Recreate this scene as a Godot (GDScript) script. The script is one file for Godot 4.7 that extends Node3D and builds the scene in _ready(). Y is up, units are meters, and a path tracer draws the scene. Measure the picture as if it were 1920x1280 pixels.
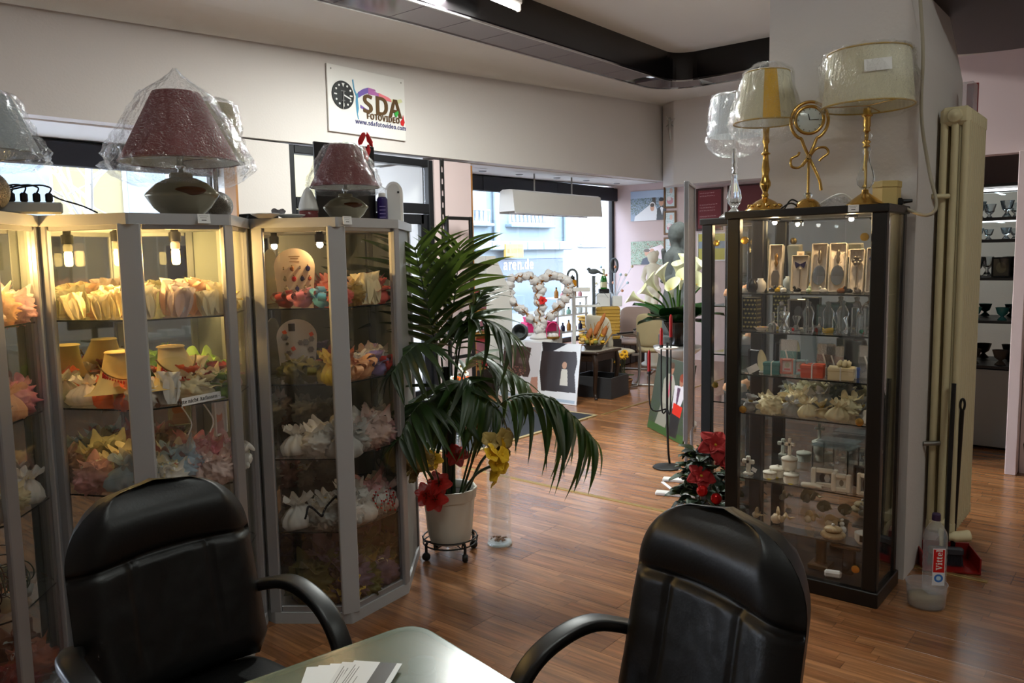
extends Node3D

var rng := RandomNumberGenerator.new()
var taken := {}
var mats := {}
var wob := FastNoiseLite.new()

func _ready():
	rng.seed = 7
	wob.seed = 3
	wob.frequency = 1.0
	setup_view()
	make_materials()
	build_shell()
	build_outside()
	build_silver_vitrines()
	build_dark_vitrines()
	build_foreground()
	build_plant()
	build_display_area()
	silver_figure()
	window_wares()
	build_partition_area()
	build_right_side()
	build_vitrine_tops()
	build_favours()
	build_dark_contents()
	build_behind()
	for p in protos.values():
		p.free()

func setup_view():
	var cam = Camera3D.new()
	cam.name = "camera"
	cam.fov = rad_to_deg(2.0 * atan(640.0 / 1500.0))
	cam.position = Vector3(0, 1.6, 0)
	cam.rotation_degrees = Vector3(-6.0, -50.6, -1.07)
	cam.near = 0.05
	cam.far = 200.0
	add_child(cam)
	cam.current = true
	var we = WorldEnvironment.new()
	we.name = "world"
	var env = Environment.new()
	env.background_mode = Environment.BG_SKY
	var sky = Sky.new()
	var sm = ProceduralSkyMaterial.new()
	sm.sky_top_color = Color(0.80, 0.88, 1.0)
	sm.sky_horizon_color = Color(0.93, 0.96, 1.0)
	sm.ground_bottom_color = Color(0.45, 0.45, 0.45)
	sm.ground_horizon_color = Color(0.8, 0.82, 0.85)
	sm.energy_multiplier = 15.0
	sky.sky_material = sm
	env.sky = sky
	env.tonemap_mode = Environment.TONE_MAPPER_LINEAR
	env.tonemap_exposure = 1.15
	env.sdfgi_enabled = true
	env.ssao_enabled = true
	env.ssil_enabled = true
	we.environment = env
	add_child(we)

# ---------------------------------------------------------------- mesh builder
class G:
	var v = PackedVector3Array()
	var n = PackedVector3Array()
	var uv = PackedVector2Array()
	var ix = PackedInt32Array()
	func tri(a, b, c, want, ua := Vector2.ZERO, ub := Vector2.ZERO, uc := Vector2.ZERO):
		var nn: Vector3 = (c - a).cross(b - a)
		if nn.length_squared() < 1e-18:
			return
		nn = nn.normalized()
		var k = v.size()
		if nn.dot(want) < 0.0:
			v.append_array(PackedVector3Array([a, c, b]))
			uv.append_array(PackedVector2Array([ua, uc, ub]))
			nn = -nn
		else:
			v.append_array(PackedVector3Array([a, b, c]))
			uv.append_array(PackedVector2Array([ua, ub, uc]))
		n.append_array(PackedVector3Array([nn, nn, nn]))
		ix.append_array(PackedInt32Array([k, k + 1, k + 2]))
	func quad(a, b, c, d, want):
		tri(a, b, c, want, Vector2(0, 1), Vector2(1, 1), Vector2(1, 0))
		tri(a, c, d, want, Vector2(0, 1), Vector2(1, 0), Vector2(0, 0))
	func box(c: Vector3, s: Vector3, b := 0.0, bas := Basis()):
		var h = s * 0.5
		b = minf(b, minf(h.x, minf(h.y, h.z)) * 0.9)
		for a in 3:
			var p = (a + 1) % 3
			var q = (a + 2) % 3
			for sg in [-1.0, 1.0]:
				var w = Vector3.ZERO
				w[a] = sg
				var cs = []
				var us = []
				for e in [[-1, -1], [1, -1], [1, 1], [-1, 1]]:
					var x = Vector3.ZERO
					x[a] = sg * h[a]
					x[p] = e[0] * (h[p] - b)
					x[q] = e[1] * (h[q] - b)
					cs.append(c + bas * x)
					var f = Vector3(x.x / s.x, x.y / s.y, x.z / s.z)
					us.append([Vector2(0.5 + f.z, 0.5 - f.y), Vector2(0.5 + f.x, 0.5 + f.z), Vector2(0.5 + f.x, 0.5 - f.y)][a])
				tri(cs[0], cs[1], cs[2], bas * w, us[0], us[1], us[2])
				tri(cs[0], cs[2], cs[3], bas * w, us[0], us[2], us[3])
		if b <= 0.0:
			return
		for a in 3:
			var p = (a + 1) % 3
			var q = (a + 2) % 3
			for sp in [-1.0, 1.0]:
				for sq in [-1.0, 1.0]:
					var cs = []
					for e in [[-1.0, 0], [1.0, 0], [1.0, 1], [-1.0, 1]]:
						var x = Vector3.ZERO
						x[a] = e[0] * (h[a] - b)
						x[p] = sp * (h[p] if e[1] == 0 else h[p] - b)
						x[q] = sq * (h[q] - b if e[1] == 0 else h[q])
						cs.append(c + bas * x)
					var w = Vector3.ZERO
					w[p] = sp
					w[q] = sq
					quad(cs[0], cs[1], cs[2], cs[3], bas * w)
		for sx in [-1.0, 1.0]:
			for sy in [-1.0, 1.0]:
				for sz in [-1.0, 1.0]:
					var m = Vector3(sx, sy, sz)
					tri(c + bas * (m * Vector3(h.x, h.y - b, h.z - b)), c + bas * (m * Vector3(h.x - b, h.y, h.z - b)), c + bas * (m * Vector3(h.x - b, h.y - b, h.z)), bas * m)
	func bar(a: Vector3, b: Vector3, w: float, t: float, bev := 0.0, up := Vector3.UP):
		var z = (b - a)
		var l = z.length()
		z /= l
		var x = up.cross(z)
		if x.length() < 0.01:
			x = Vector3.RIGHT
		x = x.normalized()
		var y = z.cross(x)
		box((a + b) * 0.5, Vector3(w, t, l), bev, Basis(x, y, z))
	func surf(f: Callable, nu: int, nv: int, wrap := false, flip := false):
		var k = v.size()
		var P = PackedVector3Array()
		for j in nv + 1:
			for i in nu + 1:
				P.append(f.call(float(i) / nu, float(j) / nv))
		var N = PackedVector3Array()
		N.resize(P.size())
		var w = nu + 1
		for j in nv:
			for i in nu:
				var a = j * w + i
				var b = a + 1
				var c = a + w + 1
				var d = a + w
				var nn = (P[c] - P[a]).cross(P[b] - P[a]) + (P[d] - P[a]).cross(P[c] - P[a])
				if flip:
					nn = -nn
				for q in [a, b, c, d]:
					N[q] += nn
				if flip:
					ix.append_array(PackedInt32Array([k + a, k + c, k + b, k + a, k + d, k + c]))
				else:
					ix.append_array(PackedInt32Array([k + a, k + b, k + c, k + a, k + c, k + d]))
		if wrap:
			for j in nv + 1:
				var s = N[j * w] + N[j * w + nu]
				N[j * w] = s
				N[j * w + nu] = s
		for j in [0, nv]:
			if P[j * w].distance_squared_to(P[j * w + nu / 2]) < 1e-12:
				var s = Vector3.ZERO
				for i in nu + 1:
					s += N[j * w + i]
				for i in nu + 1:
					N[j * w + i] = s
		for i in P.size():
			v.append(P[i])
			n.append(N[i].normalized() if N[i].length_squared() > 1e-24 else Vector3.UP)
			uv.append(Vector2(float(i % w) / nu, float(i / w) / nv))
	func lathe(pr: Array, seg := 20, at := Vector3.ZERO, sx := 1.0, sz := 1.0, lobes := 0, la := 0.0):
		var m = pr.size() - 1
		surf(func(u, t):
			var p: Vector2 = pr[mini(int(round(t * m)), m)]
			var th: float = u * TAU
			var r: float = p.x * (1.0 + (la * cos(th * lobes) if lobes > 0 else 0.0))
			return at + Vector3(r * cos(th) * sx, p.y, r * sin(th) * sz), seg, m, true)
	func tube(path: Array, r: float, seg := 7, r2 := -1.0, closed := false):
		var m = path.size() - 1
		if r2 < 0.0:
			r2 = r
		var fr = []
		var nn = Vector3.UP
		for i in m + 1:
			var t: Vector3 = (path[mini(i + 1, m)] - path[maxi(i - 1, 0)])
			if closed and (i == 0 or i == m):
				t = path[1] - path[m - 1]
			t = t.normalized()
			if i == 0:
				nn = Vector3.UP if absf(t.y) < 0.9 else Vector3.RIGHT
			nn = (nn - t * nn.dot(t))
			nn = nn.normalized() if nn.length() > 1e-5 else t.cross(Vector3.FORWARD).normalized()
			fr.append([nn, nn.cross(t)])
		surf(func(u, t):
			var i = mini(int(round(t * m)), m)
			var rr: float = lerpf(r, r2, t)
			return path[i] + (fr[i][0] * cos(u * TAU) + fr[i][1] * sin(u * TAU)) * rr, seg, m, true)
		if not closed:
			for e in [0, m]:
				var rr: float = r if e == 0 else r2
				if rr < 0.001:
					continue
				var out: Vector3 = (path[0] - path[1]) if e == 0 else (path[m] - path[m - 1])
				for i in seg:
					var p = func(q): return path[e] + (fr[e][0] * cos(q * TAU / seg) + fr[e][1] * sin(q * TAU / seg)) * rr
					tri(path[e], p.call(i), p.call(i + 1), out)
	func ball(c: Vector3, r: Vector3, nu := 14, nv := 9, lump := 0.0, sd := 0.0):
		surf(func(u, t):
			var ph: float = (t - 0.5) * PI
			var d = Vector3(cos(ph) * cos(u * TAU), sin(ph), cos(ph) * sin(u * TAU))
			var k = 1.0 + lump * (sin(d.x * 5.0 + sd) * cos(d.y * 6.0 + sd * 1.7) + 0.6 * sin(d.z * 9.0 + sd * 2.3 + d.y * 4.0))
			return c + d * r * k, nu, nv, true)
	func extr(poly: PackedVector2Array, depth: float, tr := Transform3D(), bev := 0.0):
		if Geometry2D.is_polygon_clockwise(poly):
			poly.reverse()
		var t = Geometry2D.triangulate_polygon(poly)
		var lo = poly[0]
		var hi = poly[0]
		for p in poly:
			lo = lo.min(p)
			hi = hi.max(p)
		var sz = hi - lo
		var u = func(p): return Vector2((p.x - lo.x) / maxf(sz.x, 1e-5), 1.0 - (p.y - lo.y) / maxf(sz.y, 1e-5))
		var inner = poly
		if bev > 0.0:
			var o = Geometry2D.offset_polygon(poly, -bev, Geometry2D.JOIN_MITER)
			if o.size() == 1 and o[0].size() == poly.size():
				inner = o[0]
				if Geometry2D.is_polygon_clockwise(inner):
					inner.reverse()
				var best = 0
				for i in inner.size():
					if inner[i].distance_squared_to(poly[0]) < inner[best].distance_squared_to(poly[0]):
						best = i
				var rot = PackedVector2Array()
				for i in inner.size():
					rot.append(inner[(i + best) % inner.size()])
				inner = rot
				t = Geometry2D.triangulate_polygon(inner)
			else:
				bev = 0.0
		for s in [-1.0, 1.0]:
			for i in range(0, t.size(), 3):
				var a = inner[t[i]]
				var b = inner[t[i + 1]]
				var c = inner[t[i + 2]]
				tri(tr * Vector3(a.x, a.y, s * depth * 0.5), tr * Vector3(b.x, b.y, s * depth * 0.5), tr * Vector3(c.x, c.y, s * depth * 0.5), tr.basis * Vector3(0, 0, s), u.call(a), u.call(b), u.call(c))
		var hd = depth * 0.5 - bev
		for i in poly.size():
			var j = (i + 1) % poly.size()
			var a = poly[i]
			var b = poly[j]
			var o = tr.basis * Vector3(b.y - a.y, a.x - b.x, 0)
			quad(tr * Vector3(a.x, a.y, hd), tr * Vector3(a.x, a.y, -hd), tr * Vector3(b.x, b.y, -hd), tr * Vector3(b.x, b.y, hd), o)
			if bev > 0.0:
				for s in [-1.0, 1.0]:
					quad(tr * Vector3(a.x, a.y, s * hd), tr * Vector3(b.x, b.y, s * hd), tr * Vector3(inner[j].x, inner[j].y, s * depth * 0.5), tr * Vector3(inner[i].x, inner[i].y, s * depth * 0.5), o + tr.basis * Vector3(0, 0, s * o.length()))
	func sheet(pts: Array, thick := 0.0015):   # flat polygon in space as a thin slab
		var nn = Vector3.ZERO
		for i in pts.size():
			nn += pts[i].cross(pts[(i + 1) % pts.size()])
		nn = nn.normalized()
		for s in [-1.0, 1.0]:
			for i in range(1, pts.size() - 1):
				tri(pts[0] + nn * s * thick, pts[i] + nn * s * thick, pts[i + 1] + nn * s * thick, nn * s)
	func mesh() -> ArrayMesh:
		var arr = []
		arr.resize(Mesh.ARRAY_MAX)
		arr[Mesh.ARRAY_VERTEX] = v
		arr[Mesh.ARRAY_NORMAL] = n
		arr[Mesh.ARRAY_TEX_UV] = uv
		arr[Mesh.ARRAY_INDEX] = ix
		var m = ArrayMesh.new()
		m.add_surface_from_arrays(Mesh.PRIMITIVE_TRIANGLES, arr)
		return m

# ---------------------------------------------------------------- scene tree helpers
func numbered(nm: String) -> String:
	if not taken.has(nm):
		taken[nm] = 0
		return nm
	taken[nm] += 1
	return "%s_%03d" % [nm, taken[nm]]

func tag(o: Node, label: String, cat: String, group := ""):
	o.set_meta("label", label)
	if cat != "":
		o.set_meta("category", cat)
	if group != "":
		o.set_meta("group", group)

func thing(nm: String, label: String, cat: String, at := Vector3.ZERO, turn := 0.0, group := "") -> Node3D:
	var o = Node3D.new()
	o.name = numbered(nm)
	o.position = at
	o.rotation.y = turn
	add_child(o)
	tag(o, label, cat, group)
	return o

func part(p: Node3D, nm: String, g, m: Material, at := Vector3.ZERO, rot := Vector3.ZERO, label := "") -> MeshInstance3D:
	var o = MeshInstance3D.new()
	o.name = nm
	o.mesh = g.mesh() if g is G else g
	o.material_override = m
	o.position = at
	o.rotation = rot
	p.add_child(o, true)
	if label != "":
		o.set_meta("label", label)
	return o

func solo(nm: String, g, m: Material, label: String, cat: String, at := Vector3.ZERO, turn := 0.0, group := "") -> MeshInstance3D:
	var o = MeshInstance3D.new()
	o.name = numbered(nm)
	o.mesh = g.mesh() if g is G else g
	o.material_override = m
	o.position = at
	o.rotation.y = turn
	add_child(o)
	tag(o, label, cat, group)
	return o

func struct(nm: String, g, m: Material, at := Vector3.ZERO) -> MeshInstance3D:
	var o = MeshInstance3D.new()
	o.name = numbered(nm)
	o.mesh = g.mesh() if g is G else g
	o.material_override = m
	o.position = at
	add_child(o)
	o.set_meta("kind", "structure")
	return o

func dup(src: Node3D, label: String, at: Vector3, turn := 0.0, sc := 1.0, nm := "", group := "") -> Node3D:
	var o = src.duplicate() as Node3D
	o.name = numbered(nm if nm != "" else String(src.name))
	o.position = at
	o.rotation = Vector3(0, turn, 0)
	o.scale = Vector3.ONE * sc
	add_child(o)
	o.set_meta("label", label)
	if group != "":
		o.set_meta("group", group)
	return o

func gbox(c: Vector3, s: Vector3, b := 0.0) -> G:
	var g = G.new()
	g.box(c, s, b)
	return g

func glathe(pr: Array, seg := 20, at := Vector3.ZERO) -> G:
	var g = G.new()
	g.lathe(pr, seg, at)
	return g

func gtube(path: Array, r: float, seg := 7, r2 := -1.0) -> G:
	var g = G.new()
	g.tube(path, r, seg, r2)
	return g

func smooth(pts: Array, k := 6) -> Array:   # a curve through the points
	var out = []
	for i in pts.size() - 1:
		var a: Vector3 = pts[maxi(i - 1, 0)]
		var b: Vector3 = pts[i]
		var c: Vector3 = pts[i + 1]
		var d: Vector3 = pts[mini(i + 2, pts.size() - 1)]
		for j in k:
			out.append(b.cubic_interpolate(c, a, d, float(j) / k))
	out.append(pts[-1])
	return out

func lettering(p: Node3D, txt: String, size: float, m: Material, at: Vector3, rot := Vector3.ZERO, bold := true, serif := false, depth := 0.002, nm := "lettering") -> MeshInstance3D:
	var t = TextMesh.new()
	var f = SystemFont.new()
	f.font_names = PackedStringArray(["Droid Serif" if serif else "Droid Sans"])
	f.font_weight = 700 if bold else 400
	t.font = f
	t.text = txt
	t.font_size = 32
	t.pixel_size = size / 32.0
	t.depth = depth
	t.curve_step = 1.5
	return part(p, nm, t, m, at, rot)

func lamp_light(nm: String, at: Vector3, col: Color, e: float, size := 0.02):
	var l = OmniLight3D.new()
	l.name = numbered(nm)
	l.position = at
	l.light_color = col
	l.light_energy = e
	l.light_size = size
	l.omni_range = 30.0
	l.omni_attenuation = 2.0
	l.shadow_enabled = true
	add_child(l)

# ---------------------------------------------------------------- materials
func mat(key: String, col: Color, rough := 0.6, metal := 0.0) -> StandardMaterial3D:
	if mats.has(key):
		return mats[key]
	var m = StandardMaterial3D.new()
	m.resource_name = key
	m.albedo_color = col
	m.roughness = rough
	m.metallic = metal
	mats[key] = m
	return m

func ref(key: String) -> StandardMaterial3D:
	return mats[key] if mats.has(key) else mat(key, Color.WHITE)

func clear(key: String, col: Color, alpha: float, rough := 0.03) -> StandardMaterial3D:
	var m = mat(key, Color(col.r, col.g, col.b, alpha), rough)
	m.transparency = BaseMaterial3D.TRANSPARENCY_ALPHA
	return m

func cloth(col: Color, see := 0.35) -> StandardMaterial3D:
	var key = "cloth" + col.to_html() + str(see)
	if mats.has(key):
		return mats[key]
	var m = mat(key, col, 0.75)
	m.rim_enabled = true
	m.rim = 0.06
	m.rim_tint = 0.6
	m.backlight_enabled = true
	m.backlight = Color(see, see, see)
	return m

func glowing(key: String, col: Color, e: float) -> StandardMaterial3D:
	var m = mat(key, col, 0.4)
	m.emission_enabled = true
	m.emission = col
	m.emission_energy_multiplier = e
	return m

func noise_tex(freq: float, ramp: Array, size := 512, oct := 4, as_n := false, bump := 4.0, kind := FastNoiseLite.TYPE_SIMPLEX_SMOOTH) -> NoiseTexture2D:
	var t = NoiseTexture2D.new()
	var f = FastNoiseLite.new()
	f.noise_type = kind
	f.frequency = freq
	f.fractal_octaves = oct
	f.seed = int(freq * 1000.0) + size
	t.noise = f
	t.width = size
	t.height = size
	t.seamless = true
	if as_n:
		t.as_normal_map = true
		t.bump_strength = bump
	elif ramp.size() > 0:
		var gr = Gradient.new()
		gr.offsets = PackedFloat32Array(range(ramp.size()).map(func(i): return float(i) / (ramp.size() - 1)))
		gr.colors = PackedColorArray(ramp)
		t.color_ramp = gr
	return t

func painted(w: int, h: int, bg: Color, ops: Array, rough := 0.35) -> StandardMaterial3D:
	var im = Image.create(w, h, false, Image.FORMAT_RGB8)
	im.fill(bg)
	for o in ops:
		var c: Color = o[-1]
		if o[0] == "e":
			for y in range(maxi(0, int((o[2] - o[4]) * h)), mini(h, int((o[2] + o[4]) * h) + 1)):
				for x in range(maxi(0, int((o[1] - o[3]) * w)), mini(w, int((o[1] + o[3]) * w) + 1)):
					if pow((float(x) / w - o[1]) / o[3], 2) + pow((float(y) / h - o[2]) / o[4], 2) <= 1.0:
						im.set_pixel(x, y, c)
		elif o[0] == "r":
			im.fill_rect(Rect2i(int(o[1] * w), int(o[2] * h), maxi(1, int(o[3] * w)), maxi(1, int(o[4] * h))), c)
		elif o[0] == "p":
			var pg = PackedVector2Array()
			for i in range(0, o[1].size(), 2):
				pg.append(Vector2(o[1][i] * w, o[1][i + 1] * h))
			var lo = pg[0]
			var hi = pg[0]
			for q in pg:
				lo = lo.min(q)
				hi = hi.max(q)
			for y in range(maxi(0, int(lo.y)), mini(h, int(hi.y) + 1)):
				for x in range(maxi(0, int(lo.x)), mini(w, int(hi.x) + 1)):
					if Geometry2D.is_point_in_polygon(Vector2(x + 0.5, y + 0.5), pg):
						im.set_pixel(x, y, c)
		elif o[0] == "d":   # scattered dabs
			var r2 = RandomNumberGenerator.new()
			r2.seed = int(o[5])
			for i in int(o[6]):
				var x = int((o[1] + r2.randf() * o[3]) * w)
				var y = int((o[2] + r2.randf() * o[4]) * h)
				im.fill_rect(Rect2i(x, y, 1 + r2.randi() % 3, 1 + r2.randi() % 3), c.darkened(r2.randf() * 0.3))
	var m = StandardMaterial3D.new()
	m.albedo_texture = ImageTexture.create_from_image(im)
	m.roughness = rough
	return m

func rod(a: Vector3, b: Vector3, r := 0.006) -> G:
	return gtube([a, b], r, 8)

func make_materials():
	var m = mat("wall_paint", Color(0.80, 0.775, 0.755), 0.85)
	m.uv1_triplanar = true
	m.uv1_world_triplanar = true
	m.uv1_scale = Vector3.ONE * 1.2
	m.normal_enabled = true
	m.normal_texture = noise_tex(0.06, [], 512, 4, true, 1.5)
	m.normal_scale = 0.25
	m = mat("pink_paint", Color(0.82, 0.74, 0.735), 0.85)
	m = mat("ceiling_paint", Color(0.80, 0.79, 0.76), 0.95)
	m.uv1_triplanar = true
	m.uv1_world_triplanar = true
	m.uv1_scale = Vector3.ONE * 3.0
	m.normal_enabled = true
	m.normal_texture = noise_tex(0.12, [], 512, 5, true, 3.0)
	m.normal_scale = 0.5
	mat("soffit_white", Color(0.88, 0.87, 0.85), 0.8)
	mat("black_band", Color(0.035, 0.027, 0.032), 0.22)
	mat("brown_band", Color(0.13, 0.075, 0.06), 0.5)
	mat("panel_plum", Color(0.42, 0.38, 0.41), 0.16, 0.5)
	mat("chrome", Color(0.80, 0.80, 0.80), 0.12, 1.0)
	mat("steel", Color(0.62, 0.61, 0.59), 0.32, 0.9)
	mat("alu", Color(0.62, 0.62, 0.63), 0.36, 0.5)
	mat("grey_lacquer", Color(0.66, 0.66, 0.665), 0.45)
	mat("grey_panel", Color(0.60, 0.61, 0.59), 0.5)
	mat("black_lacquer", Color(0.032, 0.027, 0.027), 0.38)
	mat("black_iron", Color(0.03, 0.03, 0.03), 0.5)
	mat("black_plastic", Color(0.03, 0.03, 0.032), 0.4)
	m = mat("leather", Color(0.022, 0.021, 0.022), 0.42)
	m.metallic_specular = 0.45
	m.uv1_triplanar = true
	m.uv1_scale = Vector3.ONE * 6.0
	m.normal_enabled = true
	m.normal_texture = noise_tex(0.08, [], 256, 3, true, 3.0, FastNoiseLite.TYPE_CELLULAR)
	m.normal_scale = 0.15
	mat("mirror", Color(0.74, 0.77, 0.77), 0.02, 1.0)
	clear("pane", Color(1, 1, 1), 0.004, 0.01)
	clear("shelf_glass", Color(0.85, 0.95, 0.92), 0.012, 0.03)
	clear("shop_glass", Color(1, 1, 1), 0.02, 0.01)
	m = clear("film", Color(1, 1, 1), 0.032, 0.10)
	m.uv1_triplanar = true
	m.uv1_scale = Vector3.ONE * 6.0
	m.normal_enabled = true
	m.normal_texture = noise_tex(0.03, [], 512, 4, true, 22.0)
	m.normal_scale = 2.0
	clear("plastic_clear", Color(0.9, 0.95, 1.0), 0.14, 0.06)
	m = mat("crystal", Color(0.97, 0.99, 1.0, 0.03), 0.02)
	m.refraction_enabled = true
	m.refraction_scale = 0.05
	m = mat("vase_glass", Color(0.96, 0.99, 0.98, 0.08), 0.03)
	m.transparency = BaseMaterial3D.TRANSPARENCY_ALPHA
	mat("edge_green", Color(0.05, 0.09, 0.08), 0.2)
	mat("gold", Color(0.84, 0.68, 0.38), 0.2, 1.0)
	mat("brass_strip", Color(0.66, 0.55, 0.34), 0.4, 0.7)
	mat("white_paper", Color(0.88, 0.88, 0.87), 0.6)
	mat("white_gloss", Color(0.86, 0.85, 0.83), 0.3)
	mat("cream", Color(0.86, 0.80, 0.64), 0.6)
	mat("beige", Color(0.70, 0.62, 0.50), 0.7)
	mat("velvet_cream", Color(0.80, 0.70, 0.46), 0.9)
	mat("red", Color(0.72, 0.05, 0.05), 0.5)
	mat("pot", Color(0.80, 0.78, 0.73), 0.45)
	mat("navy", Color(0.08, 0.08, 0.35), 0.5)
	mat("ink", Color(0.05, 0.05, 0.05), 0.6)
	m = mat("radiator", Color(0.80, 0.75, 0.60), 0.4)
	m = mat("dark_wood", Color(0.17, 0.105, 0.065), 0.4)
	m.uv1_triplanar = true
	m.uv1_scale = Vector3(3, 3, 3)
	m.albedo_texture = noise_tex(0.02, [Color(0.7, 0.7, 0.7), Color(1, 1, 1), Color(0.8, 0.75, 0.7)], 256)
	m = mat("leaf", Color(0.12, 0.23, 0.075), 0.4)
	m.backlight_enabled = true
	m.backlight = Color(0.25, 0.3, 0.1)
	m = mat("leaf_dark", Color(0.085, 0.165, 0.06), 0.45)
	m.backlight_enabled = true
	m.backlight = Color(0.2, 0.25, 0.08)
	mat("stem_green", Color(0.16, 0.24, 0.08), 0.5)
	m = mat("soil", Color(0.12, 0.085, 0.06), 1.0)
	m = mat("stone_grey", Color(0.36, 0.38, 0.38), 0.8)
	m.uv1_triplanar = true
	m.uv1_scale = Vector3.ONE * 4.0
	m.albedo_texture = noise_tex(0.03, [Color(0.8, 0.8, 0.8), Color(1, 1, 1)], 256)
	mat("plaster", Color(0.88, 0.85, 0.78), 0.7)
	m = mat("mosaic", Color(0.62, 0.58, 0.52), 0.25, 0.5)
	m.uv1_triplanar = true
	m.uv1_scale = Vector3.ONE * 10.0
	m.normal_enabled = true
	m.normal_texture = noise_tex(0.12, [], 256, 2, true, 12.0, FastNoiseLite.TYPE_CELLULAR)
	m.normal_scale = 2.0
	m.albedo_texture = noise_tex(0.1, [Color(0.25, 0.22, 0.2), Color(1, 1, 1), Color(0.7, 0.65, 0.6)], 256, 2, false, 1.0, FastNoiseLite.TYPE_CELLULAR)
	m = mat("glitter", Color(0.75, 0.75, 0.78), 0.18, 0.95)
	m.uv1_triplanar = true
	m.uv1_scale = Vector3.ONE * 40.0
	m.normal_enabled = true
	m.normal_texture = noise_tex(0.15, [], 128, 1, true, 14.0, FastNoiseLite.TYPE_CELLULAR)
	m.normal_scale = 2.0

# ---------------------------------------------------------------- the room
func flat(poly: Array, y0: float, y1: float) -> G:
	var g = G.new()
	var p = PackedVector2Array()
	for q in poly:
		p.append(Vector2(q[0], q[1]))
	g.extr(p, y1 - y0, Transform3D(Basis(Vector3.RIGHT, Vector3(0, 0, 1), Vector3.UP), Vector3(0, (y0 + y1) * 0.5, 0)))
	return g

func upright(poly: Array, z0: float, z1: float) -> G:
	var g = G.new()
	var p = PackedVector2Array()
	for q in poly:
		p.append(Vector2(q[0], q[1]))
	g.extr(p, absf(z1 - z0), Transform3D(Basis(), Vector3(0, 0, (z0 + z1) * 0.5)))
	return g

func ceil_y(x: float) -> float:
	return 3.43 + 0.035 * x

func slope_slab(poly: Array, up: float, thick: float) -> G:   # a slab that follows the slightly rising ceiling
	var g = flat(poly, 0.0, thick)
	for i in g.v.size():
		g.v[i].y += ceil_y(g.v[i].x) + up
	return g

func plank_texture(k: int) -> ImageTexture:
	var w = 512
	var h = 96
	var im = Image.create(w, h, false, Image.FORMAT_RGB8)
	var r = RandomNumberGenerator.new()
	r.seed = 40 + k
	var f = FastNoiseLite.new()
	f.seed = k
	f.frequency = 0.03
	f.fractal_octaves = 4
	var tones = [Color(0.55, 0.375, 0.24), Color(0.52, 0.345, 0.215), Color(0.58, 0.40, 0.26), Color(0.48, 0.31, 0.19), Color(0.53, 0.35, 0.215), Color(0.56, 0.37, 0.23)]
	for s in 3:
		var cuts = [0, int(w * r.randf_range(0.15, 0.4)), int(w * r.randf_range(0.5, 0.8)), w]
		for c in 3:
			var t: Color = tones[r.randi() % tones.size()]
			var off = r.randf() * 500.0
			for x in range(cuts[c], cuts[c + 1]):
				for y in range(s * 32, s * 32 + 32):
					var g1: float = f.get_noise_2d(x * 0.35 + off, y * 4.0 + off)
					var g2: float = f.get_noise_2d(x * 0.08 + off, y * 1.3)
					var q = t * (1.0 + 0.16 * g1 + 0.22 * g2)
					if y == s * 32 or x == cuts[c]:
						q = q * 0.78
					im.set_pixel(x, y, Color(clampf(q.r, 0, 1), clampf(q.g, 0, 1), clampf(q.b, 0, 1)))
	return ImageTexture.create_from_image(im)

func build_floor():
	var fl = struct("floor", flat([[-3.2, 3.4], [11.3, 3.4], [11.3, -7.1], [-3.2, -7.1]], -0.12, -0.011), mat("underlay", Color(0.25, 0.15, 0.09), 0.8))
	var pm = []
	for k in 5:
		var m = StandardMaterial3D.new()
		m.albedo_texture = plank_texture(k)
		m.roughness = 0.22
		m.metallic_specular = 0.75
		pm.append(m)
	var L = 1.285
	var W = 0.193
	var g = G.new()
	g.box(Vector3.ZERO, Vector3(L - 0.0007, 0.011, W - 0.0007), 0.0004)
	var pmesh = g.mesh()
	var rest = G.new()
	var n = 0
	for c in range(-17, 59):
		var x = c * W
		var z = -7.0 + fposmod(c * 0.437, 1.0) * L - L
		while z < 3.4:
			var mid = Vector3(x, -0.0055, z + L * 0.5)
			var seen: bool = n < 300 and x > 1.1 and x < 9.7 and mid.z < 0.2 and mid.z > -6.6 and (mid.z > -3.6 or x > 3.0) and mid.z < 1.9 - 0.5 * x + 4.0
			if seen:
				n += 1
				part(fl, "plank", pmesh, pm[(c * 7 + int(mid.z * 3.0) * 3 + 100) % 5], mid, Vector3(0, PI / 2, 0))
			else:
				var lo = maxf(z, -7.1)
				var hi = minf(z + L, 3.4)
				if hi > lo + 0.02:
					rest.box(Vector3(x, -0.0055, (lo + hi) * 0.5), Vector3(L - 0.0012, 0.011, W - 0.0012) * Vector3((hi - lo) / L, 1, 1), 0.0, Basis(Vector3.UP, PI / 2))
			z += L
	var o = part(fl, "far_planks", rest, pm[2])
	o.set_meta("kind", "stuff")
	# brass strips over the joints
	var s = G.new()
	s.bar(Vector3(4.41, 0.002, -4.35), Vector3(4.31, 0.002, -0.6), 0.032, 0.006, 0.002, Vector3.UP)
	struct("trim_1", s, ref("brass_strip"))
	s = G.new()
	s.bar(Vector3(6.72, 0.002, -4.36), Vector3(11.0, 0.002, -4.36), 0.032, 0.006, 0.002)
	struct("trim_2", s, ref("brass_strip"))

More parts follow.
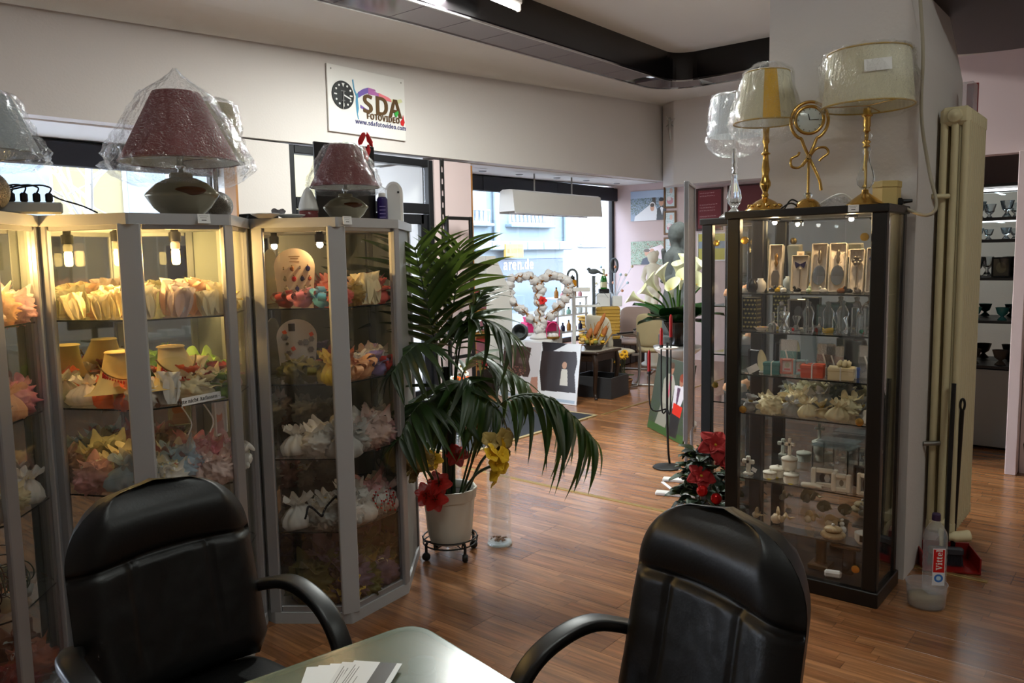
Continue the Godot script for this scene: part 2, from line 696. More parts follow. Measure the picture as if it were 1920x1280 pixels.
func build_shell():
	var wall: Material = ref("wall_paint")
	var pink: Material = ref("pink_paint")
	var ceil_m: Material = ref("ceiling_paint")
	build_floor()
	# fascia over the shop windows
	struct("wall_back", upright([[-3.2, 2.566], [11.1, 2.707], [11.1, 3.87], [2.1, 3.56], [-3.2, 3.37]], -6.0, -6.16), wall)
	var g = G.new()
	g.surf(func(u, t):
		var x = lerpf(11.1, -3.2, u)
		var y0: float = 3.305 + (x - 2.1) * 0.0573
		var y1: float = ceil_y(x)
		y0 = minf(y0, y1 - 0.01)
		var a: float = t * PI * 0.5
		var bulge = (1.0 - cos(a))
		return Vector3(x, lerpf(y0, y1, sin(a)), -5.955 + 0.2 * bulge), 30, 8)
	struct("trim_cove", g, ceil_m)
	# piers between the openings
	struct("wall_pier", gbox(Vector3(4.03, 1.31, -6.08), Vector3(0.52, 2.62, 0.155)), wall)
	struct("wall_pier", gbox(Vector3(6.36, 1.315, -6.08), Vector3(0.57, 2.63, 0.155)), pink)
	var oak = mat("oak_edge", Color(0.62, 0.42, 0.2), 0.5)
	struct("trim_3", gbox(Vector3(3.757, 1.3, -6.08), Vector3(0.02, 2.58, 0.165)), oak)
	struct("trim_4", gbox(Vector3(6.657, 1.31, -6.08), Vector3(0.02, 2.6, 0.165)), oak)
	# window recesses: white soffits, end walls, raised sills
	var white: Material = ref("soffit_white")
	struct("ceiling_recess", upright([[-3.2, 2.58], [4.29, 2.62], [4.29, 2.74], [-3.2, 2.70]], -6.155, -7.05), white)
	struct("ceiling_recess", upright([[6.07, 2.645], [11.1, 2.70], [11.1, 2.82], [6.07, 2.765]], -6.155, -7.05), white)
	struct("wall_recess", gbox(Vector3(4.2, 1.31, -6.6), Vector3(0.12, 2.62, 0.89)), white)
	struct("wall_recess", gbox(Vector3(6.16, 1.31, -6.6), Vector3(0.12, 2.62, 0.89)), white)
	var sill = struct("trim_sill", gbox(Vector3(8.9, 0.16, -6.56), Vector3(4.35, 0.32, 0.84), 0.01), mat("sill_wood", Color(0.50, 0.30, 0.16), 0.4))
	for i in 26:
		part(sill, "slat", gbox(Vector3.ZERO, Vector3(0.15, 0.30, 0.016), 0.003), mat("dark_slat", Color(0.12, 0.08, 0.06), 0.5), Vector3(6.83 + i * 0.165, 0.155, -6.13))
	struct("trim_sill", gbox(Vector3(0.3, 0.25, -6.56), Vector3(6.8, 0.5, 0.84), 0.01), white)
	for r in [[0.8, 2.62], [2.2, 2.625], [3.2, 2.63], [7.3, 2.661], [8.0, 2.669], [8.8, 2.677], [9.5, 2.685], [10.3, 2.693]]:
		var d = struct("ceiling_spot", glathe([Vector2(0.0, -0.012), Vector2(0.035, -0.012), Vector2(0.045, -0.008), Vector2(0.05, 0.0)], 16), mat("spot_ring", Color(0.55, 0.55, 0.55), 0.4), Vector3(r[0], r[1] - 0.01 - 0.02, -6.4))
		d.set_meta("kind", "structure")
	# windows
	var frame = mat("anthracite", Color(0.085, 0.09, 0.105), 0.4, 0.2)
	var blind = mat("blind_slate", Color(0.10, 0.105, 0.14), 0.6)
	for w in [[-3.2, 4.14, 2.59, 0.5, 2], [6.22, 11.1, 2.655, 0.32, 3]]:
		var x0: float = w[0]
		var x1: float = w[1]
		g = G.new()
		g.box(Vector3((x0 + x1) / 2, w[3] + 0.035, -6.98), Vector3(x1 - x0, 0.07, 0.07), 0.006)
		g.box(Vector3((x0 + x1) / 2, w[2] - 0.005, -6.98), Vector3(x1 - x0, 0.05, 0.07), 0.006)
		for x in [x0 + 0.03, x1 - 0.03]:
			g.box(Vector3(x, (w[2] + w[3]) / 2, -6.98), Vector3(0.06, w[2] - w[3], 0.07), 0.006)
		var wn = struct("window_1" if x0 < 0 else "window_2", g, frame)
		part(wn, "pane", gbox(Vector3((x0 + x1) / 2, (w[2] + w[3]) / 2, -6.98), Vector3(x1 - x0 - 0.1, w[2] - w[3] - 0.05, 0.008)), ref("shop_glass"))
		for k in w[4]:
			var wd: float = (x1 - x0) / w[4]
			part(wn, "blind_box", gbox(Vector3(x0 + wd * (k + 0.5), w[2] - 0.1, -6.92), Vector3(wd - 0.006, 0.19, 0.09), 0.006), blind)
	# the glazed door with its transom
	g = G.new()
	for x in [4.315, 6.035]:
		g.box(Vector3(x, 1.31, -6.06), Vector3(0.07, 2.62, 0.1), 0.006)
	g.box(Vector3(5.175, 2.585, -6.06), Vector3(1.65, 0.07, 0.1), 0.006)
	g.box(Vector3(5.175, 2.12, -6.06), Vector3(1.65, 0.1, 0.1), 0.006)
	var dr = struct("door_1", g, frame)
	part(dr, "transom_pane", gbox(Vector3(5.175, 2.36, -6.07), Vector3(1.64, 0.38, 0.008)), ref("shop_glass"))
	for s in [[4.78, 0.85], [5.6, 0.78]]:
		var lf = G.new()
		for e in [-1, 1]:
			lf.box(Vector3(s[0] + e * (s[1] / 2 - 0.05), 1.04, -6.06), Vector3(0.09, 2.04, 0.06), 0.006)
		lf.box(Vector3(s[0], 0.12, -6.06), Vector3(s[1] - 0.1, 0.2, 0.06), 0.006)
		lf.box(Vector3(s[0], 2.01, -6.06), Vector3(s[1] - 0.1, 0.1, 0.06), 0.006)
		var l2 = part(dr, "door_leaf", lf, frame)
		part(l2, "pane", gbox(Vector3(s[0], 1.09, -6.06), Vector3(s[1] - 0.16, 1.78, 0.008)), ref("shop_glass"))
		part(l2, "handle", gtube([Vector3(s[0] + (0.3 if s[0] < 5 else -0.3), 0.9, -6.0), Vector3(s[0] + (0.3 if s[0] < 5 else -0.3), 1.3, -6.0)], 0.012), ref("steel"))
	# lower ceiling with the tray cut out, trim panels, black band and upper ceiling
	var outer = [[-3.2, -4.72]]
	for p in [[3.985, -5.098], [5.0, -5.112], [9.0, -5.34]]:
		outer.append(p)
	var inner = [[-3.2, -4.15], [4.54, -4.628], [9.0, -4.93]]
	for k in 9:
		var a = PI * 0.5 * k / 8.0
		outer.append([9.33 + 0.52 * sin(a), -4.83 - 0.52 * cos(a)])
		inner.append([9.10 + 0.28 * sin(a), -4.65 - 0.285 * cos(a)])
	outer.append([9.85, 3.4])
	inner.append([9.38, 3.4])
	var low = [[-3.2, -6.02], [11.2, -6.02], [11.2, 3.4]]
	for k in range(outer.size() - 1, -1, -1):
		low.append(outer[k])
	struct("ceiling", slope_slab(low, 0.0, 0.12), ceil_m)
	struct("ceiling_upper", slope_slab([[-3.3, -6.1], [11.2, -6.1], [11.2, 3.5], [-3.3, 3.5]], 0.33, 0.12), ceil_m)
	# plum trim panels as separate plates
	var trim = G.new()
	var tr = struct("trim_panels", flat([[-3.2, -4.72], [-3.1, -4.72], [-3.1, -4.15], [-3.2, -4.15]], 3.33, 3.34), ref("panel_plum"))
	var xo = func(x): return lerpf(-4.72, -5.098, (x + 3.2) / 7.185) if x < 3.985 else lerpf(-5.098, -5.34, (x - 3.985) / 5.015)
	var xi = func(x): return lerpf(-4.15, -4.628, (x + 3.2) / 7.74) if x < 4.54 else lerpf(-4.628, -4.93, (x - 4.54) / 4.46)
	var x = 1.2
	var pl: Material = ref("panel_plum")
	while x < 8.7:
		var x2 = minf(x + 0.58, 9.0)
		part(tr, "panel", slope_slab([[x, xo.call(x) + 0.02], [x2 - 0.008, xo.call(x2) + 0.02], [x2 - 0.008, xi.call(x2) - 0.015], [x, xi.call(x) - 0.015]], -0.004, 0.03), pl)
		x = x2
	var cor = []
	for k in range(3, inner.size() - 1):
		cor.append([inner[k][0] + 0.01, inner[k][1] - 0.01])
	cor.insert(0, [9.0, -4.945])
	for k in range(outer.size() - 2, 3, -1):
		cor.append([outer[k][0] - 0.02, outer[k][1] + 0.02])
	cor.append([9.0, -5.32])
	part(tr, "corner_panel", slope_slab(cor, -0.004, 0.03), pl)
	var z = -4.64
	while z < 3.2:
		part(tr, "panel", slope_slab([[9.395, z + 0.008], [9.83, z + 0.008], [9.83, z + 0.58], [9.395, z + 0.58]], -0.004, 0.03), pl)
		z += 0.58
	# chrome edge rods along the panels and the black band above the inner edge
	for e in [[outer, "trim_edge", 0.016], [inner, "trim_edge", 0.012]]:
		var path = []
		for p in e[0]:
			path.append(Vector3(p[0], ceil_y(p[0]) - 0.006, p[1]))
		g = G.new()
		for i in path.size() - 1:
			g.bar(path[i], path[i + 1], e[2] * 1.6, 0.014)
		struct(e[1], g, ref("chrome"))
	g = G.new()
	for i in inner.size() - 1:
		var a = Vector3(inner[i][0], ceil_y(inner[i][0]) + 0.01, inner[i][1])
		var b = Vector3(inner[i + 1][0], ceil_y(inner[i + 1][0]) + 0.01, inner[i + 1][1])
		var up = Vector3(0, 0.33, 0)
		var nn = (b - a).cross(Vector3.UP).normalized()
		var th = nn * 0.02
		for s in [-1.0, 1.0]:
			g.quad(a + th * s, b + th * s, b + up + th * s, a + up + th * s, nn * s)
	struct("trim_band", g, ref("black_band"))
	# walls round the room
	struct("wall_right", upright_x(11.1, 11.25, -7.1, -1.6, 0.0, 4.2), pink)
	struct("wall_bulkhead", bulkhead(), wall)
	struct("wall_return", gbox(Vector3(8.9, 2.1, -1.57), Vector3(4.6, 4.2, 0.12)), wall)
	# wall with the niche opening on the right
	struct("wall_niche", gbox(Vector3(6.68, 1.5, 1.32), Vector3(0.14, 3.0, 4.16)), pink)
	struct("wall_niche", gbox(Vector3(6.68, 2.63, -1.2), Vector3(0.14, 0.74, 0.9)), pink)
	struct("wall_niche", gbox(Vector3(6.68, 1.13, -1.48), Vector3(0.14, 2.27, 0.12)), pink)
	struct("wall_niche", gbox(Vector3(7.9, 1.5, -0.4), Vector3(0.1, 3.0, 2.2)), pink)
	struct("wall_niche", gbox(Vector3(7.3, 1.5, 0.5), Vector3(1.2, 3.0, 0.1)), pink)
	struct("ceiling_low", gbox(Vector3(6.55, 3.03, 0.9), Vector3(2.9, 0.13, 5.0)), ceil_m)
	struct("wall_low", gbox(Vector3(5.15, 3.35, 0.9), Vector3(0.1, 0.75, 5.0)), ref("brown_band"))
	struct("wall_left", upright_x(-3.3, -3.2, -7.1, 3.5, 0.0, 4.2), wall)
	struct("wall_rear", gbox(Vector3(4.0, 2.1, 3.45), Vector3(14.6, 4.2, 0.12)), wall)
	struct("wall_far", gbox(Vector3(11.2, 2.1, 1.0), Vector3(0.12, 4.2, 5.2)), wall)
	# square pillar with a sloping haunch
	g = G.new()
	var pp = PackedVector2Array([Vector2(-1.635, 0), Vector2(-0.925, 0), Vector2(-0.925, 2.5), Vector2(-1.03, 3.0), Vector2(-1.03, 4.1), Vector2(-1.635, 4.1)])
	g.extr(pp, 0.95, Transform3D(Basis(Vector3(0, 0, 1), Vector3.UP, Vector3(1, 0, 0)), Vector3(4.575, 0, 0)))
	struct("wall_pillar", g, wall)
	# brown round bulkhead hanging from the ceiling on the right
	g = G.new()
	g.lathe([Vector2(0.0, 0.0), Vector2(0.78, 0.0), Vector2(0.78, 0.0), Vector2(0.80, 0.02), Vector2(0.80, 0.02), Vector2(0.80, 0.9)], 40)
	struct("ceiling_drum", g, ref("brown_band"), Vector3(5.35, 2.86, -0.75))
	# fluorescent batten on the upper ceiling
	var t = thing("fluorescent_light", "fluorescent batten with one lit tube on the upper ceiling", "ceiling light", Vector3(5.55, 3.70, -4.44), atan2(0.0668, 1.0))
	part(t, "housing", gbox(Vector3(-0.7, 0.11, 0), Vector3(1.42, 0.14, 0.12), 0.01), ref("white_gloss"))
	part(t, "end_cap", gbox(Vector3(0.0, 0.03, 0.02), Vector3(0.03, 0.09, 0.05), 0.01), ref("white_gloss"))
	g = G.new()
	g.tube([Vector3(-0.02, 0, 0.03), Vector3(-1.4, 0, 0.03)], 0.016, 14)
	part(t, "tube", g, glowing("tube_glow", Color(0.95, 1.0, 0.92), 9.0))
	area("fluorescent_glow", Vector3(4.85, 3.675, -4.36), Vector2(1.3, 0.05), Vector3.DOWN, Color(0.98, 1.0, 0.98), 22.0)
	# two more battens further back, out of the photograph
	for q in [[1.5, -1.2], [3.2, 1.4], [6.6, -2.6]]:
		var b = thing("fluorescent_light", "fluorescent batten over the room behind, %s" % ["above the desk", "by the rear wall", "over the passage to the window"][[[1.5, -1.2], [3.2, 1.4], [6.6, -2.6]].find(q)], "ceiling light", Vector3(q[0], ceil_y(q[0]) + 0.22, q[1]))
		part(b, "housing", gbox(Vector3(0, 0.065, 0), Vector3(1.42, 0.07, 0.12), 0.01), ref("white_gloss"))
		var tg = G.new()
		tg.tube([Vector3(-0.68, 0, 0), Vector3(0.68, 0, 0)], 0.016, 14)
		part(b, "tube", tg, glowing("tube_glow", Color.WHITE, 9.0))
		area("fluorescent_glow", Vector3(q[0], ceil_y(q[0]) + 0.19, q[1]), Vector2(1.3, 0.05), Vector3.DOWN, Color(0.97, 1.0, 0.97), [1.5, 2.4, 6.5][[[1.5, -1.2], [3.2, 1.4], [6.6, -2.6]].find(q)])

func upright_x(x0: float, x1: float, z0: float, z1: float, y0: float, y1: float) -> G:
	return gbox(Vector3((x0 + x1) / 2, (y0 + y1) / 2, (z0 + z1) / 2), Vector3(x1 - x0, y1 - y0, z1 - z0))

func bulkhead() -> G:
	var g = G.new()
	var p = PackedVector2Array()
	for k in 9:
		var a = PI * k / 16.0
		p.append(Vector2(11.12 - 0.42 + 0.0, 0) + Vector2(0.42 * (1.0 - cos(a)) * 1.0, 0) * 0.0 + Vector2(0.2 * (1.0 - cos(PI * 0.5 - a)), -5.9 + 0.28 * sin(a) - 0.06))
	p.append(Vector2(10.72, -1.62))
	p.append(Vector2(11.12, -1.62))
	p.append(Vector2(11.12, -6.0))
	g.extr(p, 1.5, Transform3D(Basis(Vector3.RIGHT, Vector3(0, 0, 1), Vector3.UP), Vector3(0, 3.36, 0)))
	return g

func area(nm: String, at: Vector3, size: Vector2, dir: Vector3, col: Color, e: float):
	var l = AreaLight3D.new()
	l.name = numbered(nm)
	l.position = at
	l.area_size = size
	l.light_color = col
	l.light_energy = e
	l.area_normalize_energy = true
	l.area_range = 30.0
	l.area_attenuation = 2.0
	l.shadow_enabled = true
	add_child(l)
	l.look_at_from_position(at, at + dir, Vector3.RIGHT if absf(dir.y) > 0.9 else Vector3.UP)

# ---------------------------------------------------------------- the street outside
func build_outside():
	struct("street", flat([[-30, -7.1], [50, -7.1], [50, -40], [-30, -40]], -0.35, -0.15), mat("asphalt", Color(0.36, 0.36, 0.36), 0.9))
	struct("pavement", flat([[-30, -7.06], [50, -7.06], [50, -9.5], [-30, -9.5]], -0.16, -0.03), mat("paving", Color(0.5, 0.49, 0.48), 0.9))
	var glassm = mat("house_glass", Color(0.33, 0.38, 0.41), 0.1)
	var whitef = mat("white_frame", Color(0.62, 0.63, 0.64), 0.5)
	# blue house with the lotto shop
	var blue = mat("blue_render", Color(0.42, 0.475, 0.50), 0.8)
	var pale = mat("blue_pale", Color(0.50, 0.55, 0.57), 0.8)
	var b = thing("house", "pale blue house with a shop on its ground floor", "building", Vector3(0, 0, -16))
	part(b, "wall", gbox(Vector3(17.4, 6.2, -2), Vector3(10.2, 8.7, 4)), blue)
	part(b, "shop_front", gbox(Vector3(17.4, 0.9, -2.05), Vector3(10.2, 1.9, 3.9)), pale)
	var ledge = part(b, "ledge", gbox(Vector3(17.4, 1.96, 0.1), Vector3(10.3, 0.28, 0.3), 0.03), pale)
	for i in 12:
		part(ledge, "ledge_tile", gbox(Vector3(12.7 + i * 0.86, 1.96, 0.26), Vector3(0.82, 0.24, 0.03), 0.008), mat("ledge_grey", Color(0.47, 0.52, 0.54), 0.7))
	for x in [18.7, 22.35]:
		part(b, "downpipe", gtube([Vector3(x, 10, 0.12), Vector3(x, 2.1, 0.12)], 0.1, 10), pale)
	for w in [[20.4, 3.4], [17.3, 3.4], [14.2, 3.4], [20.4, 6.6], [17.3, 6.6]]:
		var wn = part(b, "window_frame", gbox(Vector3(w[0], w[1], 0.02), Vector3(2.0, 1.55, 0.12), 0.02), whitef)
		for e in [-1, 1]:
			part(wn, "window_pane", gbox(Vector3(w[0] + e * 0.49, w[1], 0.075), Vector3(0.88, 1.4, 0.03)), glassm)
		part(wn, "window_sill", gbox(Vector3(w[0], w[1] - 0.82, 0.12), Vector3(2.3, 0.1, 0.3), 0.02), blue)
		if w[1] < 4:
			var rg = G.new()
			for e in [-0.3, 0.06]:
				rg.box(Vector3(w[0], w[1] - 0.45 + e, 0.22), Vector3(1.95, 0.035, 0.03))
			for i in 20:
				rg.bar(Vector3(w[0] - 0.95 + i * 0.1, w[1] - 0.75, 0.22), Vector3(w[0] - 0.95 + i * 0.1 + (0.05 if i % 2 else -0.05), w[1] - 0.39, 0.22), 0.02, 0.02)
			part(wn, "railing", rg, whitef)
	part(b, "shop_window", gbox(Vector3(20.4, 0.2, -0.08), Vector3(3.6, 1.3, 0.12)), glassm)
	var sg = part(b, "shop_sign", gbox(Vector3(20.4, 1.24, 0.0), Vector3(3.6, 0.62, 0.16), 0.02), mat("sign_slate", Color(0.27, 0.31, 0.36), 0.5))
	lettering(sg, "aren.de", 0.42, ref("white_paper"), Vector3(19.78, 1.36, 0.09))
	var lo = thing("lotto_sign", "yellow sign reading LOTTO on the blue house", "sign", Vector3(19.3, 1.55, -15.72))
	part(lo, "board", gbox(Vector3(0, 0.25, 0), Vector3(0.86, 0.42, 0.1), 0.01), mat("lotto_yellow", Color(0.62, 0.50, 0.22), 0.5))
	lettering(lo, "LOTTO", 0.17, mat("lotto_red", Color(0.70, 0.30, 0.08), 0.5), Vector3(0.1, 0.25, 0.052))
	part(lo, "emblem", gbox(Vector3(-0.3, 0.25, 0.052), Vector3(0.1, 0.12, 0.008), 0.003), ref("lotto_red"))
	# white house
	b = thing("house", "white house to the right of the pale blue one", "building", Vector3(0, 0, -16.3))
	part(b, "wall", gbox(Vector3(29.5, 5, -2), Vector3(13.9, 10.4, 4)), mat("white_render", Color(0.66, 0.66, 0.65), 0.9))
	for w in [[24.6, 2.5], [28, 2.5], [24.6, 5.6]]:
		var wn = part(b, "window_frame", gbox(Vector3(w[0], w[1], 0.02), Vector3(1.7, 1.0, 0.1), 0.02), whitef)
		for e in [-1, 1]:
			part(wn, "window_pane", gbox(Vector3(w[0] + e * 0.4, w[1], 0.07), Vector3(0.7, 0.86, 0.03)), mat("pale_glass", Color(0.40, 0.45, 0.48), 0.15))
		part(wn, "window_sill", gbox(Vector3(w[0], w[1] - 0.55, 0.1), Vector3(2.0, 0.08, 0.25), 0.02), whitef)
	# yellow house seen over the silver vitrines
	b = thing("house", "cream yellow house seen over the silver vitrines", "building", Vector3(0, 0, -15.5))
	part(b, "wall", gbox(Vector3(4.9, 5, -2), Vector3(14.4, 10.4, 4)), mat("yellow_render", Color(0.485, 0.44, 0.31), 0.9))
	for w in [[5.15, 3.1], [8.15, 3.1], [1.6, 3.1], [5.15, 6.4], [8.15, 6.4]]:
		var wn = part(b, "window_frame", gbox(Vector3(w[0], w[1], 0.02), Vector3(1.75, 2.0, 0.1), 0.02), whitef)
		for e in [-1, 1]:
			part(wn, "window_pane", gbox(Vector3(w[0] + e * 0.43, w[1], 0.07), Vector3(0.76, 1.84, 0.03)), mat("pale_glass", Color.WHITE, 0.15))
	# bare pale tree
	var t = thing("bare_tree", "bare pale branched street tree in front of the yellow house", "tree", Vector3(4.73, -0.15, -11))
	var tg = G.new()
	var r = RandomNumberGenerator.new()
	r.seed = 12
	tg.tube(smooth([Vector3(0, 0, 0), Vector3(0.03, 1.2, 0), Vector3(-0.02, 2.4, 0.02), Vector3(0.05, 3.8, 0), Vector3(0, 5.0, 0)]), 0.075, 8, 0.03)
	part(t, "trunk", tg, mat("pale_bark", Color(0.72, 0.70, 0.66), 0.9))
	tg = G.new()
	for i in 22:
		var y = 1.9 + i * 0.14
		var a = r.randf() * TAU
		var d = Vector3(cos(a), 0.55 + r.randf() * 0.4, sin(a) * 0.8)
		var L = 0.7 + r.randf() * 0.6
		var p0 = Vector3(0.01, y, 0)
		var p2 = p0 + d * L
		tg.tube(smooth([p0, p0 + d * L * 0.5 + Vector3(0, -0.06, 0), p2], 4), 0.028, 6, 0.01)
		for k in 3:
			var q = p0.lerp(p2, 0.4 + k * 0.25)
			var e = Vector3(r.randf_range(-1, 1), r.randf_range(0.2, 1), r.randf_range(-1, 1)).normalized()
			tg.tube([q, q + e * 0.35, q + e * 0.6 + Vector3(0, 0.1, 0)], 0.011, 5, 0.004)
	part(t, "branches", tg, ref("pale_bark"))
	# porch in front of the door: stone cheek and canopy
	struct("wall_porch", gbox(Vector3(7.2, 1.5, -7.55), Vector3(0.66, 3.4, 0.1), 0.01), mat("porch_stone", Color(0.56, 0.53, 0.48), 0.8))
	struct("ceiling_porch", gbox(Vector3(5.6, 2.95, -7.2), Vector3(3.6, 0.15, 2.0)), ref("soffit_white"))

# ---------------------------------------------------------------- vitrines
const SHELF_Y := [0.055, 0.41, 0.74, 1.07, 1.40]
var cabs := []

func vitrine_poly(c: Dictionary, inset: float) -> Array:
	var p = []
	for q in c.pts:
		p.append(Vector2(q[0], q[1]))
	p.append(Vector2(c.pts[-1][0] + 0.005, c.back))
	p.append(Vector2(c.pts[0][0] - 0.005, c.back))
	var o = Geometry2D.offset_polygon(PackedVector2Array(p), -inset) if inset != 0.0 else [PackedVector2Array(p)]
	var out = []
	for q in o[0]:
		out.append([q.x, q.y])
	return out

func build_silver_vitrines():
	cabs = [
		{pts = [[0.32, -3.2], [0.56, -2.95], [0.945, -2.955], [1.175, -3.2]], back = -3.3, name = "left", bulbs = [[0.98, -3.13]]},
		{pts = [[1.195, -3.19], [1.36, -2.87], [1.70, -2.80], [1.94, -3.05]], back = -3.28, name = "middle", bulbs = [[1.63, -3.06], [1.40, -3.05]]},
		{pts = [[1.965, -3.0], [2.165, -2.73], [2.535, -2.77], [2.93, -3.10]], back = -3.26, name = "right", bulbs = [[2.34, -3.07]]},
	]
	var labels = ["silver framed polygonal glass vitrine cut by the picture edge, full of favour bags", "silver framed polygonal glass vitrine behind the left office chair, lit by bulbs", "silver framed polygonal glass vitrine with earring cards, beside the potted palm"]
	var alu: Material = ref("alu")
	var lac: Material = ref("grey_lacquer")
	for ci in 3:
		var c: Dictionary = cabs[ci]
		var o = thing("glass_vitrine", labels[ci], "display cabinet")
		part(o, "base", flat(vitrine_poly(c, -0.012), 0.0, 0.05), lac)
		part(o, "top", flat(vitrine_poly(c, -0.02), 1.742, 1.782), lac)
		var n: int = c.pts.size()
		for i in n:
			var p: Array = c.pts[i]
			var a: Vector2 = Vector2(p[0], p[1])
			var dir: Vector2
			if i == 0:
				dir = Vector2(c.pts[1][0], c.pts[1][1]) - a
			elif i == n - 1:
				dir = a - Vector2(c.pts[i - 1][0], c.pts[i - 1][1])
			else:
				dir = (Vector2(c.pts[i + 1][0], c.pts[i + 1][1]) - a).normalized() + (a - Vector2(c.pts[i - 1][0], c.pts[i - 1][1])).normalized()
			var ang = atan2(-dir.y, dir.x)
			var wide: float = 0.078 if i == 1 else 0.05
			var g = G.new()
			g.box(Vector3(0, 0.896, 0), Vector3(wide, 1.70, 0.022), 0.004)
			g.box(Vector3(0, 0.896, -0.016), Vector3(wide * 0.55, 1.70, 0.022), 0.003)
			part(o, "post", g, lac if i == 1 else alu, Vector3(a.x, 0, a.y), Vector3(0, ang, 0))
		for i in n - 1:
			var a = Vector3(c.pts[i][0], 0, c.pts[i][1])
			var b = Vector3(c.pts[i + 1][0], 0, c.pts[i + 1][1])
			var d = (b - a).normalized()
			var inn = Vector3(d.z, 0, -d.x) * 0.006
			var a2 = a + d * (0.04 if i == 1 else 0.025) + inn
			var b2 = b - d * (0.04 if i == 0 else 0.025) + inn
			var ang = atan2(-d.z, d.x)
			if ci == 2 and i == 2:
				part(o, "side_panel", gbox(Vector3.ZERO, Vector3(a2.distance_to(b2), 1.69, 0.016), 0.002), ref("grey_panel"), (a2 + b2) * 0.5 + Vector3(0, 0.896, 0), Vector3(0, ang, 0))
				continue
			part(o, "glass_pane", gbox(Vector3.ZERO, Vector3(a2.distance_to(b2), 1.69, 0.004)), ref("pane"), (a2 + b2) * 0.5 + Vector3(0, 0.896, 0), Vector3(0, ang, 0))
			for ry in [[0.062, 0.03], [1.735, 0.02]]:
				part(o, "rail", gbox(Vector3(0, ry[0], 0), Vector3(a2.distance_to(b2), ry[1], 0.016), 0.003), alu, (a2 + b2) * 0.5 * Vector3(1, 0, 1), Vector3(0, ang, 0))
		var x0: float = c.pts[0][0]
		var x1: float = c.pts[-1][0]
		part(o, "mirror_back", gbox(Vector3((x0 + x1) / 2, 0.896, c.back + 0.006), Vector3(x1 - x0 - 0.01, 1.69, 0.006)), ref("mirror"))
		part(o, "back_board", gbox(Vector3((x0 + x1) / 2, 0.896, c.back - 0.006), Vector3(x1 - x0 + 0.01, 1.69, 0.014)), ref("grey_panel"))
		for i in [0, -1]:
			var p: Array = c.pts[i]
			part(o, "side_board", gbox(Vector3(p[0], 0.896, (p[1] + c.back) / 2), Vector3(0.012, 1.69, absf(p[1] - c.back))), ref("grey_panel"))
		for y in SHELF_Y.slice(1):
			var sh = part(o, "shelf", flat(vitrine_poly(c, 0.02), y - 0.007, y - 0.0005), ref("shelf_glass"))
			var eg = G.new()
			var sp = vitrine_poly(c, 0.019)
			for i in sp.size():
				var a = Vector3(sp[i][0], y - 0.0038, sp[i][1])
				var b = Vector3(sp[(i + 1) % sp.size()][0], y - 0.0038, sp[(i + 1) % sp.size()][1])
				if maxf(a.z, b.z) > c.back + 0.05:
					eg.bar(a, b, 0.001, 0.006)
			part(sh, "edge", eg, ref("edge_green"))
		for b in c.bulbs:
			var hold = part(o, "lamp_holder", glathe([Vector2(0, 0.0), Vector2(0.022, 0.0), Vector2(0.022, 0.0), Vector2(0.024, 0.035), Vector2(0.015, 0.04), Vector2(0.015, 0.055), Vector2(0.0, 0.055)], 14, Vector3(0, -0.055, 0)), ref("black_plastic"), Vector3(b[0], 1.742, b[1]))
			if ci == 2:
				part(hold, "bulb", glathe([Vector2(0, -0.028), Vector2(0.012, -0.022), Vector2(0.016, -0.01), Vector2(0.012, 0), Vector2(0, 0.002)], 12, Vector3(0, -0.055, 0)), glowing("halogen_glow", Color(1.0, 0.85, 0.6), 14.0))
				lamp_light("bulb_light", Vector3(b[0], 1.742 - 0.068, b[1]), Color(1.0, 0.80, 0.52), 0.07, 0.01)
			else:
				part(hold, "bulb_base", glathe([Vector2(0.013, -0.03), Vector2(0.018, -0.028), Vector2(0.018, -0.008), Vector2(0.013, 0.0)], 14, Vector3(0, -0.055, 0)), ref("plaster"))
				part(hold, "bulb", glathe([Vector2(0, -0.062), Vector2(0.012, -0.06), Vector2(0.016, -0.052), Vector2(0.016, -0.008), Vector2(0.012, 0), Vector2(0, 0.0)], 14, Vector3(0, -0.085, 0)), glowing("cfl_glow", Color(1.0, 0.84, 0.5), 12.0))
				lamp_light("bulb_light", Vector3(b[0], 1.742 - 0.115, b[1]), Color(1.0, 0.82, 0.50), 0.2, 0.015)
	# a lock on the right vitrine and price tickets on the top edges
	for t in [[1.60, 1.752, -2.795, 0.0, "white price ticket on the top edge of the middle silver vitrine"], [2.20, 1.756, -2.705, 0.1, "white price ticket on the top edge of the right silver vitrine"]]:
		var tk = solo("price_ticket", gbox(Vector3.ZERO, Vector3(0.05, 0.034, 0.002)), ticket_mat(), t[4], "ticket", Vector3(t[0], t[1] + 0.012, t[2] + 0.012), t[3])
		tk.rotation.x = -0.1

func ticket_mat() -> StandardMaterial3D:
	if not mats.has("ticket"):
		mats["ticket"] = painted(64, 44, Color(0.9, 0.9, 0.9), [["r", 0.12, 0.2, 0.76, 0.06, Color(0.45, 0.45, 0.45)], ["r", 0.2, 0.4, 0.55, 0.06, Color(0.5, 0.5, 0.5)], ["r", 0.3, 0.65, 0.4, 0.1, Color(0.3, 0.3, 0.3)]])
	return mats["ticket"]

const DARK_Y := [0.075, 0.257, 0.493, 0.82, 1.012, 1.221, 1.407]

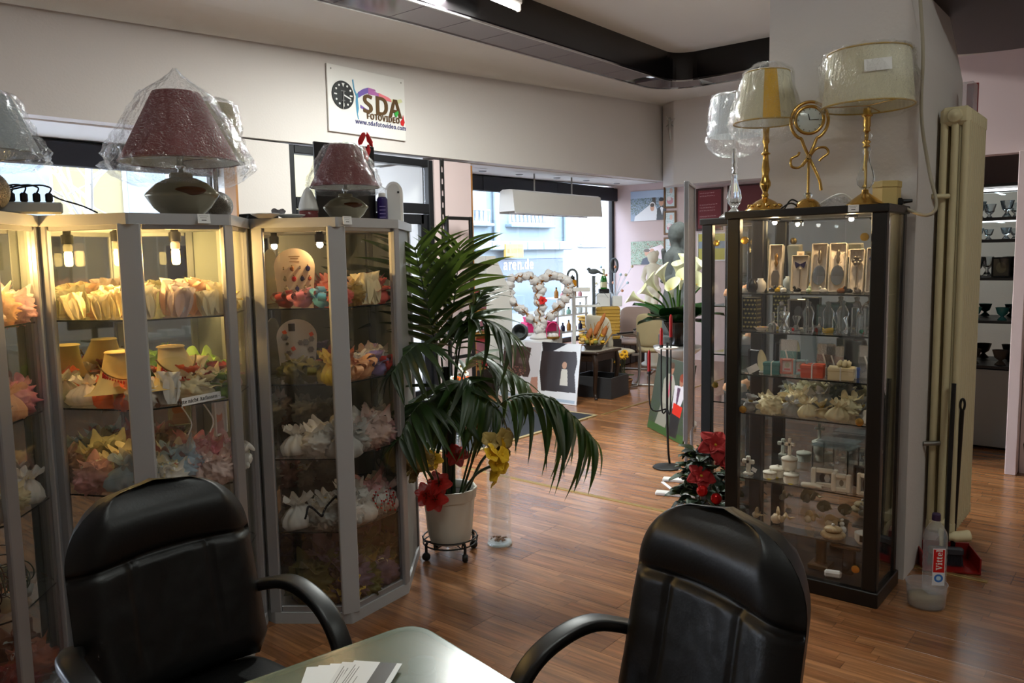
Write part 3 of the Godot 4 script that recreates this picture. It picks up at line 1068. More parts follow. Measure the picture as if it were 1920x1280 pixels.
func dark_case(label: String, x0: float, x1: float, z0: float, z1: float, ys: Array, lights: Array) -> Node3D:
	var o = thing("black_vitrine", label, "display cabinet")
	var blk: Material = ref("black_lacquer")
	part(o, "base", gbox(Vector3((x0 + x1) / 2, 0.035, (z0 + z1) / 2), Vector3(x1 - x0 + 0.02, 0.07, z1 - z0 + 0.02), 0.004), blk)
	part(o, "top", gbox(Vector3((x0 + x1) / 2, 1.782, (z0 + z1) / 2), Vector3(x1 - x0 + 0.02, 0.036, z1 - z0 + 0.02), 0.004), blk)
	for x in [x0 + 0.022, x1 - 0.022]:
		for z in [z0 + 0.032, z1 - 0.032]:
			part(o, "post", gbox(Vector3(x, 0.916, z), Vector3(0.044, 1.70, 0.064), 0.005), blk)
	var zc = (z0 + z1) / 2
	var half = (z1 - z0 - 0.13) / 2
	for s in [-1, 1]:
		var d = part(o, "door", gbox(Vector3(x0 + 0.012, 0.916, zc + s * (half / 2 + 0.001)), Vector3(0.005, 1.68, half - 0.002)), ref("pane"))
		for y in [1.66, 0.84, 0.16]:
			part(d, "hinge", glathe([Vector2(0, 0), Vector2(0.016, 0.0), Vector2(0.018, 0.004), Vector2(0.018, 0.012), Vector2(0.018, 0.012), Vector2(0, 0.014)], 16), ref("gold"), Vector3(x0 + 0.012, y, zc + s * (half - 0.025)), Vector3(0, 0, PI / 2))
	for z in [z0 + 0.01, z1 - 0.01]:
		part(o, "side_pane", gbox(Vector3((x0 + x1) / 2, 0.916, z), Vector3(x1 - x0 - 0.09, 1.69, 0.005)), ref("pane"))
	part(o, "mirror_back", gbox(Vector3(x1 - 0.012, 0.916, zc), Vector3(0.005, 1.69, z1 - z0 - 0.13)), ref("mirror"))
	part(o, "back_board", gbox(Vector3(x1 - 0.004, 0.916, zc), Vector3(0.008, 1.69, z1 - z0 - 0.02)), blk)
	for y in ys:
		var sh = part(o, "shelf", gbox(Vector3((x0 + x1) / 2 + 0.005, y - 0.004, zc), Vector3(x1 - x0 - 0.055, 0.007, z1 - z0 - 0.03)), ref("shelf_glass"))
		part(sh, "edge", gbox(Vector3(x0 + 0.031, y - 0.004, zc), Vector3(0.0012, 0.0068, z1 - z0 - 0.03)), ref("edge_green"))
	for l in lights:
		var sp = part(o, "spotlight", glathe([Vector2(0.0, 0.0), Vector2(0.026, 0.0), Vector2(0.026, 0.0), Vector2(0.03, 0.012), Vector2(0.0, 0.014)], 18), ref("chrome"), Vector3(l[0], 1.75, l[1]))
		part(sp, "bulb", glathe([Vector2(0, -0.016), Vector2(0.008, -0.014), Vector2(0.012, -0.006), Vector2(0.009, 0.001), Vector2(0, 0.002)], 12), glowing("halogen_glow", Color.WHITE, 14.0))
		lamp_light("spot_bulb_light", Vector3(l[0], 1.743, l[1]), Color(1.0, 0.85, 0.62), 0.085, 0.008)
	return o

func build_dark_vitrines():
	dark_case("black framed glass vitrine in front of the pillar, carrying gold lamps", 3.69, 4.03, -1.67, -0.945, DARK_Y.slice(1), [[3.82, -1.13], [3.86, -1.5]])
	dark_case("narrower black framed glass vitrine half hidden behind the bigger black one", 4.30, 4.66, -2.10, -1.70, [0.41, 0.74, 1.02, 1.30], [[4.45, -1.95]])
	var tk = solo("price_ticket", gbox(Vector3.ZERO, Vector3(0.045, 0.03, 0.002)), ticket_mat(), "white price ticket on the top edge of the black vitrine", "ticket", Vector3(3.677, 1.785, -1.08), -PI / 2)

# ---------------------------------------------------------------- office chairs, desk
func office_chair(label: String, at: Vector3, turn: float, group: String) -> Node3D:
	var o = thing("office_chair", label, "office chair", at, turn, group)
	var lea: Material = ref("leather")
	var pla: Material = ref("black_plastic")
	# backrest: u across, v up; a puffed front with sewn grooves and a flat rear
	var outline = func(u, v):   # half width at height v
		var w = 0.258 - 0.012 * v
		if v > 0.68:
			w *= pow(maxf(0.0, 1.0 - pow((v - 0.68) / 0.32, 2.6)), 0.42)
		if v < 0.1:
			w *= 0.86 + 1.4 * v
		return w
	var front = func(u, v):
		var s: float = u * 2.0 - 1.0
		var w: float = outline.call(u, v)
		var x = s * w
		var arch = 0.03 * (1.0 - pow(s * w / 0.26, 2.0)) * smoothstep(0.55, 1.0, v)
		var y = 0.49 + v * 0.51 + arch
		var edge = minf(1.0 - absf(s), minf(v, 1.0 - v) * 2.2)
		var puff = 0.058 * (1.0 - pow(1.0 - clampf(edge / 0.35, 0.0, 1.0), 2.2))
		puff -= 0.018 * exp(-pow((v - (0.70 - 0.02 * s * s)) / 0.016, 2.0)) * (1.0 if edge > 0.02 else 0.0)
		if v > 0.71:
			puff += 0.022 * (1.0 - s * s) * sin(clampf((v - 0.71) / 0.27, 0, 1) * PI)
		if v < 0.69:
			for q in [-0.42, 0.42]:
				puff -= 0.008 * exp(-pow((s - q) / 0.03, 2.0)) * smoothstep(0.08, 0.3, v)
			puff += 0.003 * wob.get_noise_3d(x * 14.0, y * 9.0, 3.0)
		var lean = (v - 0.1) * 0.10
		return Vector3(x, y, -0.21 + puff - lean + 0.03 * s * s)
	var back = func(u, v):
		var s: float = 1.0 - u * 2.0
		var w: float = outline.call(u, v) * 1.0
		var arch = 0.03 * (1.0 - pow(s * w / 0.26, 2.0)) * smoothstep(0.55, 1.0, v)
		var edge = minf(1.0 - absf(s), minf(v, 1.0 - v) * 2.2)
		var lean = (v - 0.1) * 0.10
		return Vector3(s * w, 0.49 + v * 0.51 + arch, -0.212 - 0.05 * (1.0 - pow(1.0 - clampf(edge / 0.2, 0.0, 1.0), 2.0)) - lean + 0.03 * s * s)
	var g = G.new()
	g.surf(front, 60, 70, false, true)
	part(o, "backrest", g, lea)
	g = G.new()
	g.surf(back, 24, 24, false, true)
	part(o, "back_shell", g, pla)
	# seat
	g = G.new()
	g.surf(func(u, v):
		var th: float = u * TAU
		var e = 0.28
		var cx = signf(cos(th)) * pow(absf(cos(th)), e)
		var cz = signf(sin(th)) * pow(absf(sin(th)), e)
		var k: float = sin(v * PI)
		var rr = pow(k, 0.45)
		return Vector3(0.255 * cx * rr, 0.445 - 0.055 * cos(v * PI) + 0.012 * rr * cos(cx * 2.0), 0.03 + 0.25 * cz * rr - 0.02), 40, 14, true)
	part(o, "seat", g, lea)
	part(o, "piping", seat_piping(), pla)
	for s in [-1.0, 1.0]:
		var path = smooth([Vector3(s * 0.245, 0.66, -0.235), Vector3(s * 0.295, 0.685, -0.13), Vector3(s * 0.305, 0.665, -0.02), Vector3(s * 0.30, 0.615, 0.07), Vector3(s * 0.298, 0.52, 0.12), Vector3(s * 0.29, 0.42, 0.12), Vector3(s * 0.25, 0.37, 0.06), Vector3(s * 0.18, 0.355, 0.0)], 6)
		var ag = G.new()
		var m = path.size() - 1
		ag.surf(func(u, v):
			var i = mini(int(round(v * m)), m)
			var t: Vector3 = (path[mini(i + 1, m)] - path[maxi(i - 1, 0)]).normalized()
			var side = Vector3(1, 0, 0)
			side = (side - t * side.dot(t)).normalized()
			var up = side.cross(t)
			var a: float = u * TAU
			var w = 0.030
			var h = 0.016
			var ca = signf(cos(a)) * pow(absf(cos(a)), 0.55)
			var sa = signf(sin(a)) * pow(absf(sin(a)), 0.55)
			return path[i] + side * ca * w - up * sa * h, 16, m, true)
		part(o, "armrest", ag, pla)
	part(o, "column", glathe([Vector2(0.0, 0.10), Vector2(0.035, 0.10), Vector2(0.035, 0.25), Vector2(0.022, 0.25), Vector2(0.022, 0.37), Vector2(0.0, 0.37)], 14), pla)
	part(o, "mechanism", gbox(Vector3(0, 0.375, -0.01), Vector3(0.2, 0.03, 0.26), 0.006), pla)
	g = G.new()
	g.bar(Vector3(0, 0.38, -0.1), Vector3(0, 0.38, -0.28), 0.07, 0.016, 0.004)
	g.bar(Vector3(0, 0.375, -0.275), Vector3(0, 0.60, -0.275), 0.07, 0.016, 0.004, Vector3.BACK)
	part(o, "back_bracket", g, pla)
	for i in 5:
		var a = i * TAU / 5.0 + 0.3
		var d = Vector3(sin(a), 0, cos(a))
		g = G.new()
		g.bar(d * 0.02 + Vector3(0, 0.115, 0), d * 0.29 + Vector3(0, 0.075, 0), 0.04, 0.03, 0.008)
		var leg = part(o, "leg", g, pla)
		part(leg, "caster", glathe([Vector2(0, -0.02), Vector2(0.024, -0.02), Vector2(0.027, -0.012), Vector2(0.027, 0.012), Vector2(0.024, 0.02), Vector2(0, 0.02)], 14), pla, d * 0.285 + Vector3(0, 0.028, 0), Vector3(PI / 2, a, 0))
	return o

func seat_piping() -> G:
	var p = []
	for i in 41:
		var th = i * TAU / 40.0
		p.append(Vector3(0.257 * signf(cos(th)) * pow(absf(cos(th)), 0.28), 0.445, 0.01 + 0.252 * signf(sin(th)) * pow(absf(sin(th)), 0.28)))
	var g = G.new()
	g.tube(p, 0.006, 6, -1.0, true)
	return g

func build_foreground():
	office_chair("black leather office chair in front of the lit silver vitrines", Vector3(1.0, 0, -1.79), 0.0, "")
	office_chair("black leather office chair in front of the black vitrine", Vector3(1.39, 0, -0.835), -1.9, "")
	# glass desk
	var e1 = Vector3(-0.98, 0, -0.19).normalized()
	var e2 = Vector3(-0.19, 0, 0.98).normalized()
	var c = Vector3(1.245, 0, -1.335)
	var o = thing("glass_desk", "frosted glass desk corner with brochures lying on it", "desk")
	var poly = []
	for q in [[0, 0, 0], [1, 0, 1], [1, 1, 2], [0, 1, 3]]:
		var pc: Vector3 = c + e1 * 0.8 * q[0] + e2 * 1.5 * q[1]
		var s1: Vector3 = e1 * (1 if q[0] == 0 else -1)
		var s2: Vector3 = e2 * (1 if q[1] == 0 else -1)
		var order = [s2, s1] if q[2] % 2 == 0 else [s1, s2]
		for k in 7:
			var t = k / 6.0
			var r = 0.07
			var p: Vector3 = pc + order[0] * r * pow(1.0 - t, 2) + order[1] * r * pow(t, 2)
			poly.append([p.x, p.z])
	part(o, "glass_top", flat(poly, 0.738, 0.75), frost())
	var rim = []
	for q in poly:
		rim.append(Vector3(q[0], 0.744, q[1]))
	rim.append(rim[0])
	var rg = G.new()
	rg.tube(rim, 0.0062, 6, -1.0, true)
	part(o, "glass_edge", rg, mat("glass_rim", Color(0.34, 0.44, 0.40), 0.12))
	for q in [[0.1, 0.1], [0.9, 0.1], [0.1, 0.9], [0.9, 0.9]]:
		var p: Vector3 = c + e1 * 0.8 * q[0] + e2 * 1.5 * q[1]
		var leg = part(o, "leg", glathe([Vector2(0, 0), Vector2(0.035, 0), Vector2(0.035, 0.0), Vector2(0.03, 0.02), Vector2(0.03, 0.72), Vector2(0.03, 0.72), Vector2(0.0, 0.722)], 16), ref("steel"), Vector3(p.x, 0, p.z))
		part(leg, "glass_mount", glathe([Vector2(0, 0), Vector2(0.028, 0), Vector2(0.03, 0.012), Vector2(0.0, 0.013)], 16), ref("steel"), Vector3(0, 0.725, 0))
	part(o, "frame_rail", gbox(Vector3.ZERO, Vector3(0.6, 0.05, 0.03), 0.004), ref("steel"), c + e1 * 0.4 + e2 * 0.15 + Vector3(0, 0.69, 0), Vector3(0, atan2(-e1.z, e1.x), 0))
	# fanned brochures
	for i in 5:
		var bm = painted(96, 128, Color(0.82, 0.83, 0.83), [["r", 0.1, 0.08, 0.8, 0.02, Color(0.3, 0.3, 0.3)], ["r", 0.1, 0.13, 0.7, 0.02, Color(0.4, 0.4, 0.4)], ["r", 0.1, 0.18, 0.75, 0.02, Color(0.3, 0.3, 0.3)], ["r", 0.1, 0.28, 0.5, 0.02, Color(0.4, 0.4, 0.4)], ["r", 0.0, 0.55, 1.0, 0.35, [Color(0.07, 0.07, 0.09), Color(0.6, 0.6, 0.62), Color(0.7, 0.72, 0.72), Color(0.75, 0.75, 0.75), Color(0.7, 0.7, 0.7)][i]]]) if i < 2 else ref("white_paper")
		solo("brochure", gbox(Vector3.ZERO, Vector3(0.15, 0.002, 0.105)), bm, "white brochure in a fanned stack on the glass desk, %s" % ["topmost with a black panel", "second from the top", "third from the top", "fourth from the top", "lowest"][i], "brochure", Vector3(0.985 - i * 0.012, 0.7605 - i * 0.0022, -1.205 - i * 0.016), 0.52 + i * 0.06, "brochures on the glass desk")

func frost() -> StandardMaterial3D:
	var m = mat("frosted_glass", Color(0.42, 0.48, 0.40, 0.55), 0.22)
	m.transparency = BaseMaterial3D.TRANSPARENCY_ALPHA
	return m


# ---------------------------------------------------------------- potted palm, artificial flowers, glass cylinders
func blade(droop: float, fold := 0.25) -> ArrayMesh:   # a leaf blade one unit long along +x
	var g = G.new()
	g.surf(func(u, v):
		var w: float = 0.5 * pow(sin(PI * pow(clampf(u * 0.97 + 0.03, 0.0, 1.0), 0.6)), 0.9)
		var s: float = v * 2.0 - 1.0
		return Vector3(u - 0.12 * droop * u * u, -droop * u * u + fold * 0.1 * absf(s) * w * 2.0, s * w * 0.1), 8, 4)
	return g.mesh()

func build_plant():
	var R = -deg_to_rad(50.6)
	var at = Vector3(3.03, 0, -2.95)
	var st = thing("plant_stand", "black wire plant stand on casters under the palm pot", "plant stand", at, R)
	var iron: Material = ref("black_iron")
	for y in [0.075, 0.105]:
		var ring = []
		for i in 33:
			ring.append(Vector3(cos(i * TAU / 32) * 0.145, y, sin(i * TAU / 32) * 0.145))
		var rg = G.new()
		rg.tube(ring, 0.0045, 6, -1.0, true)
		part(st, "ring", rg, iron)
	for i in 6:
		var a = i * TAU / 6
		part(st, "spoke", gtube([Vector3(0, 0.073, 0), Vector3(cos(a) * 0.145, 0.073, sin(a) * 0.145), Vector3(cos(a) * 0.15, 0.106, sin(a) * 0.15)], 0.004, 6), iron)
	for i in 4:
		var a = i * TAU / 4 + 0.95
		var d = Vector3(cos(a), 0, sin(a))
		var lg = part(st, "leg", gtube([d * 0.135 + Vector3(0, 0.105, 0), d * 0.15 + Vector3(0, 0.085, 0), d * 0.15 + Vector3(0, 0.045, 0)], 0.008, 7), iron)
		part(lg, "caster", glathe([Vector2(0, -0.014), Vector2(0.017, -0.014), Vector2(0.022, -0.007), Vector2(0.022, 0.007), Vector2(0.017, 0.014), Vector2(0, 0.014)], 14), iron, d * 0.15 + Vector3(0, 0.022, 0), Vector3(PI / 2, a + 0.6, 0))
	var o = thing("potted_palm", "green potted palm in a white faceted pot beside the silver vitrine", "plant", at + Vector3(0, 0.079, 0), R)
	var pr = [Vector2(0, 0.0), Vector2(0.105, 0.0), Vector2(0.105, 0.0), Vector2(0.112, 0.012), Vector2(0.122, 0.06), Vector2(0.138, 0.235), Vector2(0.138, 0.235), Vector2(0.146, 0.24), Vector2(0.15, 0.285), Vector2(0.155, 0.295), Vector2(0.15, 0.30), Vector2(0.14, 0.295), Vector2(0.135, 0.24), Vector2(0.134, 0.24)]
	var g = G.new()
	g.lathe(pr, 12)
	part(o, "pot", g, ref("pot"))
	part(o, "soil", glathe([Vector2(0.134, 0.255), Vector2(0.09, 0.262), Vector2(0.0, 0.268)], 16), ref("soil"))
	var bl = [blade(0.25), blade(0.55), blade(0.85)]
	var r = RandomNumberGenerator.new()
	r.seed = 5
	var leafs = [ref("leaf"), ref("leaf_dark")]
	var fr = [
		[[0, .18, 0], [-.03, .85, 0], [-.07, 1.22, 0.06], [-.13, 1.58, .12], 0.34, 24, 0],
		[[.02, .18, 0], [.02, 1.0, 0], [.06, 1.34, -.03], [.09, 1.58, -.05], 0.29, 24, 0],
		[[0, .18, .02], [.05, .9, .02], [.09, 1.14, .05], [.2, 1.34, .1], 0.26, 22, 1],
		[[-.02, .18, 0], [-.02, .8, .06], [-.06, 1.08, .26], [-.12, 1.10, .44], [-.20, 1.0, .56], 0.24, 24, 1],
		[[.02, .18, .02], [.06, .92, .03], [.15, 1.2, .06], [.35, 1.13, .14], 0.30, 24, 1],
		[[.02, .18, -.02], [.06, .78, -.03], [.17, .99, -.05], [.43, .86, .02], 0.30, 24, 1],
		[[.05, .2, .05], [.2, .62, .1], [.34, .80, .15], [.56, .80, .2], [.76, .60, .25], 0.34, 34, 2],
		[[-.02, .18, .03], [-.02, .62, .05], [-.07, .80, .28], [-.12, .80, .42], [-.18, .68, .54], 0.25, 26, 1],
		[[0, .18, .03], [.0, .64, .07], [.02, .86, .16], [.05, .72, .30], 0.29, 26, 1],
		[[0, .18, -.03], [-.02, .95, -.04], [-.05, 1.26, -.1], [-.03, 1.5, -.17], 0.32, 22, 0],
		[[.03, .18, .02], [.05, .72, .05], [.12, .9, .12], [.28, .74, .22], 0.30, 24, 2],
	]
	for f in fr:
		var pts = []
		for p in f:
			if p is Array:
				pts.append(Vector3(p[0], p[1], p[2]))
		var L: float = f[-3]
		var n: int = f[-2]
		var kind: int = f[-1]
		var path = smooth(pts, 8)
		var fo = part(o, "frond", gtube(path, 0.007, 6, 0.002), ref("stem_green"))
		var m = path.size() - 1
		for i in n:
			var t = 0.46 + 0.54 * float(i / 2 + 0.5) / (n / 2)
			var q = clampf(t, 0, 1) * m
			var k = mini(int(q), m - 1)
			var p: Vector3 = path[k].lerp(path[k + 1], q - k)
			var tan: Vector3 = (path[k + 1] - path[k]).normalized()
			var side = tan.cross(Vector3.UP)
			if side.length() < 0.3:
				side = tan.cross(Vector3(0.2, 0, 1))
			side = side.normalized() * (1.0 if i % 2 == 0 else -1.0)
			var along = 0.75 + 0.5 * (t - 0.46) + r.randf_range(-0.1, 0.1)
			var d = (side * r.randf_range(0.75, 0.95) + tan * along + Vector3(r.randf_range(-.12, .12), -0.1 - 0.12 * kind, r.randf_range(-.12, .12))).normalized()
			var ll: float = L * (0.62 + 0.5 * sin(PI * clampf((t - 0.40) / 0.62, 0, 1))) * r.randf_range(0.85, 1.08)
			var up = (Vector3.UP - d * d.y)
			up = up.normalized() if up.length() > 0.15 else side.cross(d).normalized()
			var zz = d.cross(up).normalized()
			var lf = part(fo, "leaflet", bl[clampi(kind + r.randi_range(-1, 1), 0, 2)], leafs[r.randi() % 2])
			var ro = r.randf_range(0.5, 1.2) * (1.0 if i % 2 else -1.0) * (1.0 if kind == 0 else 0.45)
			zz = zz.rotated(d, ro)
			lf.transform = Transform3D(Basis(d * ll, zz.cross(d) * ll, zz * ll * (1.3 if kind == 0 else 1.45)), p)
	for i in 5:
		var a = i * 1.3
		part(o, "stem", gtube(smooth([Vector3(cos(a) * .03, .25, sin(a) * .03), Vector3(cos(a) * .022, .6, sin(a) * .02), Vector3(cos(a) * .012, .95, sin(a) * .012)]), 0.009, 7, 0.006), mat("cane", Color(0.07, 0.075, 0.04), 0.5))
	# artificial flowers stuck in the pot
	var b = at + Vector3(0, 0, 0)
	var loc = func(x, y, z): return b + Basis(Vector3.UP, R) * Vector3(x, y, z)
	var redf = cloth(Color(0.80, 0.10, 0.05), 0.3)
	var k = 0
	for q in [[-.10, .385, .16, "upper left bloom of the red lily cluster in the palm pot"], [-.035, .44, .16, "upper right bloom of the red lily cluster in the palm pot"], [-.055, .36, .18, "lowest bloom of the red lily cluster over the pot rim"], [.055, .56, .06, "single red lily higher up among the palm stems"]]:
		var fl = lily(q[3], redf, loc.call(q[0], q[1], q[2]), Vector3(-0.7, 0.1 + 0.2 * k, 0.6), 0.075)
		part(fl, "stem", gtube(smooth([Vector3.ZERO, fl.basis.inverse() * (loc.call(q[0] * 0.6, q[1] - 0.05, q[2] * 0.5) - fl.position), fl.basis.inverse() * (loc.call(q[0] * 0.5, 0.34, q[2] * 0.3) - fl.position)], 5), 0.004, 6), ref("stem_green"))
		k += 1
	spray("yellow artificial orchid spray leaning right out of the palm pot", cloth(Color(0.92, 0.74, 0.10), 0.4), loc.call(.27, .60, .40), loc.call(.06, .34, .08), 0.048, [[0, 0, 0], [-.035, .07, 0], [.015, .045, .02], [-.01, -.05, .01], [-.06, .055, .01], [.03, -.015, 0], [0, -.09, 0], [.045, .075, -.01]])
	spray("faded beige artificial blossom head on the left over the palm pot", cloth(Color(0.58, 0.46, 0.22), 0.3), loc.call(-.12, .60, .36), loc.call(-.04, .34, .06), 0.06, [[0, 0, 0], [-.05, .03, 0], [.05, .01, .02], [-.02, -.05, .02], [.02, .06, 0], [-.07, -.03, 0], [.0, .02, .05]])
	spray("faded beige artificial blossom head behind the yellow orchids", cloth(Color(0.62, 0.52, 0.26), 0.3), loc.call(.27, .67, .32), loc.call(.1, .34, -.05), 0.06, [[0, 0, 0], [.05, -.04, 0], [-.05, .03, 0], [.01, .04, .03], [.06, .03, 0]])
	var ys = lily("yellow star shaped artificial flower between the palm stems", cloth(Color(0.85, 0.66, 0.08), 0.3), loc.call(-.04, .62, .38), Vector3(-0.5, 0.6, 0.6), 0.055)
	part(ys, "stem", gtube([Vector3.ZERO, ys.basis.inverse() * (loc.call(-.03, .34, .03) - ys.position)], 0.004, 6), ref("stem_green"))
	var sb = thing("artificial_strelitzia", "orange beaked artificial flower right of the palm stems", "flower", loc.call(.17, .70, .05))
	for i in 4:
		var m = part(sb, "petal", bl[0], cloth(Color(0.85, 0.30, 0.05), 0.3))
		m.transform = Transform3D(Basis(Vector3.UP, 2.2 + i * 0.5) * Basis(Vector3.BACK, 0.7 + 0.25 * i) * Basis().scaled(Vector3(0.12, 0.12, 0.25)), Vector3.ZERO)
	part(sb, "stem", gtube(smooth([Vector3.ZERO, (loc.call(.12, .55, .04) - sb.position), loc.call(.06, .34, .02) - sb.position], 5), 0.006, 6), ref("stem_green"))
	# glass cylinders behind
	for q in [[3.31, -2.835, 0.066, 0.62, "tall clear glass cylinder vase standing on the floor right of the palm", true], [3.20, -3.08, 0.05, 0.60, "clear glass cylinder half hidden behind the palm pot", false]]:
		var v = thing("glass_cylinder", q[4], "vase", Vector3(q[0], 0, q[1]))
		var rr: float = q[2]
		part(v, "glass", glathe([Vector2(0, 0.001), Vector2(rr, 0.001), Vector2(rr, 0.001), Vector2(rr + 0.001, 0.02), Vector2(rr, q[3]), Vector2(rr - 0.004, q[3] + 0.002), Vector2(rr - 0.005, q[3]), Vector2(rr - 0.005, 0.03), Vector2(rr - 0.02, 0.022), Vector2(0, 0.02)], 32), clear("cylinder_glass", Color(0.9, 0.95, 0.95), 0.09, 0.03))
		var rim = []
		for i in 33:
			rim.append(Vector3(cos(i * TAU / 32) * (rr - 0.002), q[3], sin(i * TAU / 32) * (rr - 0.002)))
		var rg = G.new()
		rg.tube(rim, 0.003, 6, -1.0, true)
		part(v, "rim", rg, mat("rim_glass", Color(0.8, 0.85, 0.84, 0.35), 0.05))
		mats["rim_glass"].transparency = BaseMaterial3D.TRANSPARENCY_ALPHA
		part(v, "foot", glathe([Vector2(0, 0.0), Vector2(rr + 0.002, 0.0), Vector2(rr + 0.004, 0.008), Vector2(rr, 0.018), Vector2(0, 0.014)], 28), ref("rim_glass"))
		if q[5]:
			var db = G.new()
			for i in 26:
				var a = r.randf() * TAU
				var d = r.randf() * rr * 0.75
				db.ball(Vector3(cos(a) * d, 0.027 + r.randf() * 0.006, sin(a) * d), Vector3(0.009, 0.005, 0.007), 7, 5, 0.2, i)
			var sd = part(v, "dry_residue", db, mat("residue", Color(0.36, 0.22, 0.12), 0.9))
			sd.set_meta("kind", "stuff")

func lily(label: String, m: Material, at: Vector3, dir: Vector3, size: float, nm := "artificial_lily") -> Node3D:
	var o = thing(nm, label, "flower", at)
	dir = dir.normalized()
	o.basis = Basis(Quaternion(Vector3.UP, dir))
	if not protos.has("petal_mesh"):
		protos["petal_mesh"] = MeshInstance3D.new()
		var g = G.new()
		g.surf(func(u, v):
			var w: float = 0.42 * pow(sin(PI * clampf(pow(u, 0.8) * 0.93 + 0.05, 0, 1)), 0.7)
			var s: float = v * 2.0 - 1.0
			return Vector3(u * 0.95, 0.35 * u - 0.45 * u * u + 0.05 * sin(s * 7.0 + u * 5.0) * u + 0.12 * s * s * (1.0 - u), s * w), 9, 8)
		protos["petal_mesh"].mesh = g.mesh()
	for i in 6:
		var p = part(o, "petal", protos["petal_mesh"].mesh, m)
		p.transform = Transform3D(Basis(Vector3.UP, i * TAU / 6 + 0.1 * (i % 2)) * Basis(Vector3.BACK, 0.25 if i % 2 else 0.05) * Basis().scaled(Vector3.ONE * size * (1.0 if i % 2 else 0.92)), Vector3(0, 0.004 * (i % 2), 0))
	var g2 = G.new()
	for i in 5:
		var a = i * TAU / 5
		g2.tube([Vector3.ZERO, Vector3(cos(a) * size * 0.2, size * 0.5, sin(a) * size * 0.2)], 0.0015, 5)
		g2.ball(Vector3(cos(a) * size * 0.2, size * 0.5, sin(a) * size * 0.2), Vector3(0.003, 0.004, 0.003), 6, 4)
	part(o, "stamens", g2, mat("stamen", Color(0.35, 0.22, 0.05), 0.7))
	return o

func spray(label: String, m: Material, at: Vector3, foot: Vector3, size: float, spots: Array) -> Node3D:
	var o = thing("artificial_flower_spray", label, "flower", at)
	var pm = (lily_mesh())
	for s in spots:
		var c = Vector3(s[0], s[1], s[2])
		var bl = part(o, "blossom", glathe([Vector2(0, 0.0), Vector2(0.008, 0.004), Vector2(0.006, 0.012), Vector2(0, 0.014)], 8), m, c, Vector3(1.0 + s[0] * 9, s[1] * 20, 0.6 + s[2] * 11))
		for i in 5:
			var p = part(bl, "petal", pm, m)
			p.transform = Transform3D(Basis(Vector3.UP, i * TAU / 5) * Basis(Vector3.BACK, 0.45) * Basis().scaled(Vector3(1, 1, 1.5) * size), Vector3.ZERO)
	part(o, "stem", gtube(smooth([Vector3.ZERO, (foot - at) * 0.5 + Vector3(0, 0.04, 0), foot - at], 6), 0.008, 6), ref("stem_green"))
	return o

func lily_mesh() -> Mesh:
	if not protos.has("petal_mesh"):
		var t = lily("x", ref("red"), Vector3.ZERO, Vector3.UP, 0.05)
		t.free()
	return protos["petal_mesh"].mesh

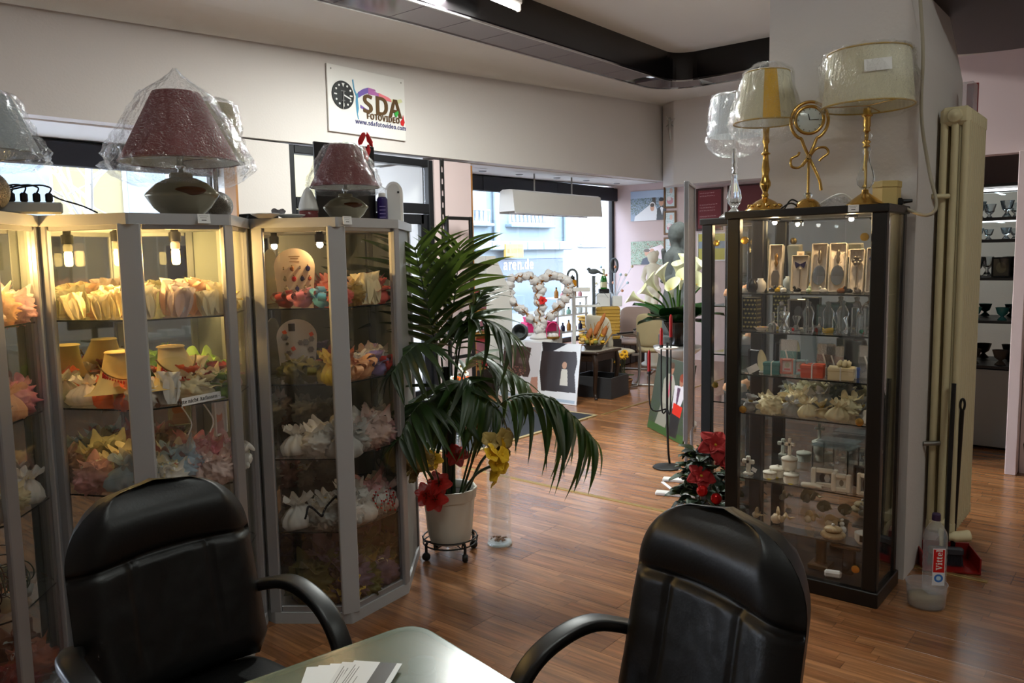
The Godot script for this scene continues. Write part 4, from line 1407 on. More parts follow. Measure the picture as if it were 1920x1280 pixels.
# ---------------------------------------------------------------- display area by the window
func nets(bones: Array, cell: float, k := 0.03) -> G:   # one continuous surface round tapered bones [a, b, ra, rb]
	var lo: Vector3 = bones[0][0]
	var hi = lo
	for b in bones:
		for q in 2:
			var rr: float = b[2 + q] + cell * 2.0
			lo = lo.min(b[q] - Vector3.ONE * rr)
			hi = hi.max(b[q] + Vector3.ONE * rr)
	var n = Vector3i(((hi - lo) / cell).ceil()) + Vector3i.ONE
	var f = PackedFloat32Array()
	f.resize(n.x * n.y * n.z)
	f.fill(1.0)
	for b in bones:
		var rr: float = maxf(b[2], b[3]) + cell * 2.0 + k
		var bl = Vector3i(((b[0].min(b[1]) - Vector3.ONE * rr - lo) / cell).floor()).clamp(Vector3i.ZERO, n - Vector3i.ONE)
		var bh = Vector3i(((b[0].max(b[1]) + Vector3.ONE * rr - lo) / cell).ceil()).clamp(Vector3i.ZERO, n - Vector3i.ONE)
		var ab: Vector3 = b[1] - b[0]
		var l2 = maxf(ab.length_squared(), 1e-9)
		for z in range(bl.z, bh.z + 1):
			for y in range(bl.y, bh.y + 1):
				for x in range(bl.x, bh.x + 1):
					var p = lo + Vector3(x, y, z) * cell
					var t = clampf((p - b[0]).dot(ab) / l2, 0.0, 1.0)
					var d: float = p.distance_to(b[0] + ab * t) - lerpf(b[2], b[3], t)
					var i = (z * n.y + y) * n.x + x
					var h = clampf(0.5 + 0.5 * (f[i] - d) / k, 0.0, 1.0)
					f[i] = lerpf(f[i], d, h) - k * h * (1.0 - h)
	var g = G.new()
	var id = {}
	var off = [Vector3i(0, 0, 0), Vector3i(1, 0, 0), Vector3i(0, 1, 0), Vector3i(1, 1, 0), Vector3i(0, 0, 1), Vector3i(1, 0, 1), Vector3i(0, 1, 1), Vector3i(1, 1, 1)]
	var at = func(c): return f[(c.z * n.y + c.y) * n.x + c.x]
	for z in n.z - 1:
		for y in n.y - 1:
			for x in n.x - 1:
				var i0 = (z * n.y + y) * n.x + x
				if f[i0] > cell * 3.0:
					continue
				var c = Vector3i(x, y, z)
				var s = Vector3.ZERO
				var cnt = 0
				var v8 = []
				for o in off:
					v8.append(at.call(c + o))
				for e in [[0, 1], [2, 3], [4, 5], [6, 7], [0, 2], [1, 3], [4, 6], [5, 7], [0, 4], [1, 5], [2, 6], [3, 7]]:
					var a: float = v8[e[0]]
					var b: float = v8[e[1]]
					if (a < 0.0) != (b < 0.0):
						s += Vector3(off[e[0]]).lerp(Vector3(off[e[1]]), a / (a - b))
						cnt += 1
				if cnt:
					id[c] = g.v.size()
					g.v.append(lo + (Vector3(c) + s / cnt) * cell)
					g.n.append(Vector3.ZERO)
					g.uv.append(Vector2.ZERO)
	for c in id:
		for ax in 3:
			var d = Vector3i.ZERO
			d[ax] = 1
			var a: float = at.call(c)
			var b: float = at.call(c + d)
			if (a < 0.0) == (b < 0.0):
				continue
			var u = Vector3i.ZERO
			u[(ax + 1) % 3] = 1
			var w = Vector3i.ZERO
			w[(ax + 2) % 3] = 1
			if not (id.has(c - u) and id.has(c - w) and id.has(c - u - w)):
				continue
			var q = [id[c], id[c - u], id[c - u - w], id[c - w]]
			if a < 0.0:
				q.reverse()
			for t in [[0, 1, 2], [0, 2, 3]]:
				var p0 = g.v[q[t[0]]]
				var nn = (g.v[q[t[2]]] - p0).cross(g.v[q[t[1]]] - p0)
				for m in t:
					g.n[q[m]] += nn
				g.ix.append_array(PackedInt32Array([q[t[0]], q[t[1]], q[t[2]]]))
	for i in g.n.size():
		g.n[i] = g.n[i].normalized() if g.n[i].length_squared() > 1e-20 else Vector3.UP
	return g

func cantilever_chair(label: String, at: Vector3, turn: float, fab: Material) -> Node3D:
	var o = thing("cantilever_chair", label, "chair", at, turn, "")
	var g = G.new()
	g.surf(func(u, v):
		var th: float = u * TAU
		var cx = signf(cos(th)) * pow(absf(cos(th)), 0.4)
		var cy = signf(sin(th)) * pow(absf(sin(th)), 0.4)
		var r = pow(sin(v * PI), 0.4)
		return Vector3(0.22 * cx * r, 0.68 + 0.21 * cy * r, -0.20 - 0.03 * cos(v * PI) - 0.15 * (cy * r * 0.25) + 0.04 * cx * cx * r), 32, 10, true, false)
	part(o, "backrest", g, fab)
	g = G.new()
	g.surf(func(u, v):
		var th: float = u * TAU
		var cx = signf(cos(th)) * pow(absf(cos(th)), 0.4)
		var cz = signf(sin(th)) * pow(absf(sin(th)), 0.4)
		var r = pow(sin(v * PI), 0.4)
		return Vector3(0.235 * cx * r, 0.43 - 0.04 * cos(v * PI), 0.03 + 0.23 * cz * r), 32, 10, true)
	part(o, "seat", g, fab)
	var fr = smooth([Vector3(-0.25, 0.66, -0.2), Vector3(-0.255, 0.66, 0.0), Vector3(-0.255, 0.63, 0.2), Vector3(-0.255, 0.4, 0.27), Vector3(-0.25, 0.06, 0.24), Vector3(-0.25, 0.015, 0.15), Vector3(-0.25, 0.013, -0.15), Vector3(-0.22, 0.013, -0.25), Vector3(0.22, 0.013, -0.25), Vector3(0.25, 0.013, -0.15), Vector3(0.25, 0.015, 0.15), Vector3(0.25, 0.06, 0.24), Vector3(0.255, 0.4, 0.27), Vector3(0.255, 0.63, 0.2), Vector3(0.255, 0.66, 0.0), Vector3(0.25, 0.66, -0.2)], 5)
	part(o, "tube_frame", gtube(fr, 0.0125, 9), ref("steel"))
	for s in [-1, 1]:
		part(o, "arm_pad", gbox(Vector3(s * 0.253, 0.675, 0.02), Vector3(0.035, 0.022, 0.26), 0.008), ref("black_plastic"))
		part(o, "seat_bracket", gbox(Vector3(s * 0.245, 0.40, 0.2), Vector3(0.02, 0.03, 0.12), 0.004), ref("steel"))
		part(o, "back_support", gtube(smooth([Vector3(s * 0.2, 0.4, -0.1), Vector3(s * 0.2, 0.45, -0.215), Vector3(s * 0.19, 0.66, -0.225)], 4), 0.011, 7), ref("steel"))
	return o

func wedding_print(k: int) -> StandardMaterial3D:
	var W = Color(0.9, 0.9, 0.92)
	var skin = Color(0.78, 0.58, 0.47)
	var dk = Color(0.12, 0.11, 0.13)
	if k == 0:   # bride in a veil and groom before foliage and sky
		return painted(150, 110, Color(0.55, 0.62, 0.72), [["d", 0, 0.2, 1, 0.6, 3, 900, Color(0.33, 0.42, 0.33)], ["r", 0, 0, 1, 0.25, Color(0.68, 0.75, 0.85)], ["r", 0.62, 0.25, 0.1, 0.5, Color(0.25, 0.2, 0.18)], ["p", [0.12, 0.85, 0.55, 0.48, 0.72, 0.55, 0.85, 1, 0.1, 1], W], ["e", 0.62, 0.55, 0.09, 0.17, W], ["e", 0.62, 0.58, 0.055, 0.11, skin], ["e", 0.62, 0.49, 0.06, 0.06, Color(0.25, 0.17, 0.12)], ["p", [0.74, 1, 0.76, 0.62, 0.9, 0.52, 1, 0.6, 1, 1], dk], ["p", [0.84, 0.6, 0.88, 0.56, 0.93, 0.6, 0.9, 0.85], W], ["e", 0.87, 0.42, 0.065, 0.12, skin], ["e", 0.87, 0.32, 0.07, 0.06, dk]])
	if k == 1:   # couple leaning together among red roses
		return painted(150, 110, Color(0.62, 0.68, 0.60), [["d", 0, 0, 1, 1, 5, 1100, Color(0.40, 0.50, 0.36)], ["d", 0, 0, 1, 1, 8, 160, Color(0.75, 0.22, 0.25)], ["p", [0.3, 1, 0.36, 0.75, 0.55, 0.66, 0.66, 0.8, 0.68, 1], Color(0.22, 0.25, 0.32)], ["e", 0.5, 0.5, 0.09, 0.14, skin], ["p", [0.5, 0.35, 0.9, 0.15, 1, 0.3, 1, 0.8, 0.68, 0.7], Color(0.92, 0.85, 0.87)], ["e", 0.63, 0.42, 0.07, 0.11, skin], ["e", 0.48, 0.39, 0.09, 0.07, Color(0.4, 0.33, 0.3)]])
	if k == 2:   # bouquet frame prints
		return painted(60, 120, Color(0.80, 0.85, 0.86), [["e", 0.5, 0.7, 0.3, 0.16, Color(0.8, 0.55, 0.6)], ["e", 0.4, 0.6, 0.2, 0.1, Color(0.9, 0.85, 0.85)], ["d", 0.1, 0.1, 0.8, 0.6, 4, 80, Color(0.55, 0.66, 0.6)], ["e", 0.6, 0.25, 0.14, 0.12, Color(0.86, 0.72, 0.66)]])
	# collage board: two ornate dark church pictures, veil between, dress below
	return painted(220, 140, Color(0.84, 0.85, 0.87), [["p", [0.52, 0.0, 0.84, 0.0, 0.7, 0.12, 0.55, 0.22], Color(0.08, 0.07, 0.09)], ["p", [0.3, 0.02, 0.52, 0.02, 0.5, 1, 0.3, 1], Color(0.78, 0.76, 0.78)],
		["p", [0.03, 0.12, 0.12, 0.09, 0.3, 0.1, 0.39, 0.12, 0.37, 0.35, 0.4, 0.5, 0.38, 0.62, 0.04, 0.62, 0.02, 0.4], Color(0.24, 0.17, 0.15)], ["r", 0.08, 0.14, 0.03, 0.4, Color(0.6, 0.48, 0.42)], ["r", 0.15, 0.14, 0.025, 0.35, Color(0.55, 0.45, 0.42)], ["r", 0.24, 0.3, 0.1, 0.1, Color(0.35, 0.28, 0.26)], ["d", 0.05, 0.45, 0.3, 0.15, 9, 90, Color(0.62, 0.42, 0.36)],
		["p", [0.53, 0.15, 0.95, 0.13, 0.97, 0.3, 0.95, 0.5, 0.98, 0.8, 0.56, 0.82, 0.52, 0.5], Color(0.16, 0.12, 0.12)], ["e", 0.82, 0.36, 0.03, 0.06, Color(0.72, 0.55, 0.45)], ["p", [0.79, 0.43, 0.86, 0.43, 0.88, 0.7, 0.78, 0.7], Color(0.78, 0.76, 0.72)],
		["p", [0.16, 0.95, 0.22, 0.66, 0.3, 0.6, 0.36, 0.75, 0.42, 0.95], Color(0.82, 0.82, 0.84)], ["p", [0.42, 0.62, 0.5, 0.6, 0.52, 0.9, 0.4, 0.95], Color(0.68, 0.5, 0.44)], ["r", 0.02, 0.93, 0.96, 0.05, Color(0.62, 0.68, 0.75)]])

func framed(nm: String, label: String, cat: String, at: Vector3, turn: float, w: float, h: float, print_m: Material, frame_m: Material, fw: float, group := "") -> Node3D:
	var o = thing(nm, label, cat, at, turn, group)
	part(o, "print", gbox(Vector3(0, 0, 0.004), Vector3(w - fw, h - fw, 0.006)), print_m)
	if fw > 0.0:
		for s in [-1, 1]:
			part(o, "frame_bar", gbox(Vector3(s * (w / 2 - fw / 2), 0, 0.008), Vector3(fw, h, 0.02), 0.004), frame_m)
			part(o, "frame_bar", gbox(Vector3(0, s * (h / 2 - fw / 2), 0.008), Vector3(w - 2 * fw, fw, 0.02), 0.004), frame_m)
	return o

func build_display_area():
	var face = -deg_to_rad(50.6)
	# door mat
	var rug = thing("door_mat", "dark blue grey door mat with pale edging in front of the glazed door", "rug")
	part(rug, "pile", gbox(Vector3(5.66, 0.005, -5.15), Vector3(1.95, 0.01, 1.5), 0.003), mat("rug_slate", Color(0.135, 0.145, 0.175), 0.95))
	for q in [[5.66, -4.39, 2.0, 0.035], [5.66, -5.91, 2.0, 0.035], [4.67, -5.15, 0.035, 1.5], [6.65, -5.15, 0.035, 1.5]]:
		part(rug, "edging", gbox(Vector3(q[0], 0.0055, q[1]), Vector3(q[2], 0.011, q[3]), 0.003), mat("rug_edge", Color(0.62, 0.55, 0.40), 0.7))
	# collage board leaning on the table
	var bd = solo("photo_board", gbox(Vector3(0, 0.33, 0), Vector3(0.012, 0.66, 1.12), 0.001), wedding_print(3), "white board printed with two dark wedding pictures, leaning on the low table", "picture board", Vector3(7.0, 0.002, -5.42), -0.02)
	bd.rotation.z = -0.16
	# low antique table
	var t = thing("antique_table", "low antique table with curved dark legs behind the picture board", "table", Vector3(7.63, 0, -5.25), 0.06)
	var wood: Material = ref("dark_wood")
	part(t, "tabletop", gbox(Vector3(0, 0.52, 0), Vector3(0.56, 0.025, 0.8), 0.01), wood)
	part(t, "marble_inset", gbox(Vector3(0, 0.533, 0), Vector3(0.46, 0.008, 0.7), 0.003), mat("marble", Color(0.62, 0.58, 0.53), 0.2))
	for s in [-1, 1]:
		part(t, "apron", gbox(Vector3(s * 0.24, 0.465, 0), Vector3(0.02, 0.085, 0.66), 0.004), wood)
		part(t, "apron", gbox(Vector3(0, 0.465, s * 0.34), Vector3(0.44, 0.085, 0.02), 0.004), wood)
		for e in [-1, 1]:
			var g = G.new()
			var d = Vector3(s, 0, e) * 0.7
			var c = Vector3(s * 0.235, 0, e * 0.335)
			var path = smooth([c + Vector3(0, 0.5, 0), c + d * 0.03 + Vector3(0, 0.38, 0), c + d * 0.012 + Vector3(0, 0.2, 0), c + d * 0.0 + Vector3(0, 0.06, 0), c + d * 0.045 + Vector3(0, 0.015, 0)], 6)
			g.tube(path, 0.034, 9, 0.015)
			g.ball(c + d * 0.045 + Vector3(0, 0.014, 0), Vector3(0.022, 0.014, 0.022), 10, 6)
			part(t, "leg", g, wood)
	# dried flower arrangement on the table
	var fa = thing("dried_arrangement", "dried arrangement with corn cobs and yellow flowers on the low table", "flowers", Vector3(7.62, 0.538, -5.05))
	part(fa, "bowl", glathe([Vector2(0, 0), Vector2(0.09, 0), Vector2(0.12, 0.05), Vector2(0.115, 0.055), Vector2(0, 0.05)], 16), wood)
	var r = RandomNumberGenerator.new()
	r.seed = 9
	for i in 22:
		var q = Vector3(r.randf_range(-.16, .12), 0.07 + r.randf() * 0.10, r.randf_range(-.17, .08))
		var g = G.new()
		g.ball(Vector3.ZERO, Vector3(0.028, 0.022, 0.028), 9, 6, 0.25, i)
		part(fa, "blossom", g, cloth([Color(0.80, 0.62, 0.10), Color(0.66, 0.50, 0.12), Color(0.42, 0.40, 0.16), Color(0.72, 0.60, 0.38)][i % 4], 0.2), q)
	for i in 9:
		var a = Vector3(r.randf_range(-.1, .1), 0.05, r.randf_range(-.08, .1))
		var b = a + Vector3(r.randf_range(-.1, .1) + 0.02 * i, 0.2 + r.randf() * 0.06, r.randf_range(-.06, .12))
		part(fa, "stalk", gtube([a, a.lerp(b, 0.5) + Vector3(0.02, 0, 0), b], 0.008, 6, 0.003), mat("straw", Color(0.62, 0.45, 0.18), 0.8))
	for q in [[-.02, 0.24, .06, .09, .03], [.07, 0.2, .10, .07, .028], [.03, 0.34, .10, .08, .022], [-.06, 0.18, -.02, .07, .03]]:
		var g = G.new()
		g.ball(Vector3.ZERO, Vector3(q[4], q[3], q[4]), 12, 12, 0.13, q[0] * 50)
		part(fa, "corn_cob", g, cloth(Color(0.62, 0.36, 0.16), 0.15), Vector3(q[0], q[1], q[2]), Vector3(0.3, 0, -0.25))
	# round cloth covered stand with the heart wreath
	var cs = thing("draped_stand", "round stand draped in white tulle under the heart wreath", "stand", Vector3(7.68, 0, -5.93))
	var g2 = G.new()
	g2.lathe([Vector2(0.20, 0.02), Vector2(0.22, 0.3), Vector2(0.27, 0.58), Vector2(0.27, 0.605), Vector2(0.26, 0.615), Vector2(0, 0.615)], 72, Vector3.ZERO, 1, 1, 14, 0.05)
	part(cs, "tulle_drape", g2, cloth(Color(0.84, 0.83, 0.82), 0.5))
	var hw = thing("heart_wreath", "heart shaped wreath of white tulle puffs and gold garland by the window", "wreath", Vector3(7.66, 0.615, -5.86), face)
	var hp = func(a): return Vector3(0.0225 * 16.0 * pow(sin(a), 3), 0.50 + 0.0225 * (13.0 * cos(a) - 5.0 * cos(2 * a) - 2.0 * cos(3 * a) - cos(4 * a)), 0)
	var path = []
	for i in 61:
		path.append(hp.call(i * TAU / 60))
	g2 = G.new()
	g2.tube(path, 0.012, 7, -1.0, true)
	part(hw, "ring", g2, ref("straw"))
	var puff = G.new()
	puff.ball(Vector3.ZERO, Vector3(0.06, 0.055, 0.052), 14, 10, 0.2, 1.0)
	var pmesh = puff.mesh()
	for i in 50:
		var a = i * TAU / 50 + r.randf_range(-.04, .04)
		var p: Vector3 = hp.call(a)
		part(hw, "tulle_puff", pmesh, cloth(Color(0.87, 0.85, 0.84), 0.6), p + Vector3(r.randf_range(-.02, .02), r.randf_range(-.02, .02), r.randf_range(-.03, .03)), Vector3(r.randf() * 6, r.randf() * 6, 0))
	for i in 8:
		part(hw, "tulle_puff", pmesh, cloth(Color(0.87, 0.85, 0.84), 0.6), Vector3(0.03 * sin(i * 2.0) + 0.01, 0.10 + i * 0.068, 0.01 * cos(i)), Vector3(i, i * 2, 0))
	for k in 2:
		var gp = []
		for i in 180:
			var p: Vector3 = hp.call(i * TAU / 179)
			gp.append(p + Vector3(cos(i * 0.9 + k * 3) * 0.014, sin(i * 0.9 + k * 3) * 0.014, 0.045 + 0.012 * sin(i * 1.3)))
		part(hw, "garland", gtube(gp, 0.006, 5), mat("garland_gold", Color(0.60, 0.38, 0.14), 0.35, 0.5))
	var mid = []
	for i in 50:
		mid.append(Vector3(0.012 * cos(i * 0.9) - 0.01 + 0.02 * sin(i * 0.12), 0.02 + i * 0.0133, 0.05 + 0.01 * sin(i * 0.9)))
	part(hw, "garland", gtube(mid, 0.007, 5), ref("garland_gold"))
	part(hw, "stand_rod", gtube([Vector3(0, 0, 0), Vector3(0, 0.72, 0), Vector3(0.02, 0.75, 0), Vector3(0.03, 0.72, 0)], 0.006, 7), ref("steel"))
	part(hw, "foot", glathe([Vector2(0, 0), Vector2(0.12, 0), Vector2(0.11, 0.03), Vector2(0.04, 0.09), Vector2(0, 0.11)], 24), cloth(Color(0.87, 0.85, 0.84), 0.6))
	var rs = lily("red artificial flower fixed in the middle of the heart wreath", cloth(Color(0.85, 0.09, 0.06), 0.3), Vector3(7.64, 1.08, -5.79), Vector3(-0.75, 0.1, 0.6), 0.06, "red_rose")
	rs.set_meta("category", "flower")
	# toppled grey urn, boxes
	var ur = solo("stone_urn", glathe([Vector2(0, 0.0), Vector2(0.05, 0.0), Vector2(0.055, 0.012), Vector2(0.085, 0.06), Vector2(0.10, 0.12), Vector2(0.09, 0.17), Vector2(0.075, 0.19), Vector2(0.085, 0.205), Vector2(0.078, 0.205), Vector2(0.068, 0.188), Vector2(0.06, 0.1), Vector2(0.0, 0.08)], 22), ref("stone_grey"), "grey stone urn lying on its side left of the heart wreath", "urn", Vector3(7.50, 0.625, -6.14), 0.0)
	ur.rotation = Vector3(0.2, 0.5, 1.4)
	ur.position = Vector3(7.40, 0.705, -5.93)
	var pl = thing("display_plinth", "white low display plinth behind the heart wreath", "plinth", Vector3(8.3, 0.32, -6.55))
	part(pl, "block", gbox(Vector3(0, 0.15, 0), Vector3(0.9, 0.30, 0.5), 0.01), ref("white_gloss"))
	var pk = mat("pink_card", Color(0.84, 0.14, 0.42), 0.45)
	for q in [[8.36, 0.622, -6.40, 0.42, 0.13, 0.2, "larger bright pink gift box right of the heart wreath"], [8.30, 0.753, -6.44, 0.24, 0.07, 0.14, "smaller bright pink gift box lying on the larger one"]]:
		var b = thing("gift_box", q[6], "box", Vector3(q[0], q[1], q[2]), -0.5)
		part(b, "box", gbox(Vector3(0, q[4] / 2 - 0.012, 0), Vector3(q[3], q[4] - 0.024, q[5]), 0.004), pk)
		part(b, "lid", gbox(Vector3(0, q[4] - 0.018, 0), Vector3(q[3] + 0.01, 0.03, q[5] + 0.01), 0.004), pk)
	solo("lavender_box", gbox(Vector3(0, 0.05, 0), Vector3(0.16, 0.10, 0.1), 0.006), mat("lavender", Color(0.50, 0.46, 0.66), 0.5), "small lavender box left of the heart wreath on the plinth", "box", Vector3(7.95, 0.62, -6.38), -0.6)
	# white post stands
	var ws = thing("post_stand", "white post stand with a small shelf, left of the grey branch post", "stand", Vector3(8.19, 0, -5.72), face)
	part(ws, "base", gbox(Vector3(0, 0.02, 0), Vector3(0.24, 0.04, 0.24), 0.006), ref("white_gloss"))
	part(ws, "post", gbox(Vector3(0, 0.6, 0), Vector3(0.045, 1.16, 0.045), 0.004), ref("white_gloss"))
	part(ws, "shelf", gbox(Vector3(0.05, 1.19, 0), Vector3(0.30, 0.05, 0.16), 0.006), ref("white_gloss"))
	part(ws, "side_arm", gbox(Vector3(0.17, 0.98, 0), Vector3(0.34, 0.03, 0.03), 0.004), ref("white_gloss"))
	var ar = thing("arched_ornament", "grey arched ornament holding a yellow and black flask on the post stand", "ornament", Vector3(8.18, 1.216, -5.73), face)
	var ap = []
	for i in 17:
		var a = PI * i / 16
		ap.append(Vector3(cos(a) * 0.06, 0.14 + sin(a) * 0.08, 0))
	ap.insert(0, Vector3(0.062, 0.0, 0))
	ap.append(Vector3(-0.062, 0.0, 0))
	part(ar, "arch", gtube(ap, 0.014, 8), ref("stone_grey"))
	part(ar, "flask", gbox(Vector3(0, 0.05, 0), Vector3(0.10, 0.09, 0.05), 0.012), mat("amber", Color(0.70, 0.46, 0.08), 0.2))
	part(ar, "stopper", glathe([Vector2(0, 0.095), Vector2(0.03, 0.095), Vector2(0.03, 0.13), Vector2(0.012, 0.14), Vector2(0.0, 0.16)], 12), ref("black_plastic"))
	var bp = thing("branch_post", "grey post with a bird and thin wire twigs on top", "stand", Vector3(8.64, 0, -5.72), face)
	part(bp, "base", glathe([Vector2(0, 0), Vector2(0.13, 0), Vector2(0.12, 0.02), Vector2(0, 0.025)], 20), ref("steel"))
	part(bp, "post", gbox(Vector3(0, 0.68, 0), Vector3(0.04, 1.33, 0.04), 0.004), ref("stone_grey"))
	var bird = G.new()
	bird.ball(Vector3(0, 1.40, 0), Vector3(0.07, 0.035, 0.03), 12, 8)
	bird.ball(Vector3(-0.06, 1.43, 0), Vector3(0.026, 0.024, 0.022), 10, 6)
	bird.tube([Vector3(0.05, 1.40, 0), Vector3(0.13, 1.36, 0)], 0.02, 6, 0.006)
	bird.tube([Vector3(-0.08, 1.43, 0), Vector3(-0.105, 1.425, 0)], 0.007, 5, 0.001)
	part(bp, "bird", bird, ref("stone_grey"))
	for i in 5:
		var a = -0.4 + i * 0.5
		part(bp, "twig", gtube(smooth([Vector3(0, 1.30 - i * 0.12, 0), Vector3(cos(a) * 0.12, 1.42 - i * 0.14, 0.05 * sin(a)), Vector3(cos(a) * 0.22, 1.36 - i * 0.15, 0.05)], 4), 0.004, 5, 0.002), ref("stone_grey"))
	# pedestal with gold basket, white boxes and champagne bottle
	var gp2 = thing("basket_crate", "yellow gold wicker crate on end, under the two white boxes", "basket", Vector3(8.86, 0.52, -5.66), face)
	part(gp2, "core", gbox(Vector3(0, 0.21, 0), Vector3(0.30, 0.42, 0.24), 0.01), mat("wicker_gold", Color(0.72, 0.56, 0.22), 0.6))
	for i in 9:
		part(gp2, "weave_band", gbox(Vector3(0, 0.03 + i * 0.045, 0), Vector3(0.315, 0.03, 0.255), 0.012), ref("wicker_gold"))
	var pd = thing("black_plinth", "dark plinth carrying the wicker crate by the window", "plinth", Vector3(8.86, 0, -5.66), face)
	part(pd, "block", gbox(Vector3(0, 0.26, 0), Vector3(0.34, 0.52, 0.28), 0.008), ref("dark_slat"))
	solo("white_box", gbox(Vector3(0, 0.085, 0), Vector3(0.17, 0.17, 0.16), 0.004), ref("white_paper"), "left and larger of two white boxes on the wicker crate", "box", Vector3(8.82, 0.944, -5.70), face)
	solo("white_box", gbox(Vector3(0, 0.065, 0), Vector3(0.12, 0.13, 0.13), 0.004), ref("white_paper"), "right and smaller of two white boxes on the wicker crate", "box", Vector3(8.94, 0.944, -5.56), face)
	solo("black_box", gbox(Vector3(0, 0.03, 0), Vector3(0.13, 0.055, 0.12), 0.004), ref("black_plastic"), "flat black box between the white boxes and the champagne bottle", "box", Vector3(8.83, 1.115, -5.69), face)
	var cb = thing("champagne_bottle", "green champagne bottle with white foil on the black box", "bottle", Vector3(8.83, 1.145, -5.69))
	part(cb, "bottle", glathe([Vector2(0, 0), Vector2(0.042, 0), Vector2(0.044, 0.01), Vector2(0.044, 0.13), Vector2(0.035, 0.17), Vector2(0.017, 0.215), Vector2(0.015, 0.24), Vector2(0, 0.24)], 20), mat("bottle_green", Color(0.10, 0.42, 0.08), 0.12))
	part(cb, "foil", glathe([Vector2(0.0255, 0.195), Vector2(0.017, 0.22), Vector2(0.0165, 0.275), Vector2(0.013, 0.285), Vector2(0, 0.287)], 16), mat("foil", Color(0.82, 0.80, 0.66), 0.35, 0.4))
	part(cb, "label_band", glathe([Vector2(0.0448, 0.045), Vector2(0.0452, 0.05), Vector2(0.0452, 0.11), Vector2(0.0448, 0.115)], 20), ref("foil"))
	# chairs
	cantilever_chair("beige tubular steel chair seen from behind, beside the calla vase", Vector3(8.82, 0, -4.92), 1.95, mat("chair_beige", Color(0.66, 0.60, 0.46), 0.8))
	cantilever_chair("mauve brown tubular steel chair facing the low table", Vector3(9.45, 0, -5.62), -1.25, mat("chair_mauve", Color(0.55, 0.46, 0.41), 0.8))
	cantilever_chair("pale tubular steel chair seen side on by the white boxes", Vector3(8.27, 0, -5.25), 1.3, mat("chair_pale", Color(0.74, 0.70, 0.62), 0.8))
	# hanging trough lamp
	var hl = thing("hanging_trough", "white metal trough lamp hanging by two chains before the window", "hanging lamp", Vector3(8.75, 2.14, -6.42), 0.0)
	var tg = G.new()
	var tp = PackedVector2Array([Vector2(-0.13, 0.03), Vector2(-0.10, 0.28), Vector2(-0.06, 0.30), Vector2(0.06, 0.30), Vector2(0.10, 0.28), Vector2(0.13, 0.03), Vector2(0.12, 0.03), Vector2(0.09, 0.27), Vector2(-0.09, 0.27), Vector2(-0.12, 0.03)])
	tg.extr(tp, 1.95, Transform3D(Basis(Vector3(0, 0, 1), Vector3.UP, Vector3(1, 0, 0)), Vector3.ZERO))
	part(hl, "reflector", tg, ref("white_gloss"))
	for s in [-1, 1]:
		part(hl, "end_plate", upright_plate(s * 0.985), ref("white_gloss"))
		part(hl, "chain", gtube([Vector3(s * 0.42, 0.3, 0), Vector3(s * 0.42, 0.535, 0)], 0.012, 7), ref("steel"))
		part(hl, "rim", gbox(Vector3(0, 0.02, s * 0.128), Vector3(1.97, 0.03, 0.018), 0.004), ref("white_gloss"))
	for i in 6:
		part(hl, "grille_bar", gbox(Vector3(-0.8 + i * 0.32, 0.015, 0), Vector3(0.02, 0.012, 0.24), 0.002), ref("white_gloss"))
	# prints and frames on the far side wall
	framed("wedding_photo", "upper unframed print of bride and groom on the far side wall", "photo", Vector3(11.09, 2.36, -6.32), -PI / 2, 0.62, 0.46, wedding_print(0), null, 0.0)
	framed("wedding_photo", "lower unframed print of a couple among red roses on the far wall", "photo", Vector3(11.09, 1.63, -6.33), -PI / 2, 0.60, 0.36, wedding_print(1), null, 0.0)
	var fm = mat("gilt_wood", Color(0.42, 0.29, 0.17), 0.4, 0.3)
	for i in 3:
		framed("gilt_frame", "%s of three small gilt frames hung in a column" % ["topmost", "middle", "lowest"][i], "picture frame", Vector3(11.09, 2.48 - i * 0.40, -5.94), -PI / 2, 0.21, 0.36, wedding_print(2), fm, 0.028, "gilt frames in a column")
	# statues
	var pz: Material = ref("plaster")
	var ch = thing("cherub_statue", "cream plaster statue of a curly haired child on a column", "statue", Vector3(10.1, 0, -5.68), -1.2)
	var bones = [[Vector3(0, 1.55, 0), Vector3(0, 1.57, 0.01), 0.075, 0.075], [Vector3(0, 1.45, 0), Vector3(0, 1.5, 0), 0.035, 0.04], [Vector3(-0.05, 1.42, 0), Vector3(0.05, 1.42, 0), 0.05, 0.05], [Vector3(0, 1.4, 0), Vector3(0, 1.22, 0.02), 0.075, 0.08], [Vector3(0, 1.2, 0), Vector3(-0.01, 1.12, 0), 0.085, 0.095],
		[Vector3(-0.10, 1.41, 0), Vector3(-0.14, 1.27, 0.0), 0.034, 0.03], [Vector3(-0.14, 1.27, 0), Vector3(-0.08, 1.18, 0.08), 0.028, 0.022], [Vector3(0.10, 1.41, 0), Vector3(0.13, 1.28, 0.02), 0.034, 0.03], [Vector3(0.13, 1.28, 0.02), Vector3(0.05, 1.36, 0.1), 0.028, 0.022],
		[Vector3(-0.05, 1.10, 0), Vector3(-0.06, 0.92, 0.03), 0.068, 0.048], [Vector3(-0.06, 0.92, 0.03), Vector3(-0.05, 0.74, 0), 0.044, 0.03], [Vector3(0.05, 1.10, 0), Vector3(0.03, 0.92, 0.05), 0.068, 0.048], [Vector3(0.03, 0.92, 0.05), Vector3(0.06, 0.74, -0.02), 0.044, 0.03]]
	for i in 14:
		var a = i * 2.4
		bones.append([Vector3(cos(a) * 0.055, 1.60 + 0.03 * sin(a * 1.7), sin(a) * 0.05 - 0.01), Vector3(cos(a) * 0.062, 1.61 + 0.03 * sin(a * 1.7), sin(a) * 0.055 - 0.01), 0.022, 0.022])
	part(ch, "figure", nets(bones, 0.012, 0.02), pz)
